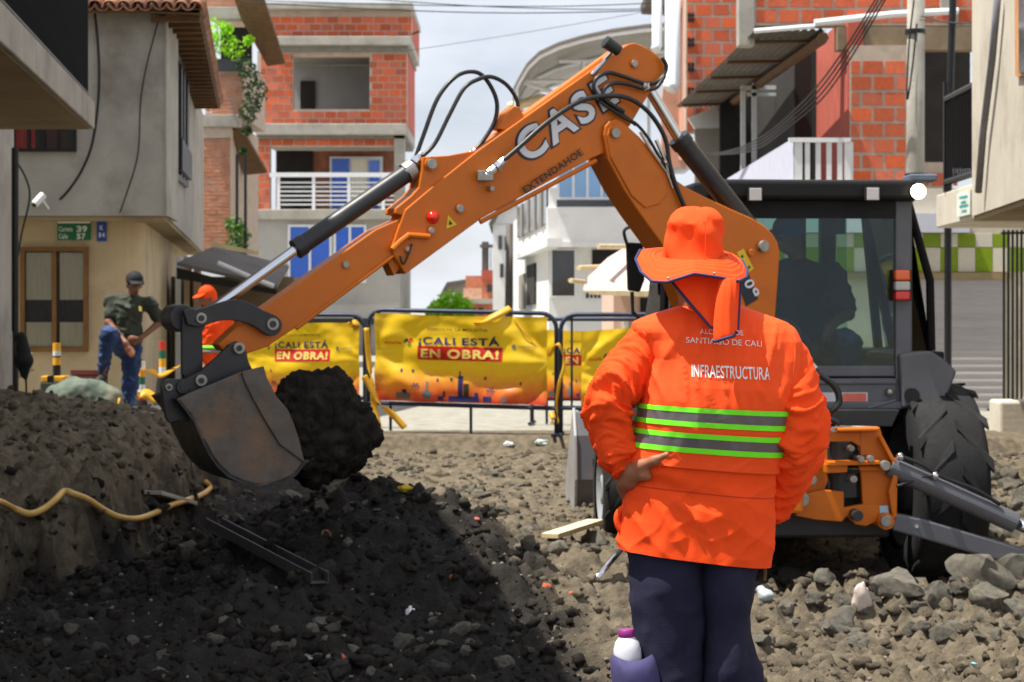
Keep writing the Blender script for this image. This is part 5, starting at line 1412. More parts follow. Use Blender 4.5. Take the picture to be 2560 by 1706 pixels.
# eaves: barrel tiles along the front, boarded overhang along the side
ze = zev - .10
TILE = G()
n_ = 10; v_ = []
for j in (0, 1):
    for k in range(n_ + 1):
        a = math.pi * k / n_; r_ = .09 - .012*j
        v_.append((r_*math.cos(a), j*.42, r_*math.sin(a)))
for j in (0, 1):
    for k in range(n_ + 1):
        a = math.pi * k / n_; r_ = .076 - .012*j
        v_.append((r_*math.cos(a), j*.42, r_*math.sin(a)))
m1 = n_ + 1
f_ = [(k, k+1, m1+k+1, m1+k) for k in range(n_)] + [(2*m1+k, 3*m1+k, 3*m1+k+1, 2*m1+k+1) for k in range(n_)] + [(k, 2*m1+k, 2*m1+k+1, k+1) for k in range(n_)]
TILE_ME = mesh('roof_tile', v_, f_, MT['tile_roof'], True)
TILE_UP = mesh('roof_tile', [(a, b, .05 - c) for a, b, c in v_], [tuple(reversed(q)) for q in f_], MT['tile_roof'], True)
xe = W1(512, 0).x
sl = math.atan(.42)
g = G(); g.prism([Vector((xe - .02, D1 - .30, ze + .0)), Vector((-9, D1 - .30, ze + .0)), Vector((-9, D1 + 4, ze + 1.8)), Vector((xe - .02, D1 + 4, ze + 1.8))], (0, 0, .04)); rf = g.build('roof', MT['brown_wood'], lh)
k = 0; x = xe - .06
while x > -6.6:
    for r_ in range(3):
        t = link('roof_tile', TILE_UP if k % 2 else TILE_ME); t.location = (x, D1 - .34 + r_*.36, ze + .06 + r_*.36*.42 + rs.uniform(-.008, .008)); t.rotation_euler = (sl*.92, 0, rs.uniform(-.04, .04)); par(t, rf)
    x -= .085; k += 1
g = G()
def eave_side(t): return Vector((xe, D1 - .30, ze)) + dirL * t
a, b = eave_side(0), eave_side(11.5)
ins = Vector((-.62, 0, .03))
g.prism([a, b, b + ins, a + ins], (0, 0, .05)); g.build('eave_boarding', MT['brown_wood'], rf)
t = .1; k = 0
while t < 11.4:
    p = eave_side(t); tl = link('roof_tile', TILE_UP if k % 2 else TILE_ME); tl.location = p + Vector((.03, 0, .08)); tl.rotation_euler = (R(22), 0, R(90)); par(tl, rf); t += .1; k += 1
for kk in range(22):
    p = eave_side(.2 + kk*.5); g = G(); g.box((p.x - .6, p.y, p.z - .07), (p.x - .02, p.y + .08, p.z - .004)); g.build('rafter', MT['brown_wood'], rf)
# signs on the ground floor
MT['sign_green'] = M('sign_green', S(20, 104, 66), 0.5, var=0.08); MT['sign_blue'] = M('sign_blue', S(30, 70, 160), 0.5, var=0.1); MT['sign_white'] = M('sign_white', S(226, 232, 224), 0.5, var=0.04)
sg = thing('street_sign', 'green street name sign with white lettering on the cream wall', 'sign', W2(186, 600, -.03))
slab_px(W2, 145, 551, 228, 601, -.030, -.002, 'plate', MT['sign_green'], sg, .004)
for q in ((146, 552, 227, 559), ): slab_px(W2, *q, -.033, -.031, 'border', MT['sign_white'], sg)
lettering('lettering', 'Carrera', lambda u, v: W2(149 + u, 579 - v, -.0325), MT['sign_white'], sg, 34, 12, bold=.01)
lettering('lettering', 'Calle', lambda u, v: W2(149 + u, 597 - v, -.0325), MT['sign_white'], sg, 22, 12, bold=.01)
for _k, _d in enumerate('39'): lettering('digit', _d, lambda u, v: W2(193 + 14*_k + u, 580 - v, -.0325), MT['sign_white'], sg, 12, 15, bold=.03)
for _k, _d in enumerate('57'): lettering('digit', _d, lambda u, v: W2(193 + 12*_k + u, 598 - v, -.0325), MT['sign_white'], sg, 10, 14, bold=.03)
sg = thing('house_number_sign', 'small blue number plate beside the green street sign', 'sign', W2(254, 604, -.03))
slab_px(W2, 243, 553, 267, 604, -.026, -.002, 'plate', MT['sign_blue'], sg, .003)
lettering('letter', 'K', lambda u, v: W2(251 + u, 576 - v, -.0285), MT['sign_white'], sg, 8, 12, bold=.02)
for _k, _d in enumerate('14'): lettering('digit', _d, lambda u, v: W2(249 + 7*_k + u, 594 - v, -.0285), MT['sign_white'], sg, 4 if _d == '1' else 7, 12, bold=.02)
sc_ = thing('security_camera', 'white bullet security camera under the jutting grey floor', 'camera', W1(100, 520, -.1))
g = G(); g.cyl(W1(96, 514, -.20), W1(114, 490, -.12), .045, .05, 16); g.build('housing', MT['white_paint'], sc_)
g = G(); g.cyl(W1(95, 516, -.205), W1(96, 514, -.195), .03, n=14); g.build('lens', MT['black_steel'], sc_)
g = G(); g.cyl(W1(112, 500, -.12), W1(122, 522, -.0), .014, n=8); g.build('bracket', MT['white_paint'], sc_)
for pts_, lb in (([(235,0),(246,100),(250,200),(244,290),(230,370),(205,430),(175,475),(152,500)], 'thick black cable drooping down the grey wall beside the balcony'), ([(402,40),(385,100),(365,180),(353,260),(350,350),(342,410),(320,480),(302,532)], 'thin dark cable trailing down the grey wall to the soffit')):
    g = G(); g.tube(smooth_path([W1(x, y, -.05) for x, y in pts_], 6), .016 if 'thick' in lb else .009, 6); tag(g.build('cable', MT['black_steel'], None, True), lb, 'cable')
g = G(); g.tube(smooth_path([P(36,395,21), P(62,440,21), P(74,480,21), P(70,520,21), P(55,580,21), P(45,640,21)], 6), .012, 6); tag(g.build('cable', MT['black_steel'], None, True), 'black cable looping beside the downpipe', 'cable')

# ------------------------------------------------------------------ narrow old brick house with plants
nb_ = thing('house', 'narrow weathered brick house with plants and brown overhangs beside the tiled house', 'house', P(560, 1000, 45))
D3 = 45.0; W3 = Wp(D3)
slab_px(W3, 500, 296, 575, 640, .06, 5, 'wall', MT['mortar'], nb_)
slab_px(W3, 530, 150, 608, 292, .05, 4, 'wall', MT['mortar'], nb_)
slab_px(W3, 500, -40, 612, 22, .05, 4, 'wall', MT['mortar'], nb_)
def brick_rect(W_, x0, y0, x1_, y1_, bw, bh_, parent, **kw):
    a, b = W_(x0, y1_), W_(x1_, y0)
    bricks(parent, Vector((a.x, a.y + kw.pop('dy', .05), a.z)), (1, 0, 0), b.x - a.x, b.z - a.z, bw, bh_, kw.pop('joint', .018), kw.pop('holes', []), **kw)
MT['brick_old'] = M('brick_old', S(190, 128, 98), 0.92, var=0.35, scale=4, bump=0.2, col2=S(160, 140, 124), c2pos=(0.5, 0.75))
for q in ((500, 345, 575, 640), (508, 300, 600, 290 + 0)):
    if q[3] > q[1]: brick_rect(W3, *q, .25, .085, nb_, dy=.06, stuff_mat=MT['brick_old'], only_stuff=True)
brick_rect(W3, 512, 242, 606, 290, .25, .085, nb_, dy=.05, stuff_mat=MT['brick_old'], only_stuff=True)
brick_rect(W3, 545, 178, 606, 242, .25, .085, nb_, dy=.05, stuff_mat=MT['brick_old'], only_stuff=True)
brick_rect(W3, 500, -30, 612, 22, .25, .085, nb_, dy=.05, stuff_mat=MT['brick_old'], only_stuff=True)
slab_px(W3, 504, 288, 600, 318, -.12, .3, 'concrete_band', MT['concrete'], nb_, .01)
slab_px(W3, 504, 318, 578, 345, -.02, .3, 'lintel', MT['mortar'], nb_)
slab_px(W3, 512, 20, 606, 50, -.15, .3, 'concrete_band', MT['concrete'], nb_, .01)
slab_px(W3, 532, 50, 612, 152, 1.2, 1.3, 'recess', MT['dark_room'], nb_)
slab_px(W3, 542, 150, 606, 178, -.2, .2, 'planter', M('planter', S(70, 74, 84), 0.8, var=0.2), nb_)
g = G(); g.prism([W3(600,8,-1.2), W3(676,10,-1.6), W3(694,140,1.5), W3(648,146,1.5), W3(606,52,-.2)], (0, .1, .06)); g.build('roof_overhang', MT['brown_wood'], nb_)
g = G(); g.prism([W3(576,322,.2), W3(600,318,.2), W3(640,418,2.0), W3(578,424,2.0)], (0, .1, .06)); g.build('roof_overhang', MT['brown_wood'], nb_)
leaf_mass('foliage', [(W3(545,80,-.3), .28), (W3(565,110,-.3), .30), (W3(590,130,-.3), .24), (W3(570,75,-.3), .16), (W3(625,105,-.3), .14), (W3(535,125,-.3), .25)], MT['leaf_lime'], '', '', nb_, 70, .07)
leaf_mass('hanging_vine', [(W3(620,170,-.4), .25), (W3(632,200,-.4), .28), (W3(645,235,-.4), .30), (W3(635,262,-.4), .26), (W3(625,290,-.4), .22), (W3(622,330,-.4), .12), (W3(612,380,-.3), .10)], MT['leaf_dark'], '', '', nb_, 110, .06)
for x in (600, 621):
    g = G(); g.cyl(W3(x, 390, -.5), W3(x, 800, -.5), .035, n=8); g.build('steel_post', MT['black_steel'], nb_)
sh = thing('shrub', 'green shrub growing beside the narrow brick house', 'shrub', W3(598, 640, -.4))
leaf_mass('foliage', [(W3(590,565,-.4), .22), (W3(605,590,-.4), .25), (W3(598,615,-.4), .26), (W3(600,640,-.4), .24)], MT['leaf'], '', '', sh, 140, .06)
g = G(); g.tube([W3(599,690,-.4), W3(600,620,-.4), W3(596,575,-.4)], [.04, .03, .01], 6); g.build('stem', MT['bark'], sh)

# low lean-to with dark sheet roof behind the bucket
ln = thing('lean_to', 'low dark roofed lean-to between the tiled house and the banners', 'shed', P(560, 1050, 30))
W4 = Wp(30.0)
slab_px(W4, 405, 690, 720, 1070, .8, 3.0, 'wall', M('shed_wall', S(120, 104, 82), 0.9, var=0.25, scale=3), ln)
g = G(); g.prism([W4(505,618,1.2), W4(700,668,1.2), W4(712,722,-1.0), W4(470,668,-1.0)], (0, .03, .05)); g.build('sheet_roof', MT['sheet_dark'], ln)
g = G(); g.prism([W4(470,672,-1.02), W4(560,696,-1.02), W4(712,726,-1.02), W4(712,738,-1.02), W4(470,700,-1.02)], (0, .05, 0)); g.build('fascia', MT['dark_room'], ln)
g = G(); g.tube([W4(572,662,-1.1), W4(650,696,-1.1), W4(706,718,-1.1)], .035, 8); g.build('gutter', MT['white_paint'], ln)
g = G(); g.prism([W4(543,608,-.6), W4(660,632,-.6), W4(660,642,-.6), W4(543,620,-.6)], (0, .12, 0)); tag(g.build('beam', MT['pale_wood']), 'pale timber beam sticking out above the dark lean-to roof', 'beam')
g = G(); 
for x, m_ in ((424, 'white_paint'), (446, 'cream_wall'), (470, 'pink_wall')):
    slab_px(W4, x, 640, x + 14, 1050, .5, .75, 'post', MT[m_], ln)

# ------------------------------------------------------------------ tall unfinished brick building
tb = thing('building', 'tall unfinished orange brick building with concrete slabs and a white balcony railing', 'building', P(830, 900, 58))
D5 = 57.0; W5 = Wp(D5)
WA = W5
slab_px(W5, 648, 22, 1028, 92, .3, .6, 'wall', MT['mortar'], tb)
for q in ((640, 125, 730, 312), (922, 125, 1016, 312), (730, 125, 922, 138), (730, 271, 922, 312)):
    slab_px(W5, *q, .3, .6, 'wall', MT['mortar'], tb)
for q in ((575, 345, 672, 527), (672, 345, 985, 366)):
    slab_px(W5, *q, .3, .6, 'wall', MT['mortar'], tb)
vis = lambda p: True
a = W5(0, 0)
def rect_m(x0, y0, x1_, y1_, ox, oz):
    p, q = W5(x0, y1_), W5(x1_, y0); return (p.x - ox, p.z - oz, q.x - ox, q.z - oz)
p = W5(668, 92); brick_rect(W5, 668, 26, 1028, 92, .335, .205, tb, dy=.30, joint=.03, limit=75)
o_ = W5(648, 312); brick_rect(W5, 648, 128, 1016, 312, .335, .205, tb, dy=.30, joint=.03, limit=165, holes=[rect_m(730, 138, 922, 271, o_.x, o_.z)])
brick_rect(W5, 600, 345, 985, 525, .335, .205, tb, dy=.30, joint=.03, limit=60, holes=[rect_m(672, 366, 990, 530, W5(600, 525).x, W5(600, 525).z)])
for q, nm in (((640, 8, 1032, 24), 'roof_slab'), ((684, 92, 1028, 114), 'floor_slab'), ((640, 310, 1016, 338), 'floor_slab'), ((575, 524, 1004, 550), 'floor_slab')):
    slab_px(W5, *q, -.12, 5, nm, MT['concrete'], tb, .02)
for q in ((684, 114, 1020, 127), (640, 338, 1012, 346)):
    slab_px(W5, *q, .1, 5, 'beam', M('shaded_beam_concrete', S(128, 124, 116), 0.95, var=0.2), tb)  # darker than the slabs: the shade beneath them is in the colour
slab_px(W5, 985, 338, 1011, 525, .1, .5, 'column', MT['concrete'], tb)
for q in ((1012, 127, 1016, 310), (1024, 24, 1028, 92)): slab_px(W5, *q, .6, 5, 'side_wall', MT['red_wall'], tb)
# room behind the big opening
slab_px(W5, 690, 130, 1000, 300, 3.2, 3.3, 'room_wall', MT['grey_room'], tb); slab_px(W5, 722, 172, 760, 271, 3.1, 3.19, 'doorway', MT['dark_room'], tb)
slab_px(W5, 640, 296, 1010, 309, .6, 3.2, 'room_floor', MT['concrete'], tb)
# balcony recess
slab_px(W5, 672, 366, 985, 525, 1.7, 1.8, 'recess_wall', M('recess_brick', S(150, 96, 72), 0.9, var=0.3, scale=4), tb)
slab_px(W5, 676, 366, 768, 525, 1.6, 1.69, 'doorway', MT['dark_room'], tb)
dw = thing('sliding_door', None, None); par(dw, tb)
slab_px(W5, 812, 382, 948, 520, 1.52, 1.58, 'frame', MT['white_paint'], dw)
slab_px(W5, 818, 388, 862, 516, 1.46, 1.51, 'pane', MT['blue_glass'], dw); slab_px(W5, 914, 392, 940, 516, 1.46, 1.51, 'pane', MT['blue_glass'], dw)
slab_px(W5, 868, 388, 908, 516, 1.46, 1.51, 'curtain', MT['curtain'], dw)
rl = thing('balcony_railing', None, None); par(rl, tb)
for y in (437,): slab_px(W5, 674, 432, 985, 443, -.02, .06, 'top_rail', MT['white_paint'], rl)
for x in (696, 784, 872, 958): slab_px(W5, x-4, 443, x+4, 524, 0, .05, 'baluster', MT['white_paint'], rl)
for k in range(6): y = 455 + 11*k; slab_px(W5, 700, y, 985, y+3.5, .01, .04, 'rail', MT['white_paint'], rl)
# grey rendered lower storey
slab_px(W5, 575, 550, 1000, 920, .12, 6, 'rendered_wall', M('render_grey', S(176, 174, 168), 0.9, var=0.1, scale=1.2, col2=S(140, 136, 130), c2pos=(.5, .75)), tb)
window(Wp(D5 + .12), 720, 562, 830, 708, tb, MT['white_paint'], 2, 6, glass='blue_glass')
window(Wp(D5 + .12), 834, 562, 916, 708, tb, MT['white_paint'], 2, 6, glass='blue_glass')
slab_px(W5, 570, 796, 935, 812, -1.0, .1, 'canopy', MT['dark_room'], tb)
slab_px(W5, 575, 440, 600, 480, .28, .3, 'wall', MT['red_wall'], tb)
wn = window(Wp(D5 + .27), 577, 425, 624, 486, tb, MT['white_paint'], 1, 5, glass='dark_glass')
slab_px(Wp(D5 + .27), 582, 430, 618, 445, -.05, -.03, 'blind', MT['blue_glass'], wn)
g = G(); g.tube([W5(1028,82,.4), W5(1046,74,.4)], .03, 6); g.build('rebar', MT['black_steel'], tb)

# ------------------------------------------------------------------ white house with the curved terrace roof
wh = thing('house', 'white two storey house with a curved metal terrace roof behind the digger arm', 'house', P(1450, 950, 50))
D6 = 50.0; W6 = Wp(D6)
pA = W6(1372, 770); pB = P(1284, 770, 70)
dS = (pB - pA); dS.z = 0
def z6(y): return W6(0, y).z
zt6, zg6 = z6(395), -.1
g = G(); prism_xy(g, [(pA.x, D6), (pB.x, pB.y), (pB.x + 9, pB.y), (W6(1760, 0).x, D6)], zg6, z6(470)); g.build('wall', MT['white_wall'], wh)
slab_px(W6, 1366, 520, 1760, 612, -.5, .2, 'balcony_parapet', MT['white_wall'], wh, .02)
slab_px(W6, 1362, 606, 1760, 620, -.55, .2, 'balcony_slab', MT['white_wall'], wh)
slab_px(W6, 1372, 380, 1760, 396, -.1, 6, 'terrace_slab', MT['white_wall'], wh)
window(W6, 1392, 398, 1580, 500, wh, MT['white_paint'], 5, 6, glass='sky_glass')
slab_px(W6, 1392, 500, 1580, 518, -.03, .02, 'dark_panes', MT['dark_glass'], wh)  # strip of dark glass below the pale blue panes
window(W6, 1376, 622, 1440, 744, wh, MT['white_paint'], 1, 4, glass='dark_glass')
slab_px(W6, 1480, 625, 1580, 670, -.04, .02, 'opening', MT['dark_room'], wh)
window(W6, 1462, 730, 1524, 748, wh, MT['white_paint'], 6, 2, glass='dark_glass', name='lattice')
nS = Vector((dS.y, -dS.x, 0)).normalized() * -1
if nS.x > 0: nS = -nS
def S6(x, y, off=0.0): return on_plane(x, y, pA + nS * off, nS)
def side_quad(poly, name, mat, off=.05, th=.1):
    g = G(); g.prism([S6(x, y, off) for x, y in poly], -nS * th); return g.build(name, mat, wh)
side_quad([(1292,520),(1366,468),(1366,560),(1292,596)], 'side_glazing', MT['dark_glass'])
for x in (1300, 1316, 1332, 1348): side_quad([(x, 512-(x-1300)*.7), (x+5, 509-(x-1300)*.7), (x+5, 590-(x-1300)*.5), (x, 592-(x-1300)*.5)], 'mullion', MT['sheet_grey'], .08)
side_quad([(1288,636),(1368,596),(1368,616),(1288,650)], 'side_parapet', MT['white_paint'], .3, .35)
side_quad([(1316,665),(1336,658),(1336,760),(1316,764)], 'doorway', MT['dark_room'], .06)
side_quad([(1296,690),(1310,684),(1310,772),(1296,774)], 'shutter', MT['sheet_grey'], .06)
# terrace roof: barrel vault on white posts
rp = [(1282,250),(1296,222),(1316,188),(1345,160),(1392,138),(1450,121),(1520,106),(1600,95),(1700,88)]
g = G()
for i in range(len(rp)-1):
    a, b = W6(*rp[i], -2), W6(*rp[i+1], -2); g.prism([a, b, b + Vector((0,0,.06)), a + Vector((0,0,.06))], (0, 9, 0))
tr = g.build('terrace_roof', MT['sheet_grey'], wh)
for dd in (-1.9, 2.5, 6.5):
    g = G(); g.tube([W6(x, y + 6, dd) for x, y in rp], .06, 6); g.build('arch', MT['white_paint'], tr)
for x, dd in ((1290, -1.9), (1290, 2.5), (1470, 2.5), (1640, 2.5)):
    g = G(); g.cyl(W6(x, 150 if x > 1300 else 240, dd), W6(x, 392, dd), .05, n=8); g.build('roof_post', MT['white_paint'], tr)
for (a, b) in (((1300,192),(1480,192)), ((1300,192),(1440,240)), ((1400,140),(1470,140)), ((1460,140),(1462,200))):
    g = G(); g.cyl(W6(*a, 1), W6(*b, 1), .06, n=8); g.build('truss', MT['white_paint'], tr)
slab_px(W6, 1290, 262, 1380, 396, 1.5, 1.7, 'terrace_wall', MT['pink_wall'], wh)
for (x, y) in ((1290,250),(1312,244),(1335,238),(1355,232)):
    g = G(); g.ball(W6(x, y, 1.4), .2, 10, 6, (1.2, 1, .6)); g.build('sack', MT['pale_wood'], wh, True)

# ------------------------------------------------------------------ houses farther along the street
f1 = thing('house', 'tall narrow white house with a sloping dark roof edge beyond the white terrace house', 'house', P(1260, 860, 72))
W7 = Wp(72.0)
slab_px(W7, 1232, 560, 1292, 860, 0, 6, 'wall', MT['white_wall'], f1)
g = G(); g.prism([W7(1222,560,-.3), W7(1250,508,-.3), W7(1294,500,-.3), W7(1294,514,-.3), W7(1254,522,-.3), W7(1226,572,-.3)], (0, 6, 0)); g.build('roof_edge', MT['sheet_dark'], f1)
g = G(); g.prism([W7(1234,561), W7(1254,522), W7(1292,514), W7(1292,561)], (0, 6, 0)); g.build('gable', MT['white_wall'], f1)
for (x, y) in ((1246,590),(1262,592),(1250,660),(1268,700)): slab_px(W7, x, y, x+9, y+34, -.05, .02, 'window', MT['dark_glass'], f1)
f2 = thing('house', 'small orange brick house with a balcony far along the street', 'house', P(1200, 840, 86))
W8 = Wp(86.0)
slab_px(W8, 1164, 690, 1242, 850, 0, 6, 'wall', MT['brick_far'], f2)
slab_px(W8, 1204, 676, 1240, 700, -.5, .1, 'upper_wall', MT['red_wall'], f2)
slab_px(W8, 1160, 748, 1240, 760, -1.2, 0, 'balcony_slab', MT['concrete'], f2)
slab_px(W8, 1160, 722, 1205, 748, -1.2, -1.1, 'balcony_wall', M('peach', S(220, 170, 140), .9), f2)
slab_px(W8, 1205, 605, 1222, 676, -.2, 0, 'post', MT['sheet_dark'], f2); slab_px(W8, 1200, 612, 1238, 620, -.3, 0, 'lintel', MT['sheet_dark'], f2)
for k in range(5): slab_px(W8, 1208 + 6*k, 622, 1210 + 6*k, 674, -.1, -.05, 'railing_bar', MT['black_steel'], f2)
for (x, y) in ((1176,770),(1196,770),(1218,712)): slab_px(W8, x, y, x+12, y+18, -.05, .02, 'window', MT['dark_glass'], f2)
f3 = thing('house', 'low grey gabled house at the far end of the street', 'house', P(1130, 830, 98))
W9 = Wp(98.0)
slab_px(W9, 1106, 728, 1170, 830, 0, 6, 'wall', MT['plaster'], f3)
g = G(); g.prism([W9(1098,742,-.5), W9(1118,706,-.5), W9(1172,698,-.5), W9(1172,708,-.5), W9(1122,718,-.5), W9(1104,744,-.5)], (0, 7, 0)); g.build('roof', MT['sheet_dark'], f3)
g = G(); g.prism([W9(1108,729), W9(1122,714), W9(1170,705), W9(1170,729)], (0, 5, 0)); g.build('gable', MT['plaster'], f3)
slab_px(W9, 1124, 730, 1136, 765, -.05, .02, 'window', MT['white_paint'], f3); slab_px(W9, 1146, 735, 1156, 760, -.05, .02, 'window', MT['dark_glass'], f3)
tr_ = thing('tree', 'bright lime green round tree above the central banner', 'tree', P(1130, 850, 62))
leaf_mass('crown', [(P(1100,775,62), .40), (P(1125,762,62), .48), (P(1150,772,62), .42), (P(1112,790,62), .45), (P(1145,790,62), .45), (P(1085,790,62), .28), (P(1168,788,62), .26)], MT['leaf_lime'], '', '', tr_, 420, .08)
g = G(); g.tube([P(1130,870,62), P(1131,810,62), P(1128,775,62)], [.12, .08, .03], 8); g.build('trunk', MT['bark'], tr_)
g = G(); g.tube([P(1131,812,62), P(1105,780,62)], [.05, .02], 6); g.tube([P(1131,808,62), P(1150,778,62)], [.05, .02], 6); g.build('limb', MT['bark'], tr_)

# ------------------------------------------------------------------ pink house with canvas awning
pk = thing('house', 'pink plastered house with a pale awning beside the loader mirror', 'house', P(1600, 960, 38))
W10 = Wp(38.0)
slab_px(W10, 1534, 724, 1660, 1020, 0, 5, 'wall', MT['pink_wall'], pk)
slab_px(W10, 1556, 800, 1570, 1000, -.1, .0, 'pilaster', MT['white_wall'], pk)
g = G(); g.prism([W10(1452,728,-1.4), W10(1462,700,-1.2), W10(1520,650,0), W10(1566,622,.6), W10(1680,622,.6), W10(1680,730,-1.4)], (0, .05, .04)); g.build('awning', M('awning_canvas', S(226, 206, 196), .85, var=.08, transl=.2), pk)
g = G(); g.prism([W10(1452,728,-1.42), W10(1680,730,-1.42), W10(1680,746,-1.42), W10(1470,738,-1.42)], (0, .04, 0)); g.build('awning_edge', MT['pale_wood'], pk)
for (a, b) in (((1421,704),(1470,708)), ((1440,674),(1510,668)), ((1488,622),(1560,618))):
    g = G(); g.cyl(W10(*a, -1.3), W10(*b, -.2), .045, n=8); g.build('awning_pole', MT['pale_wood'], pk)
slab_px(W10, 1600, 745, 1640, 870, -.06, .02, 'doorway', MT['dark_room'], pk)
# ------------------------------------------------------------------ right: brick building with sheet awning and white balcony
rb = thing('building', 'red brick building with a dark sheet awning and white balcony above the cab', 'building', P(2150, 1000, 30))
D7 = 29.5; W11 = Wp(D7)
# street-side wall of the first floor, set back under the awning
def RX(x, y, d): return P(x, y, d)
zA = P(1890, 75, 29).z
zfl = P(1990, 450, 28).z
slab_px(W11, 2127, 112, 2272, 620, .08, .4, 'wall', MT['mortar'], rb)
brick_rect(W11, 2127, 112, 2272, 620, .335, .232, rb, dy=.08, joint=.045, limit=70)
slab_px(W11, 2230, 400, 2400, 620, .5, .7, 'wall', MT['mortar'], rb)
brick_rect(Wp(D7 + .42), 2272, 402, 2400, 545, .335, .232, rb, dy=.08, joint=.045, limit=40)
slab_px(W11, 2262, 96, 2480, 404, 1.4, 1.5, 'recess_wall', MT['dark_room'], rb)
slab_px(W11, 2100, 62, 2480, 120, .2, .5, 'beam', M('dirty_beam', S(128, 112, 90), .95, var=.25, scale=3), rb)
brick_rect(Wp(D7 + .14), 2100, 58, 2480, 92, .335, .232, rb, dy=.05, joint=.045, limit=14)
x0 = W11(2127, 0).x
g = G(); g.box((x0 - .02, D7 + .12, zfl), (x0 + .2, D7 + 3.2, zA + .3)); g.build('side_wall', MT['red_wall'], rb)
g = G(); g.box((x0 + .25, D7 + .5, -.2), (x0 + 4, D7 + 9, zfl)); g.build('ground_storey', MT['mortar'], rb)
# recess wall farther along with doors, dark inside
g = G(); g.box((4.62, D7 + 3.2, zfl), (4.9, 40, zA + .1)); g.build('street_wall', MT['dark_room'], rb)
for (xa, xb, ya, yb) in ((1852,1864,226,432), (1880,1892,208,420), (1852,1960,214,224), (1868,1960,232,240)):
    g = G(); g.prism([P(xa, ya, 35.0), P(xb, ya, 35.0), P(xb, yb, 35.0), P(xa, yb, 35.0)], (0, .06, 0)); g.build('door_frame', MT['white_paint'], rb)
g = G(); g.prism([P(1946,240,34.8), P(1972,238,34.8), P(1972,440,34.8), P(1946,440,34.8)], (0, .3, 0)); g.build('door_pier', MT['red_wall'], rb)
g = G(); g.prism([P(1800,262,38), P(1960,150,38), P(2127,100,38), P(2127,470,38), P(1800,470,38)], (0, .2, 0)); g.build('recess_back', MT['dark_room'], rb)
g = G(); g.prism([P(1720,295,39.6), P(1800,262,39.6), P(1800,320,39.6), P(1738,322,39.6)], (0, .2, 0)); g.build('cornice', MT['white_wall'], rb)
g = G(); g.prism([P(1738,322,39), P(1800,320,39), P(1850,420,39), P(1850,500,39), P(1738,500,39)], (0, .2, 0)); g.build('lower_wall', MT['sheet_grey'], rb)
# awning of corrugated sheet
A_, B_, C_, Dd = P(1888,76,29), P(2066,74,29), P(1806,264,40), P(1690,268,40)
g = G()
def aw(u, v):
    p = A_.lerp(Dd, v).lerp(B_.lerp(C_, v), u); p.z += .02 * math.sin(u * 6.283 * 9); return p
g.grid(aw, 90, 6); aw_o = g.build('awning', MT['sheet_dark'], rb, True, solid=.006)
for v in (.08, .3, .5, .7, .92):
    g = G(); a, b = aw(0, v), aw(1, v); g.cyl(a - Vector((0,0,.06)), b - Vector((0,0,.06)), .03, n=6); g.build('purlin', MT['brown_wood'], aw_o)
g = G(); a, b = aw(1, 0), aw(1, 1); g.cyl(a - Vector((.05,0,.12)), b - Vector((.05,0,.12)), .09, n=6); g.build('wall_beam', MT['brown_wood'], aw_o)
for pts_, r_ in (([(1886,78),(2036,66)], .035), ([(2036,58),(2232,36),(2395,28)], .05)):
    g = G(); g.tube([P(x, y, 28.95) for x, y in pts_], r_, 8); g.build('gutter', MT['white_paint'], aw_o)
# upper storey
W12 = Wp(D7 + .25)
slab_px(W12, 1886, -60, 2480, 62, .10, .4, 'upper_wall', MT['mortar'], rb)
brick_rect(W12, 1890, -50, 2480, 58, .335, .232, rb, dy=.10, joint=.045, limit=80, keep=lambda p: p.z < P(0, -2, D7).z)
slab_px(W12, 1848, -60, 1888, 112, .05, .4, 'column', MT['concrete'], rb, .01)
slab_px(W12, 2352, -60, 2384, 30, -.02, .1, 'column', MT['concrete'], rb)
# farther wing
W13 = Wp(40.0)
fw_ = thing('building', 'farther red brick wing with hollow block ends and white pipes above the digger arm', 'building', P(1780, 950, 41))
slab_px(W13, 1716, -60, 1900, 330, .1, .5, 'wall', MT['mortar'], fw_)
brick_rect(W13, 1716, -40, 1900, 330, .355, .258, fw_, dy=.1, joint=.05, limit=70)
for k in range(4):
    y = 40 + 62*k
    for (dx, dy_) in ((0,0),(9,0),(0,12),(9,12)): slab_px(W13, 1720 + dx, y - 8 + dy_, 1727 + dx, y + 2 + dy_, .05, .075, 'block_hollow', MT['dark_room'], fw_)
g = G(); g.prism([P(1716,-60,40.1), P(1716,400,40.1), P(1688,400,46), P(1688,-60,46)], (.02, .2, 0)); g.build('side_wall', M('side_render', S(196, 140, 116), .9, var=.2, scale=2), fw_)
for (x, y1_, w_) in ((1640, 130, .10), (1678, 225, .16)):
    g = G(); g.tube([W13(x, -60, -.3), W13(x, y1_-10, -.3), W13(x-6, y1_, -.35)], w_, 12); g.build('drain_pipe', MT['white_paint'], fw_, True)
g = G(); g.prism([P(1612,-10,42), P(1700,-10,42), P(1690,14,42), P(1615,10,42)], (0, 1.5, 0)); g.build('roof_edge', MT['sheet_dark'], fw_)
g = G(); g.prism([P(1690,-60,44), P(1716,-60,44), P(1716,420,44), P(1655,420,44), P(1655,250,44)], (0, .4, 0)); g.build('rear_wall', M('rear_render', S(190, 150, 130), .9, var=.2, scale=2), fw_)
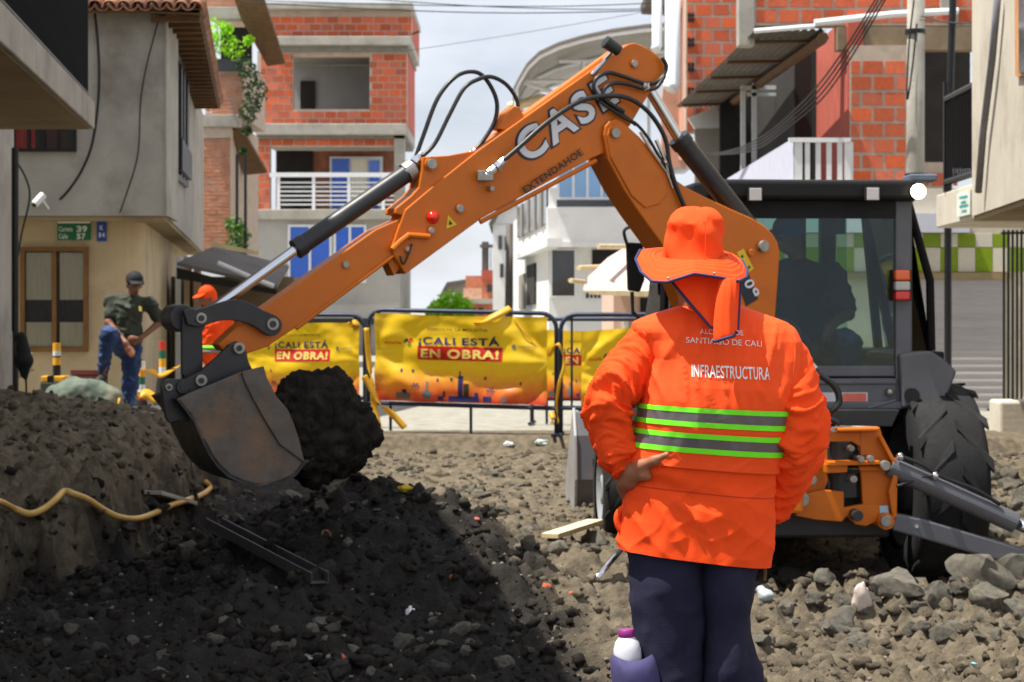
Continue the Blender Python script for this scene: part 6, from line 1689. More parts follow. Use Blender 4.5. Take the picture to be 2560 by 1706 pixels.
# white balcony: corrugated side panel and barred front
bl = thing('balcony', None, None); par(bl, rb)
g = G(); pN, pF = P(1984,346,28), P(1820,450,36.7)
zt_, zb_ = pN.z, P(1984,470,28).z
g.grid(lambda u, v: Vector((pN.x + (pF.x-pN.x)*u + .012*math.sin(u*6.28*60), pN.y + (pF.y-pN.y)*u, zb_ + (zt_-zb_)*v)), 360, 1); g.build('side_panel', MT['lavender'], bl, solid=.004)
W14 = Wp(28.0)
slab_px(W14, 1972, 345, 2126, 356, -.03, .05, 'top_rail', MT['white_paint'], bl)
for k in range(6):
    x = 1986 + 27*k; slab_px(W14, x, 356, x + (20 if k == 0 else 12), 470, 0, .04, 'baluster', MT['white_paint'], bl)
slab_px(W14, 1972, 452, 2130, 475, -.05, 8.5, 'slab', MT['concrete'], bl)
slab_px(W14, 2112, 345, 2127, 470, -.01, .06, 'end_post', MT['white_paint'], bl)

# ------------------------------------------------------------------ shop front with green and white tiles over a roller shutter
sh_ = thing('shop_front', 'shop front with green and white checked tiles above a grey roller shutter', 'shop', P(2420, 1075, 26))
D8 = 26.0; W15 = Wp(D8)
slab_px(W15, 1850, 470, 2560, 1075, .10, .4, 'wall', MT['beige_wall'], sh_)
MT['tile_green'] = M('tile_green', S(124, 150, 26), 0.35, var=0.12, rand=.1); MT['tile_white'] = M('tile_white', S(206, 200, 186), 0.35, var=0.06, rand=.06)
gt = G(); gt.box((-.5, 0, -.5), (.5, 1, .5))
TG, TW = mesh('tile', gt.v, gt.f, MT['tile_green']), mesh('tile', gt.v, gt.f, MT['tile_white'])
px_m = D8 / F
for r_, (ya, yb) in enumerate(((584, 618), (619, 680))):
    for k in range(15):
        xa = 1920 + 43.5*k; c = W15(xa + 21.5, (ya + yb)/2, .08)
        t = link('tile', TG if (k + r_) % 2 else TW); t.location = c; t.scale = (42.5*px_m, .03, (yb - ya - 1)*px_m); par(t, sh_)
slab_px(W15, 1880, 535, 2420, 582, -.1, .09, 'sign_band', M('sign_band', S(196, 200, 212), .6, var=.05), sh_)
slab_px(W15, 1900, 682, 2530, 698, .02, .12, 'lintel', MT['soffit'], sh_)
ss_ = thing('roller_shutter', None, None); par(ss_, sh_)
SL = mesh('slat', *(lambda g_: (g_.v, g_.f))(G().add([(-.5,0,0),(.5,0,0),(.5,-.005,.35),(-.5,-.005,.35),(.5,-.0065,.6),(-.5,-.0065,.6),(.5,0,1),(-.5,0,1)], [(0,1,2,3),(3,2,4,5),(5,4,6,7)])), M('shutter_grey', S(176, 172, 174), 0.5, 0.3, var=0.08, rand=.05))
y = 1056
while y > 700:
    o = link('slat', SL); o.location = W15((2285 + 2512)/2, y, .06); o.scale = (227*px_m, 1, 18*px_m); par(o, ss_); y -= 18.2
slab_px(W15, 2285, 1056, 2512, 1066, .03, .09, 'bottom_rail', MT['black_steel'], ss_)
slab_px(W15, 2470, 1022, 2492, 1030, .0, .05, 'lock', MT['black_steel'], ss_)
gr = thing('window_grille', 'black steel security grille of tall bars beside the roller shutter', 'grille', P(2535, 1075, 25.0))
for k in range(7):
    x = 2508 + 11*k; slab_px(Wp(25.0), x, 575, x + 5, 1072, 0, .03, 'bar', MT['black_steel'], gr)
for y in (580, 1000): slab_px(Wp(25.0), 2504, y, 2584, y + 6, -.01, .04, 'cross_bar', MT['black_steel'], gr)
# pavement on the right and its kerb
rp_ = G(); a = P(2330, 1086, 21.2); 
rp_.box((4.15, 20.75, -.4), (16, 26.05, -.13)); tag(rp_.build('pavement', MT['concrete'], None, bevel=.02), 'concrete pavement along the shop front', kind='structure')
kb = thing('kerb', 'pale broken concrete kerb along the edge of the dig below the shop', 'kerb', (4.9, 20.6, -.3))
x = 4.05; k = 0
while x < 6.4:
    L = rs.uniform(.7, 1.0); g = G(); g.box((x, 20.42 + rs.uniform(-.03, .03), -.42), (x + L - .02, 20.72, -.10 + rs.uniform(-.012, .012))); g.build('kerb_stone', MT['concrete'], kb, bevel=.02); x += L
cb = thing('concrete_block', 'square concrete block standing on the pavement before the grille', 'block', P(2540, 1088, 21.5))
g = G(); a, b = P(2494, 1089, 21.5), P(2600, 1002, 21.5); g.box((a.x, 21.4, -.132), (b.x, 21.9, b.z)); g.build('block', MT['beige_wall'], cb, bevel=.03)

# ------------------------------------------------------------------ right: beige house with railed balcony and conduit
rh = thing('house', 'beige plastered house with a black railed balcony beside the utility pole', 'house', P(2700, 900, 19))
pa, pb = P(2430, 541, 20.0), P(2560, 496, 16.7)
dR = (pb - pa); dR.z = 0; dR.normalize()
zlo = (pa.z + pb.z) / 2
pe = pa + dR * 9
g = G(); prism_xy(g, [(pa.x, pa.y), (pe.x, pe.y), (pe.x + 6, pe.y), (pa.x + 6, pa.y)], zlo, 7.2); g.build('upper_wall', MT['beige_wall'], rh)
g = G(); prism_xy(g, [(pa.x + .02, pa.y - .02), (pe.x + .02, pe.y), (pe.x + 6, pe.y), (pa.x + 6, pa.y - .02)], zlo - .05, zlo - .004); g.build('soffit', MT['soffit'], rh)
g = G(); prism_xy(g, [(pa.x + 1.3, pa.y), (pe.x + 1.3, pe.y), (pe.x + 6, pe.y), (pa.x + 6, pa.y)], -.2, zlo - .05); g.build('ground_floor', MT['cream_wall'], rh)
nR = Vector((dR.y, -dR.x, 0)); nR = nR if nR.x < 0 else -nR
def R_(x, y, off=0.0): return on_plane(x, y, pa + nR * off, nR)
g = G(); g.prism([R_(x, y, .03) for x, y in [(2536,-10),(2600,-10),(2600,186),(2538,192)]], -nR*.05); wn = g.build('window_frame', M('frame_tan', S(204, 146, 92), .7), rh)
g = G(); g.prism([R_(x, y, .045) for x, y in [(2546,-10),(2600,-10),(2600,178),(2547,183)]], -nR*.01); g.build('pane', MT['dark_glass'], wn)
# balcony end with sign plate
q0, q1 = P(2446, 480, 20.0), P(2352, 480, 22.2)
g = G(); prism_xy(g, [(q0.x - .05, q0.y), (q1.x - .05, q1.y), (q1.x + 2, q1.y), (q0.x + 2, q0.y)], P(0, 552, 20.3).z, P(0, 470, 20.8).z); g.build('balcony_slab', MT['beige_wall'], rh, bevel=.015)
for k in range(15):
    t = k / 14; p = P(2446, 434, 20.0).lerp(P(2364, 461, 21.6), t)
    zt_ = P(2446, 206, 20.0).z
    b = link('railing_bar', BAR); b.location = (p.x, p.y, p.z - .02); b.scale = (1.3, 1.3, zt_ - p.z + .02); par(b, rh)
for za in (P(2446, 206, 20.0).z, P(2446, 430, 20.0).z):
    a, b = P(2446, 300, 20.0), P(2364, 300, 21.6); g = G(); g.tube([(a.x, a.y, za), (b.x, b.y, za)], .03, 6); g.build('rail', MT['black_steel'], rh)
slab_px(Wp(21.6), 2360, 205, 2368, 480, 0, .05, 'rail_post', MT['black_steel'], rh)
sg = thing('street_sign', 'small teal and white street sign on the beige balcony edge', 'sign', P(2408, 545, 20.5))
d_ = (q1 - q0); d_.z = 0; d_.normalize(); nq = Vector((d_.y, -d_.x, 0)); nq = nq if nq.x < 0 else -nq
def Q_(x, y, off): return on_plane(x, y, q0 + Vector((-.05, 0, 0)) + nq * off, nq)
g = G(); g.prism([Q_(x, y, .03) for x, y in [(2392,484),(2426,474),(2424,536),(2392,544)]], -nq*.02); g.build('plate', M('sign_pale', S(220, 226, 214), .5), sg)
g = G(); 
for (xa, ya, xb, yb) in ((2398,492,2418,488),(2402,504,2414,502),(2398,514,2420,510),(2404,526,2416,524)):
    g.prism([Q_(xa, ya, .033), Q_(xb, yb, .033), Q_(xb, yb + 6, .033), Q_(xa, ya + 6, .033)], -nq*.002)
g.build('print', M('teal', S(30, 160, 160), .5), sg)
g = G(); g.tube([R_(2494,-10,.06), R_(2480,150,.06), R_(2458,330,.06), R_(2446,480,.06)], .035, 8); tag(g.build('conduit', M('conduit_grey', S(128, 130, 136), .5, .2), None, True), 'grey conduit pipe running down the edge of the beige house', 'pipe')

# ------------------------------------------------------------------ poles and wires
up_ = thing('utility_pole', 'round concrete utility pole before the red brick building', 'pole', P(2280, 900, 27.0))
zz_ = P(0, -420, 27).z
g = G(); g.cyl(Vector((P(2285,0,27).x, 27, -.3)), Vector((P(2292,0,27).x, 27, zz_)), .135, .11, 20); g.build('shaft', MT['concrete'], up_, True)
for y in (80, 440): g = G(); p = P(2288, y, 27); g.cyl(p - Vector((0,0,.03)), p + Vector((0,0,.03)), .14, n=20); g.build('band', MT['black_steel'], up_)
g = G(); g.tube(smooth_path([P(2285,0,26.8), P(2272,120,26.84), P(2268,250,26.84), P(2282,160,26.84), P(2292,60,26.8)], 6), .012, 6); g.build('cable', MT['black_steel'], up_)
bp_ = thing('steel_post', 'slim black steel post between the utility pole and the beige house', 'post', P(2376, 900, 24.0))
g = G(); g.tube([P(2384,-40,24), P(2374,250,24), P(2370,480,24)], .045, 10); g.cyl(P(2370,480,24), Vector((P(2370,0,24).x, 24, -.14)), .045, n=10); g.build('shaft', MT['black_steel'], bp_)
pp = thing('utility_pole', 'thin grey pole beside the white terrace house', 'pole', P(1272, 860, 60))
g = G(); g.cyl(P(1274,560,60), Vector((P(1271,0,60).x, 60, 0)), .10, .13, 12); g.build('shaft', MT['sheet_dark'], pp, True)
def wire(pts_, r_, label, grp=None):
    g = G(); g.tube(smooth_path([P(*p) for p in pts_], 10), r_, 6, False); tag(g.build('overhead_wire', MT['black_steel'], None, True), label, 'wire', grp)
L1 = 'thin wire of the bundle strung across the sky between the roofs'; G1 = 'wires strung across the sky'
wire([(640,2,40),(1080,14,40),(1400,16,40),(1640,8,40)], .010, L1, G1)
wire([(900,-4,40),(1200,16,40),(1500,24,40),(1700,20,40)], .010, L1, G1)
wire([(600,6,42),(1000,26,42),(1300,33,42),(1620,27,42),(1760,20,42)], .012, L1, G1)
wire([(1000,130,45),(1250,92,45),(1500,50,45),(1700,14,45)], .006, L1, G1)
L2 = 'dark cable of the bundle sagging from the concrete pole past the white balcony'; G2 = 'cables sagging from the concrete pole'
for k in range(4):
    wire([(2200 + 8*k,-20,26.5),(2120 + 6*k,110 + 6*k,27),(2040 + 6*k,220 + 8*k,28),(1960,300 + 9*k,30),(1900,345 + 8*k,32),(1840,372 + 4*k,34),(1760,382,37),(1690,340,40)], .012, L2, G2)
wire([(2560,40,18),(2500,30,20),(2400,60,24),(2300,40,27)], .010, 'loose cable from the concrete pole to the beige house wall')
wire([(2300,50,27),(2400,58,23),(2500,62,20),(2600,50,17)], .008, 'thin lower cable from the concrete pole to the beige house')
# ================================================================== barriers and banners
MT['barrier_steel'] = M('barrier_steel', S(48, 56, 76), 0.5, 0.4, var=0.2, scale=10)
def banner_mat():
    m = bpy.data.materials.new('banner_print'); m.use_nodes = True
    n, l = m.node_tree.nodes, m.node_tree.links; b = n['Principled BSDF']
    at = n.new('ShaderNodeAttribute'); at.attribute_name = 'height'
    nz = n.new('ShaderNodeTexNoise'); nz.inputs['Scale'].default_value = 6; nz.inputs['Detail'].default_value = 5
    tc = n.new('ShaderNodeTexCoord'); l.new(tc.outputs['Object'], nz.inputs['Vector'])
    ma = n.new('ShaderNodeMath'); ma.operation = 'MULTIPLY_ADD'; ma.inputs[1].default_value = 0.22; l.new(nz.outputs[0], ma.inputs[0])
    sb = n.new('ShaderNodeMath'); sb.operation = 'SUBTRACT'; sb.inputs[1].default_value = 0.11
    l.new(at.outputs['Fac'], ma.inputs[2]); l.new(ma.outputs[0], sb.inputs[0])
    cr = n.new('ShaderNodeValToRGB'); e = cr.color_ramp.elements
    e[0].position = 0.0; e[0].color = (*S(196, 60, 40), 1)
    e[1].position = 0.40; e[1].color = (*S(244, 204, 40), 1)
    q = e.new(0.10); q.color = (*S(226, 110, 48), 1)
    q = e.new(0.24); q.color = (*S(236, 158, 50), 1)
    l.new(sb.outputs[0], cr.inputs[0]); l.new(cr.outputs[0], b.inputs['Base Color'])
    b.inputs['Roughness'].default_value = 0.38
    tr = n.new('ShaderNodeBsdfTranslucent'); l.new(cr.outputs[0], tr.inputs[0])
    ms = n.new('ShaderNodeMixShader'); ms.inputs[0].default_value = 0.35
    l.new(b.outputs[0], ms.inputs[1]); l.new(tr.outputs[0], ms.inputs[2]); l.new(ms.outputs[0], n['Material Output'].inputs[0])
    return m
MT['banner'] = banner_mat()
MT['print_navy'] = M('print_navy', S(40, 46, 110), 0.5, transl=.3); MT['print_red'] = M('print_red', S(206, 34, 34), 0.5, transl=.3); MT['print_cream'] = M('print_cream', S(250, 226, 120), 0.5, transl=.3)
MT['print_brown'] = M('print_brown', S(70, 56, 34), 0.5, transl=.3); MT['print_green'] = M('print_green', S(60, 150, 60), 0.5); MT['print_grey'] = M('print_grey', S(104, 112, 110), .6)
MT['tape'] = M('caution_tape', S(232, 184, 52), 0.4, var=.15, transl=.3)

def barrier(A, B, y_top, label, h=1.28, legs=(.12, .55), foot=True):
    """steel crowd barrier between two ground points"""
    t = thing('barrier', label, 'barrier', (A + B) / 2)
    d = (B - A).normalized(); L = (B - A).length; up = Vector((0, 0, 1))
    r_ = .024
    pts_ = [A, A + up*(h - .16)]
    for k in range(1, 6):
        a = R(90 * k / 5); pts_.append(A + up*(h - .16) + d*.16*(1 - math.cos(a)) + up*.16*math.sin(a))
    for k in range(0, 6):
        a = R(90 * k / 5); pts_.append(B + up*(h - .16) - d*.16 + d*.16*math.sin(a) + up*.16*math.cos(a))
    pts_ += [B]
    g = G(); g.tube(pts_, r_, 8); g.build('frame', MT['barrier_steel'], t, True)
    g = G(); g.cyl(A + up*.29, B + up*.29, r_, n=8); g.build('bottom_rail', MT['barrier_steel'], t)
    for s in (.115, L - .115):
        g = G(); g.cyl(A + d*s + up*.29, A + d*s + up*(h - .015), .012, n=8); g.build('bar', MT['barrier_steel'], t)
    for s in legs:
        g = G(); g.cyl(A + d*(L*s) + up*.0, A + d*(L*s) + up*.29, .016, n=8); g.build('leg', MT['barrier_steel'], t)
    nn = d.cross(up)
    for q in (A, B):
        g = G(); g.cyl(q + nn*.22 + up*.015, q - nn*.22 + up*.015, .02, n=8); g.build('foot', MT['barrier_steel'], t)
    return t

def banner(A, B, z0, z1, label, seed, s0=.09, s1=.09, off=-.05, wav=1.0, tilt=0.0, city=True, title=True):
    """printed banner hung between A and B (ground points), bottom z0, top z1"""
    d = (B - A); L = d.length; d.normalize(); nn = Vector((d.y, -d.x, 0)); Wd = L - s0 - s1; Hh = z1 - z0
    t = thing('banner', label, 'banner', (A + B)/2 + Vector((0, 0, z0)), None)
    def sf(u, v, o=0.0):
        # u, v in 0..1; folds drawn from the tied corners
        cu = (u - .5) * 2
        a1 = math.hypot(u*Wd, (v - .55)*Hh); th = math.atan2((v - .55)*Hh, u*Wd + .05)
        a2 = math.hypot((1-u)*Wd, (v - .5)*Hh); th2 = math.atan2((v - .5)*Hh, (1-u)*Wd + .05)
        w = .016*math.sin(th*9 + seed)*min(1, a1*1.6)*max(0, 1 - u*1.3) + .020*math.sin(th2*10 + seed*2)*min(1, a2*1.6)*max(0, 1 - (1-u)*1.2)
        w += .016*math.sin(v*9 + cu*2.2*math.sin(seed) + seed)*math.exp(-((v-.35)/.35)**2) + .012*float(pnoise(u*5 + seed, v*4, seed)) + .006*float(pnoise(u*11 + seed, v*9, seed))
        sag = -.03*math.sin(math.pi*u)*v*0.4 + .012*math.sin(u*12)*max(0, v - .9)*8*.3
        p = A + d*(s0 + u*Wd) + Vector((0, 0, z0 + v*Hh + sag + tilt*(u - .5)))
        return p + nn*(off*-1 + w*wav + o)
    nu, nv = 70, 44
    g = G(); g.grid(lambda u, v: sf(u, v), nu, nv); o = g.build('sheet', MT['banner'], t, True)
    at = o.data.attributes.new('height', 'FLOAT', 'POINT'); at.data.foreach_set('value', np.repeat(np.linspace(0, 1, nv + 1), nu + 1).astype(np.float32))
    fl = .006
    def quad(x0, y0, x1_, y1_, name, mat, e=fl, n=14):
        g = G(); g.grid(lambda u, v: sf(x0 + (x1_-x0)*u, y0 + (y1_-y0)*v, e), n, 4); return g.build(name, mat, t, True)
    def txt(s, x0, y0, w, hh, mat, bold, name='lettering', e=fl*1.9, space=1.05):
        lettering(name, s, lambda u, v: sf(x0 + u, y0 + v, e), mat, t, w, hh, bold=bold, space=space)
    if title:
        txt('DISCULPA LA MOLESTIA', .31, .825, .35, .030, MT['print_brown'], .008, 'small_lettering')
        txt('\u00a1CALI', .255, .665, .215, .085, MT['print_navy'], .035, space=1.15); txt('EST\u00c1', .51, .665, .22, .085, MT['print_navy'], .035, space=1.15)
        quad(.25, .485, .745, .645, 'red_box', MT['print_red'])
        txt('EN', .27, .515, .115, .10, MT['print_cream'], .04, space=1.15); txt('OBRA!', .425, .515, .30, .10, MT['print_cream'], .04, space=1.15)
        txt('Alcaldia', .055, .655, .10, .035, MT['print_red'], .02, 'small_lettering')
        for (x, y, m_) in ((.175,.69,'print_navy'),(.19,.665,'print_red'),(.20,.70,'print_red'),(.19,.64,'print_green'),(.165,.67,'print_green')):
            quad(x, y, x + .018, y + .03, 'emblem', MT[m_], n=2)
        quad(.80, .63, .822, .68, 'crest', MT['print_grey'], n=2)
        txt('GOBIERNO', .835, .645, .10, .025, MT['print_grey'], .0, 'small_lettering')
    if city:
        for (x, y, w, hh, m_) in ((.485,.05,.028,.26,'print_navy'),(.492,.30,.008,.06,'print_navy'),(.518,.05,.030,.17,'print_brown'),(.43,.015,.175,.06,'print_navy'),(.30,.04,.012,.20,'print_grey'),(.285,.04,.045,.09,'print_grey'),
                               (.12,.03,.09,.07,'print_grey'),(.16,.09,.03,.05,'print_navy'),(.37,.02,.03,.05,'print_navy'),(.63,.02,.05,.06,'print_navy'),(.40,.06,.012,.07,'print_brown'),(.58,.03,.02,.09,'print_navy'),(.74,.02,.03,.06,'print_grey')):
            quad(x, y, x + w, y + hh, 'printed_skyline', MT[m_], fl, 3)
        for (x, y) in ((.15,.34),(.215,.335),(.36,.24),(.635,.27),(.84,.22),(.44,.25)):
            quad(x, y, x + .012, y + .035, 'printed_bird', MT['print_navy'], fl, 2)
        for (x, y) in ((.24,.17),(.67,.14)):
            for k in range(7):
                a = k * .9; g = G(); c_ = (x, y)
                g.add([sf(x, y, fl), sf(x + .025*math.cos(a) + .004, y + .05*math.sin(a), fl), sf(x + .025*math.cos(a+.3), y + .05*math.sin(a+.3), fl)], [(0, 1, 2)]); g.build('printed_palm', MT['print_navy'], t)
    return t, sf

def gp(x, d): return Vector(((x - CX)/F*d, d, 0))
A1, B1 = gp(921, 21.3), gp(1391, 20.9)
A1.z, B1.z = 0.03, -0.01
barrier(A1, B1, 0, 'dark steel barrier carrying the wide central yellow banner')
bn1, sf1 = banner(A1, B1, .32, 1.245, 'wide yellow banner reading CALI ESTA EN OBRA on the central barrier', 1.3, wav=2.0)
A0, B0_ = gp(600, 22.6), gp(912, 22.3)
A0.z = B0_.z = .03
barrier(A0, B0_, 0, 'dark steel barrier behind the digging bucket', h=1.22)
banner(A0, B0_, .30, 1.14, 'orange yellow banner hanging behind the black earth of the bucket', 4.1, s0=.10, s1=.05, wav=1.3)
A2, B2 = gp(1402, 20.8), gp(1800, 20.6)
barrier(A2, B2, 0, 'dark steel barrier beside the loader bucket, mostly behind the worker', h=1.26)
banner(A2, B2, .26, 1.16, 'crumpled yellow banner slanting behind the worker\'s raised elbow', 7.7, s0=.22, s1=.05, wav=2.6, tilt=.16)
A3, B3 = gp(1330, 22.9), gp(1640, 22.7)
barrier(A3, B3, 0, 'farther steel barrier half hidden behind the central banner', h=1.20)
banner(A3, B3, .30, 1.08, 'yellow banner glimpsed in the gap between the two near barriers', 2.2, s0=.05, s1=.1)
# knots and streamers of caution tape
def ribbon(pts_, w_, label, grp, twist=0.5):
    q = smooth_path([P(*p) for p in pts_], 6); g = G(); v, f = [], []
    for i, p in enumerate(q):
        a = twist*i*.35; n_ = Vector((math.cos(a), .4*math.sin(a), math.sin(a)*.7))*w_
        t_ = (q[min(i+1, len(q)-1)] - q[max(i-1, 0)]).normalized(); n_ = (n_ - t_*n_.dot(t_)); n_ = n_.normalized()*w_ if n_.length > 1e-4 else Vector((w_,0,0))
        v += [p - n_, p + n_]
    for i in range(len(q)-1): f.append((2*i, 2*i+1, 2*i+3, 2*i+2))
    g.add(v, f); tag(g.build('caution_tape', MT['tape'], None, True, solid=.004), label, 'tape', grp)
ribbon([(916,820,21.1),(922,900,21.1),(930,960,21.05),(935,1010,21.1),(948,1070,21.05)], .030, 'twisted yellow tape wound down the left post of the central barrier', None)
ribbon([(910,940,21.0),(930,975,21.0),(950,1010,21.0),(985,1040,21.0),(1012,1070,21.0)], .035, 'long yellow tape streamer trailing to the ground from the central barrier', None)
ribbon([(1188,812,21.0),(1220,798,20.95),(1250,785,20.95),(1276,770,21.0)], .040, 'yellow tape knot sticking up from the top rail of the central banner', None)
ribbon([(1284,795,20.95),(1310,830,20.9),(1340,865,20.9),(1372,890,20.9)], .008, 'thin yellow tape strand slanting over the corner of the central banner', None)
ribbon([(872,815,22.2),(884,806,22.2),(894,815,22.2),(882,822,22.2)], .035, 'small yellow tape knot on the barrier behind the bucket', None)
ribbon([(1372,890,20.8),(1395,860,20.75),(1410,910,20.75),(1398,960,20.75),(1392,1010,20.8),(1396,1060,20.8)], .018, 'yellow tape hanging down the shared post of the two near barriers', None)
ribbon([(1378,1030,20.8),(1382,1045,20.75),(1380,1060,20.75)], .03, 'short pale tape tail at the foot of the central barrier', None)

# ================================================================== people in the background
MT['olive_shirt'] = M('olive_shirt', S(56, 62, 50), 0.9, var=0.15, scale=8); MT['jeans'] = M('jeans', S(40, 60, 104), 0.9, var=0.4, scale=9, bump=.6, bscale=24, col2=S(78, 104, 150), c2pos=(.52, .75))
MT['black_cap'] = M('black_cap', S(26, 26, 30), 0.85, var=0.15); MT['shoe'] = M('shoe', S(40, 36, 34), .7); MT['eye'] = M('eye', S(20, 16, 14), .3); MT['hair'] = M('hair', S(22, 18, 16), .6)
MT['navy_shirt'] = M('navy_shirt', S(34, 38, 54), 0.9, var=.15, scale=8); MT['blue_cap'] = M('blue_cap', S(44, 92, 190), .8, var=.1)
def skin_mesh(name, prims, h, mat, parent, k=.03, it=1):
    V, Fq = sdf_mesh(prims, h, k, .05); V = relax(V, Fq, it)
    if name in ('polo_shirt', 'shirt', 'jeans', 'trousers'):      # cloth creases
        n_ = vnormals(V, Fq); V = V + n_ * (.016 * (ridge(pnoise(V[:,0]*7, V[:,1]*7, V[:,2]*11), 2.0) - .3) + .008 * pnoise(V[:,0]*16, V[:,1]*16, V[:,2]*20))[:, None]
    return link(name, np_mesh(name, V, Fq, mat), parent)
def head_prims(c, fwd, side, s=1.0):
    """c head centre; fwd, side unit vectors; about 0.23 m tall"""
    up = side.cross(fwd) * -1
    if up.z < 0: up = -up
    def q(a, b, e): return tuple(c + fwd*a*s + side*b*s + up*e*s)
    pr_ = [(q(-.015,0,.04), q(.01,0,.035), .082*s, .078*s), (q(.02,0,-.01), q(.035,0,-.075), .066*s, .040*s), (q(.09,0,.005), q(.108,0,-.028), .010*s, .017*s), (q(.085,-.012,-.058), q(.085,.012,-.058), .014*s, .014*s),
           (q(-.005,.078,.0), q(-.005,.080,-.03), .018*s, .012*s), (q(-.005,-.078,.0), q(-.005,-.080,-.03), .018*s, .012*s), (q(.075,-.03,.022), q(.075,.03,.022), .018*s, .018*s), (q(-.02,0,-.05), q(-.035,0,-.15), .055*s, .058*s)]
    return pr_, q
def seg(*pts_): return [(tuple(a[0]), tuple(b[0]), a[1], b[1]) for a, b in zip(pts_[:-1], pts_[1:])]
def fingers(w, hand_dir, spread, curl, s=1.0):
    """five fingers from the wrist w"""
    hd = Vector(hand_dir).normalized(); sp = Vector(spread).normalized(); cu = Vector(curl).normalized()
    w = Vector(w); out = [(tuple(w), tuple(w + hd*.075*s), .024*s, .032*s, )]
    for k, ln in enumerate((.062, .072, .068, .052)):
        b = w + hd*.085*s + sp*(k - 1.5)*.020*s
        m_ = b + hd*ln*.55*s + cu*.012*s; e_ = m_ + hd*ln*.35*s + cu*.030*s
        out += seg((b, .0105*s), (m_, .0095*s), (e_, .008*s))
    b = w + hd*.03*s - sp*.030*s; m_ = b + hd*.035*s - sp*.022*s + cu*.01*s
    out += seg((b, .014*s), (m_, .0115*s), (m_ + hd*.03*s + cu*.012*s, .0095*s))
    return out

# man with one foot up on the sack
DM = 22.1
def Mn(x, y, dy=0.0): return P(x, y, DM + dy)
man = thing('person', 'person in black cap, dark polo shirt and jeans with one foot up on a sack', 'person', Vector((Mn(318, 770).x, DM, 0)))
hc = Mn(336, 712, -.08); fw_d = Vector((.42, -.86, -.28)).normalized(); sd = fw_d.cross(Vector((0, 0, 1))).normalized()
hp, hq = head_prims(hc, fw_d, sd, 1.0)
shL, shR, chest, waist, hip = Mn(280, 752, .02), Mn(376, 760, .05), Mn(326, 775, .02), Mn(318, 838, .04), Mn(318, 868, .06)
elL, haL = Mn(271, 806, -.08), Mn(315, 858, -.26)
elR, haR = Mn(400, 806, .10), Mn(352, 846, -.08)
kneeU, ankU = Mn(272, 838, -.36), Mn(257, 936, -.22)
kneeS, ankS = Mn(326, 960, .04), Mn(316, 1050, .10)
bodyp = hp + [(tuple(shL), tuple(shR), .06, .06), (tuple(chest), tuple(waist), .13, .12), (tuple(waist), tuple(hip), .12, .12)] + seg((shL, .05), (elL, .042), (haL, .028)) + seg((shR, .05), (elR, .042), (haR, .028)) \
    + seg((hip - Vector((.07,0,0)), .09), (kneeU, .062), (ankU, .045)) + seg((hip + Vector((.06,0,0)), .09), (kneeS, .062), (ankS, .045)) + fingers(haL, (.5, -.1, -.85), (.8, -.2, .5), (.2, -.5, -.3), 1.0) + fingers(haR, (-.8, -.3, -.1), (0, 0, 1), (-.2, .6, 0), 1.0)
skin_mesh('body', bodyp, .012, MT['skin_dark'], man)
skin_mesh('polo_shirt', [(tuple(shL), tuple(shR), .072, .072), (tuple(chest + Vector((-.02,0,.02))), tuple(waist), .155, .15), (tuple(waist), tuple(hip + Vector((.02,0,.06))), .15, .145), (tuple(Mn(326,748,-.02)), tuple(Mn(326,756,-.01)), .066, .075)]
          + seg((shL, .070), (shL.lerp(elL, .72), .064)) + seg((shR, .070), (shR.lerp(elR, .72), .066)), .014, MT['olive_shirt'], man, .06, 2)
skin_mesh('jeans', seg((hip - Vector((.06,0,.0)), .115), (kneeU, .088), (ankU + Vector((0,0,.04)), .062)) + seg((hip + Vector((.05,0,0)), .118), (kneeS, .085), (ankS, .066)) + [(tuple(hip), tuple(hip + Vector((0,0,.08))), .13, .13)], .014, MT['jeans'], man, .05, 2)
for a_ in (ankU, ankS): skin_mesh('shoe', [(tuple(a_ - Vector((0,0,.04))), tuple(a_ + Vector((-.02,-.14,-.07))), .05, .042)], .014, MT['shoe'], man)
capo = skin_mesh('cap', [(hq(-.012,0,.058), hq(.004,0,.055), .097, .094)], .012, MT['black_cap'], man)
g = G(); g.grid(lambda u, v: Vector(hq(.07 + .095*v*(1 - (2*u-1)**2*.45), (2*u-1)*(.085 - .015*v), .072 - .022*v - .015*(2*u-1)**2)), 14, 8); g.build('peak', MT['black_cap'], capo, True, solid=.006)
for e in (-1, 1): g = G(); g.ball(hq(.084, .032*e, .008), .009, 8, 6); g.build('eye', MT['eye'], man, True)
g = G(); g.tube([hq(.094,-.022,-.06), hq(.099,0,-.062), hq(.094,.022,-.06)], .0045, 6); g.build('mouth', M('lip', S(110, 56, 48), .5), man)
for (x, y, m_, w_, h_) in ((312, 759, 'print_grey', 14, 9), (347, 765, 'print_cream', 7, 12)):
    g = G(); g.prism([Mn(x, y, -.155), Mn(x + w_, y + 3, -.155), Mn(x + w_, y + h_ + 3, -.165), Mn(x, y + h_, -.165)], (0, .03, 0)); g.build('shirt_badge', MT[m_], man)
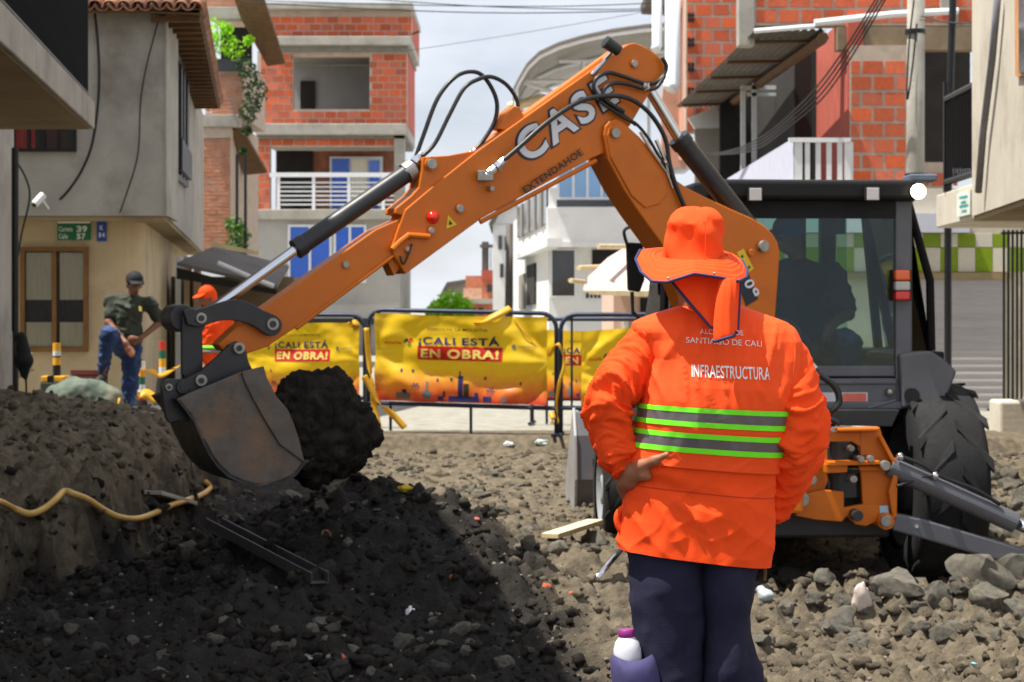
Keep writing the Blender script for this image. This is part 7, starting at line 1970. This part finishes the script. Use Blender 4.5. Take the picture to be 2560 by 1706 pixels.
# worker with the orange cap behind the bucket links
DO = 24.0
def On(x, y, dy=0.0): return P(x, y, DO + dy)
w2 = thing('person', 'person in orange cap and orange shirt standing behind the bucket links', 'person', Vector((On(530, 770).x, DO, 0)))
hc = On(518, 745); fw_d = Vector((-.75, -.62, -.2)).normalized(); sd = fw_d.cross(Vector((0, 0, 1))).normalized(); hp, hq = head_prims(hc, fw_d, sd)
sL, sR, ch, hi_ = On(492, 796), On(566, 796, .1), On(530, 812), On(530, 905)
skin_mesh('body', hp + [(tuple(sL), tuple(sR), .06, .06), (tuple(ch), tuple(hi_), .13, .12)] + seg((sL, .05), (On(482, 850), .042), (On(500, 895, -.1), .028)) + seg((sR, .05), (On(580, 855, .1), .042), (On(575, 900), .03)) + seg((On(515, 905), .09), (On(512, 975), .06), (On(512, 1040), .045)) + seg((On(548, 905), .09), (On(550, 975), .06), (On(552, 1040), .045))
          + fingers(On(500, 895, -.1), (.3, -.3, -.9), (.8, -.3, 0), (.2, -.5, -.2)) + fingers(On(575, 900), (-.1, -.2, -.95), (.2, -1, 0), (-.4, 0, 0)), .013, MT['skin_dark'], w2)
sh2 = skin_mesh('shirt', [(tuple(sL), tuple(sR), .085, .085), (tuple(ch), tuple(hi_), .155, .15)] + seg((sL, .075), (On(482, 850), .065), (On(494, 880, -.06), .05)) + seg((sR, .078), (On(580, 855, .1), .068), (On(576, 890, .03), .05)), .014, MT['hivis'], w2, .06, 2)
for (y, m_) in ((868, 'lime'), (878, 'tape_grey')):
    z = On(0, y).z; g = G(); g.tube([Vector((On(530,0).x + .205*math.cos(a), DO + .165*math.sin(a), z)) for a in np.linspace(0, 6.283, 25)], .022, 6, False); g.build('reflective_band', MT[m_], sh2)
skin_mesh('trousers', seg((On(515, 905), .115), (On(512, 975), .085), (On(512, 1040), .065)) + seg((On(548, 905), .115), (On(550, 975), .085), (On(552, 1040), .065)), .014, MT['navy_cloth'], w2, .05)
for x in (512, 552): skin_mesh('shoe', [(tuple(On(x, 1042)), tuple(On(x - 8, 1046, -.12)), .05, .042)], .014, MT['shoe'], w2)
cp = skin_mesh('cap', [(hq(-.012,0,.058), hq(.004,0,.055), .100, .097), (hq(-.06,0,.02), hq(-.07,0,-.06), .07, .06)], .012, MT['hivis'], w2)
g = G(); g.grid(lambda u, v: Vector(hq(.07 + .12*v*(1 - (2*u-1)**2*.4), (2*u-1)*(.09 - .012*v), .066 - .03*v)), 14, 8); g.build('peak', MT['hivis'], cp, True, solid=.006)
for e in (-1, 1): g = G(); g.ball(hq(.084, .032*e, .008), .009, 8, 6); g.build('eye', MT['eye'], w2, True)
# operator in the cab: seated, looking over at the bucket
def Vp(x, y, z): return VM @ Vector((x, y, z))
op = thing('person', 'person in blue cap and dark shirt seated at the controls inside the cab', 'person', Vp(-.12, .5, .93))
ph = VMi @ P(1972, 592, 13.45)
ox, oy = ph.x, ph.y
hc = Vp(ox, oy, ph.z); fw_d = Vector((-.82, -.5, -.25)).normalized(); sd = fw_d.cross(Vector((0, 0, 1))).normalized(); hp, hq = head_prims(hc, fw_d, sd)
def ol(x, y, z): return Vp(x, y, z)
zs_ = ph.z
sL, sR = ol(ox - .16, oy + .06, zs_ - .25), ol(ox + .30, oy + .02, zs_ - .28)
ch, hi_ = ol(ox + .08, oy + .05, zs_ - .33), ol(ox + .10, oy + .12, zs_ - .78)
eR, hR = ol(ox + .38, oy - .10, zs_ - .52), ol(ox + .24, oy - .30, zs_ - .58)
eL, hL = ol(ox - .22, oy - .10, zs_ - .52), ol(ox - .10, oy - .32, zs_ - .58)
kA, kB = ol(ox + .30, oy - .38, zs_ - .72), ol(ox - .06, oy - .38, zs_ - .72)
fA, fB = ol(ox + .32, oy - .40, zs_ - 1.10), ol(ox - .08, oy - .40, zs_ - 1.10)
skin_mesh('body', hp + [(tuple(sL), tuple(sR), .06, .06), (tuple(ch), tuple(hi_), .14, .14)] + seg((sL, .05), (eL, .042), (hL, .03)) + seg((sR, .05), (eR, .042), (hR, .03)) + seg((hi_, .1), (kA, .065), (fA, .045)) + seg((hi_, .1), (kB, .065), (fB, .045)) + fingers(hR, (-.4, -.8, -.3), (0, 0, 1), (-.3, 0, -.4)) + fingers(hL, (.4, -.8, -.3), (0, 0, 1), (.3, 0, -.4)), .013, MT['skin_dark'], op)
st_ = skin_mesh('shirt', [(tuple(sL), tuple(sR), .088, .09), (tuple(ch), tuple(hi_), .185, .19)] + seg((sL, .08), (sL.lerp(eL, .8), .072)) + seg((sR, .085), (sR.lerp(eR, .8), .075)), .014, MT['navy_shirt'], op, .07, 2)
skin_mesh('jeans', seg((hi_, .13), (kA, .092), (fA, .062)) + seg((hi_, .13), (kB, .092), (fB, .062)), .014, MT['jeans'], op, .05)
for f__ in (fA, fB): skin_mesh('shoe', [(tuple(f__), tuple(f__ + Vector((0, -.12, -.05))), .052, .042)], .014, MT['shoe'], op)
cp = skin_mesh('cap', [(hq(-.012,0,.058), hq(.004,0,.055), .100, .097)], .012, MT['blue_cap'], op)
g = G(); g.grid(lambda u, v: Vector(hq(.07 + .10*v*(1 - (2*u-1)**2*.4), (2*u-1)*(.09 - .012*v), .068 - .03*v)), 14, 8); g.build('peak', MT['blue_cap'], cp, True, solid=.006)
for e in (-1, 1): g = G(); g.ball(hq(.084, .032*e, .008), .009, 8, 6); g.build('eye', MT['eye'], op, True)
# ================================================================== loose things about the dig
# hose over the bank
def on_ground(x, y, lift=.02):
    p = GP(x, y); p.z = float(H(p.x, p.y, True)) + lift; return p
hp_ = [(-40,1252),(0,1255),(35,1272),(75,1285),(110,1272),(140,1248),(160,1229),(185,1236),(220,1250),(260,1276),(300,1294),(345,1297),(390,1282),(430,1263),(470,1250),(505,1237),(525,1220),(515,1205)]
g = G(); g.tube(smooth_path([P(x, y, min(GP(x, y).y, GP(x, y + 14).y, GP(x, y + 28).y) - .10) for x, y in hp_], 4), .022, 8); tag(g.build('water_hose', M('hose_yellow', S(206, 166, 88), .5, var=.2, scale=9), None, True), 'yellow water hose snaking over the dug bank below the sack', 'hose')
# steel channel half buried in the black earth
a, b = on_ground(535, 1385, .10), on_ground(800, 1492, .06)
ch_ = thing('steel_channel', 'dark steel channel lying half buried in the black earth', 'beam', (a + b)/2)
d = (b - a).normalized(); s_ = d.cross(Vector((0, 0, 1))).normalized(); u_ = s_.cross(d)
g = G()
for (x0, x1_, z0, z1) in ((-.05, .05, -.008, .0), (-.05, -.042, 0, .05), (.042, .05, 0, .05)):
    q = [a + s_*x0 + u_*z0, a + s_*x1_ + u_*z0, a + s_*x1_ + u_*z1, a + s_*x0 + u_*z1]; g.prism(q, b - a)
g.build('profile', M('channel_steel', S(72, 72, 74), .6, .4, var=.25), ch_)
a, b = on_ground(1493, 1466, .03), on_ground(1580, 1398, .12); g = G(); g.cyl(a, b, .017, n=14); tag(g.build('metal_pipe', MT['chrome'], None, True), 'short shiny metal pipe leaning on the rubble behind the worker\'s leg', 'pipe')
a, b = on_ground(1375, 1372, .05), on_ground(1485, 1340, .07); d = (b - a).normalized(); s_ = d.cross(Vector((0,0,1))).normalized()
g = G(); g.prism([a - s_*.06, a + s_*.06, b + s_*.07, b - s_*.05], (0, 0, .035)); tag(g.build('plank', MT['pale_wood'], None, bevel=.004), 'pale flat plank lying in the rubble beside the front wheel', 'plank')
for pts_, nm in (([(380,1305),(470,1290)], 'grey board lying at the foot of the dug bank'), ):
    a, b = on_ground(*pts_[0], .03), on_ground(*pts_[1], .04); s_ = (b-a).normalized().cross(Vector((0,0,1)))
    g = G(); g.prism([a - s_*.08, a + s_*.08, b + s_*.08, b - s_*.08], (0, 0, .03)); tag(g.build('board', MT['plaster'], None, bevel=.004), nm, 'board')
# litter
def crumple(name, x, y, size, mat, label, cat, seed, flat=.5):
    p = on_ground(x, y, size*.25); V, Fq = rock_mesh('c', None, 90 + seed, 3, 1.4, 4)
    V = V*np.array([size, size*.7, size*flat]) + np.array(p[:]); tag(link(name, np_mesh(name, V, Fq, mat)), label, cat)
crumple('rag', 1012, 1243, .045, M('rag_yellow', S(232, 196, 40), .6), 'crumpled yellow rag on the dark stones right of the bucket', 'rag', 1)
crumple('plastic_bag', 1272, 1118, .06, MT['white_paint'], 'crumpled white plastic bag on the dry earth below the central banner', 'litter', 2)
crumple('plastic_bag', 1355, 1117, .065, M('pale_plastic', S(200, 222, 214), .4), 'pale greenish plastic litter below the central banner\'s right post', 'litter', 3)
crumple('plastic_bag', 820, 1200, .10, M('ash_plastic', S(176, 172, 176), .7), 'grey crumpled plastic sheet on the black heap beside the bucket', 'litter', 4, .35)
crumple('plastic_bag', 780, 1660, .06, M('dusty_plastic', S(150, 148, 144), .8), 'dusty grey plastic scrap in the black earth of the foreground', 'litter', 5, .3)
crumple('litter_scrap', 2435, 1668, .015, M('cap_blue', S(120, 190, 210), .4), 'tiny light blue bottle cap in the muddy ground', 'litter', 6)
g = G(); g.tube([on_ground(815 + 12*math.cos(a), 1380 - 14*math.sin(a), .02 + .03*math.sin(a)) for a in np.linspace(.2, 2.6, 10)], .006, 6); tag(g.build('wire_loop', M('rust', S(120, 78, 48), .9)), 'small rusty wire loop sticking out of the black earth', 'wire')
crumple('white_scrap', 1025, 1550, .022, MT['white_paint'], 'thin white scrap standing in the dark foreground earth', 'litter', 7, 1.6)
# sack, box, posts by the man on the street
sk = thing('sack', 'bulky greenish sack lying under the man\'s raised foot', 'sack', P(210, 1010, 21.6))
ds = 21.7
V, Fq = sdf_mesh([(tuple(P(150,1000,ds)), tuple(P(275,1003,ds)), .17, .15), (tuple(P(185,990,ds)), tuple(P(240,990,ds)), .19, .17), (tuple(P(285,1010,ds)), tuple(P(312,1020,ds)), .09, .03)], .02, .08)
n_ = vnormals(V, Fq); V = V + n_*(.03*pnoise(V[:,0]*5, V[:,1]*5, V[:,2]*5) + .012*pnoise(V[:,0]*14, V[:,1]*14, V[:,2]*14))[:, None]
link('sack_body', np_mesh('sack_body', V, Fq, M('sack_green', S(96, 108, 96), .85, var=.3, scale=5, col2=S(140, 132, 112), c2pos=(.5, .7))), sk)
g = G(); p = P(300, 1016, ds - .05); g.tube([p + Vector((0, .09*math.cos(a), .09*math.sin(a))) for a in np.linspace(0, 6.3, 16)], .012, 6, False); g.build('tie', MT['tape'], sk)
cr_ = thing('crate', 'dark red wooden crate against the cream wall', 'crate', P(212, 965, 23.2))
W16 = Wp(23.2)
slab_px(W16, 178, 928, 248, 968, .06, .5, 'body', M('crate_red', S(84, 40, 34), .8, var=.25), cr_)
for y in (926, 941, 956): slab_px(W16, 175, y, 251, y + 11, .02, .05, 'slat', M('crate_slat', S(104, 52, 42), .8, var=.3), cr_)
ps = thing('warning_post', 'black and yellow striped post on a wide dark base beside the crate', 'post', P(140, 1030, 22.4))
W17 = Wp(22.4)
MT['stripe_yellow'] = M('stripe_yellow', S(232, 170, 34), .5, var=.1)
for (ya, yb, m_) in ((858, 878, 'stripe_yellow'), (878, 890, 'white_paint'), (890, 894, 'black_steel'), (894, 913, 'stripe_yellow'), (913, 940, 'black_steel')):
    g = G(); g.cyl(W17(142, yb), W17(142, ya), .045, n=14); g.build('stripe', MT[m_], ps)
slab_px(W17, 110, 940, 168, 954, -.15, .15, 'yellow_bar', MT['stripe_yellow'], ps, .01)
slab_px(W17, 126, 939, 142, 955, -.155, .155, 'black_bar', MT['black_steel'], ps)
slab_px(W17, 108, 954, 172, 1066, -.16, .16, 'base', M('base_dark', S(60, 62, 60), .9, var=.2), ps, .02)
def delineator(x, y0_, y1_, d, cols, label):
    t = thing('delineator_post', label, 'post', P(x, y1_, d)); n = len(cols); Wd = Wp(d)
    for i, m_ in enumerate(cols):
        ya, yb = y0_ + (y1_-y0_)*i/n, y0_ + (y1_-y0_)*(i+1)/n; g = G(); g.cyl(Wd(x, yb), Wd(x, ya), .042, n=12); g.build('stripe', m_, t)
    g = G(); zb = 0.0; c = Wd(x, y1_); g.cyl(Vector((c.x, c.y, zb)), Vector((c.x, c.y, max(.06, c.z))), .12, .06, 14); g.build('base', MT['rubber'], t)
mr, mg, mo, mw = M('stripe_red', S(206, 60, 36), .5), M('stripe_green', S(34, 110, 84), .5), MT['stripe_yellow'], MT['white_paint']
delineator(406, 854, 940, 23.6, [mr, mg, mo, mw], 'slim post striped red, green, orange and white before the doorway')
delineator(354, 904, 1000, 22.8, [mw, mo, mg, mw, mr], 'slim post striped white, orange, green and red beside the man\'s leg')
ribbon([(360,925,22.7),(385,930,23),(400,940,23.3),(430,925,23.6),(455,910,23.8)], .03, 'yellow tape strung between the two striped posts', None)
ribbon([(340,990,22.5),(365,985,22.5),(390,998,22.5),(410,990,22.5)], .06, 'heap of yellow tape on the street behind the man\'s leg', None)
pv = thing('plastic_bucket', 'pale greenish bucket beside the plastered building corner', 'bucket', P(50, 1030, 21.0))
lathe('pot', P(48, 945, 21.0), [(0, .09), (.02, .10), (.25, .13), (.26, .14)], M('pot_pale', S(206, 212, 160), .6, var=.1), pv)
g = G(); g.cyl(P(36,946,20.9), P(86,922,20.9), .015, n=8); g.build('handle', MT['pale_wood'], pv)
# broken pavement slab at the left edge of the dig
sl_ = thing('pavement_slab', 'broken grey pavement slab edge on top of the left bank', 'slab', P(300, 1060, 17.9))
x = P(196, 0, 17.9).x; k = 0
while x < P(425, 0, 17.9).x:
    L = rs.uniform(.25, .45); g = G(); a, b = P(0, 1062, 17.9).z, P(0, 1036, 17.9).z; j = rs.uniform(-.015, .015); g.box((x, 17.9 + j*2, a + j), (x + L - .01, 19.6, b + j)); g.build('slab_piece', MT['concrete'], sl_, bevel=.015); x += L
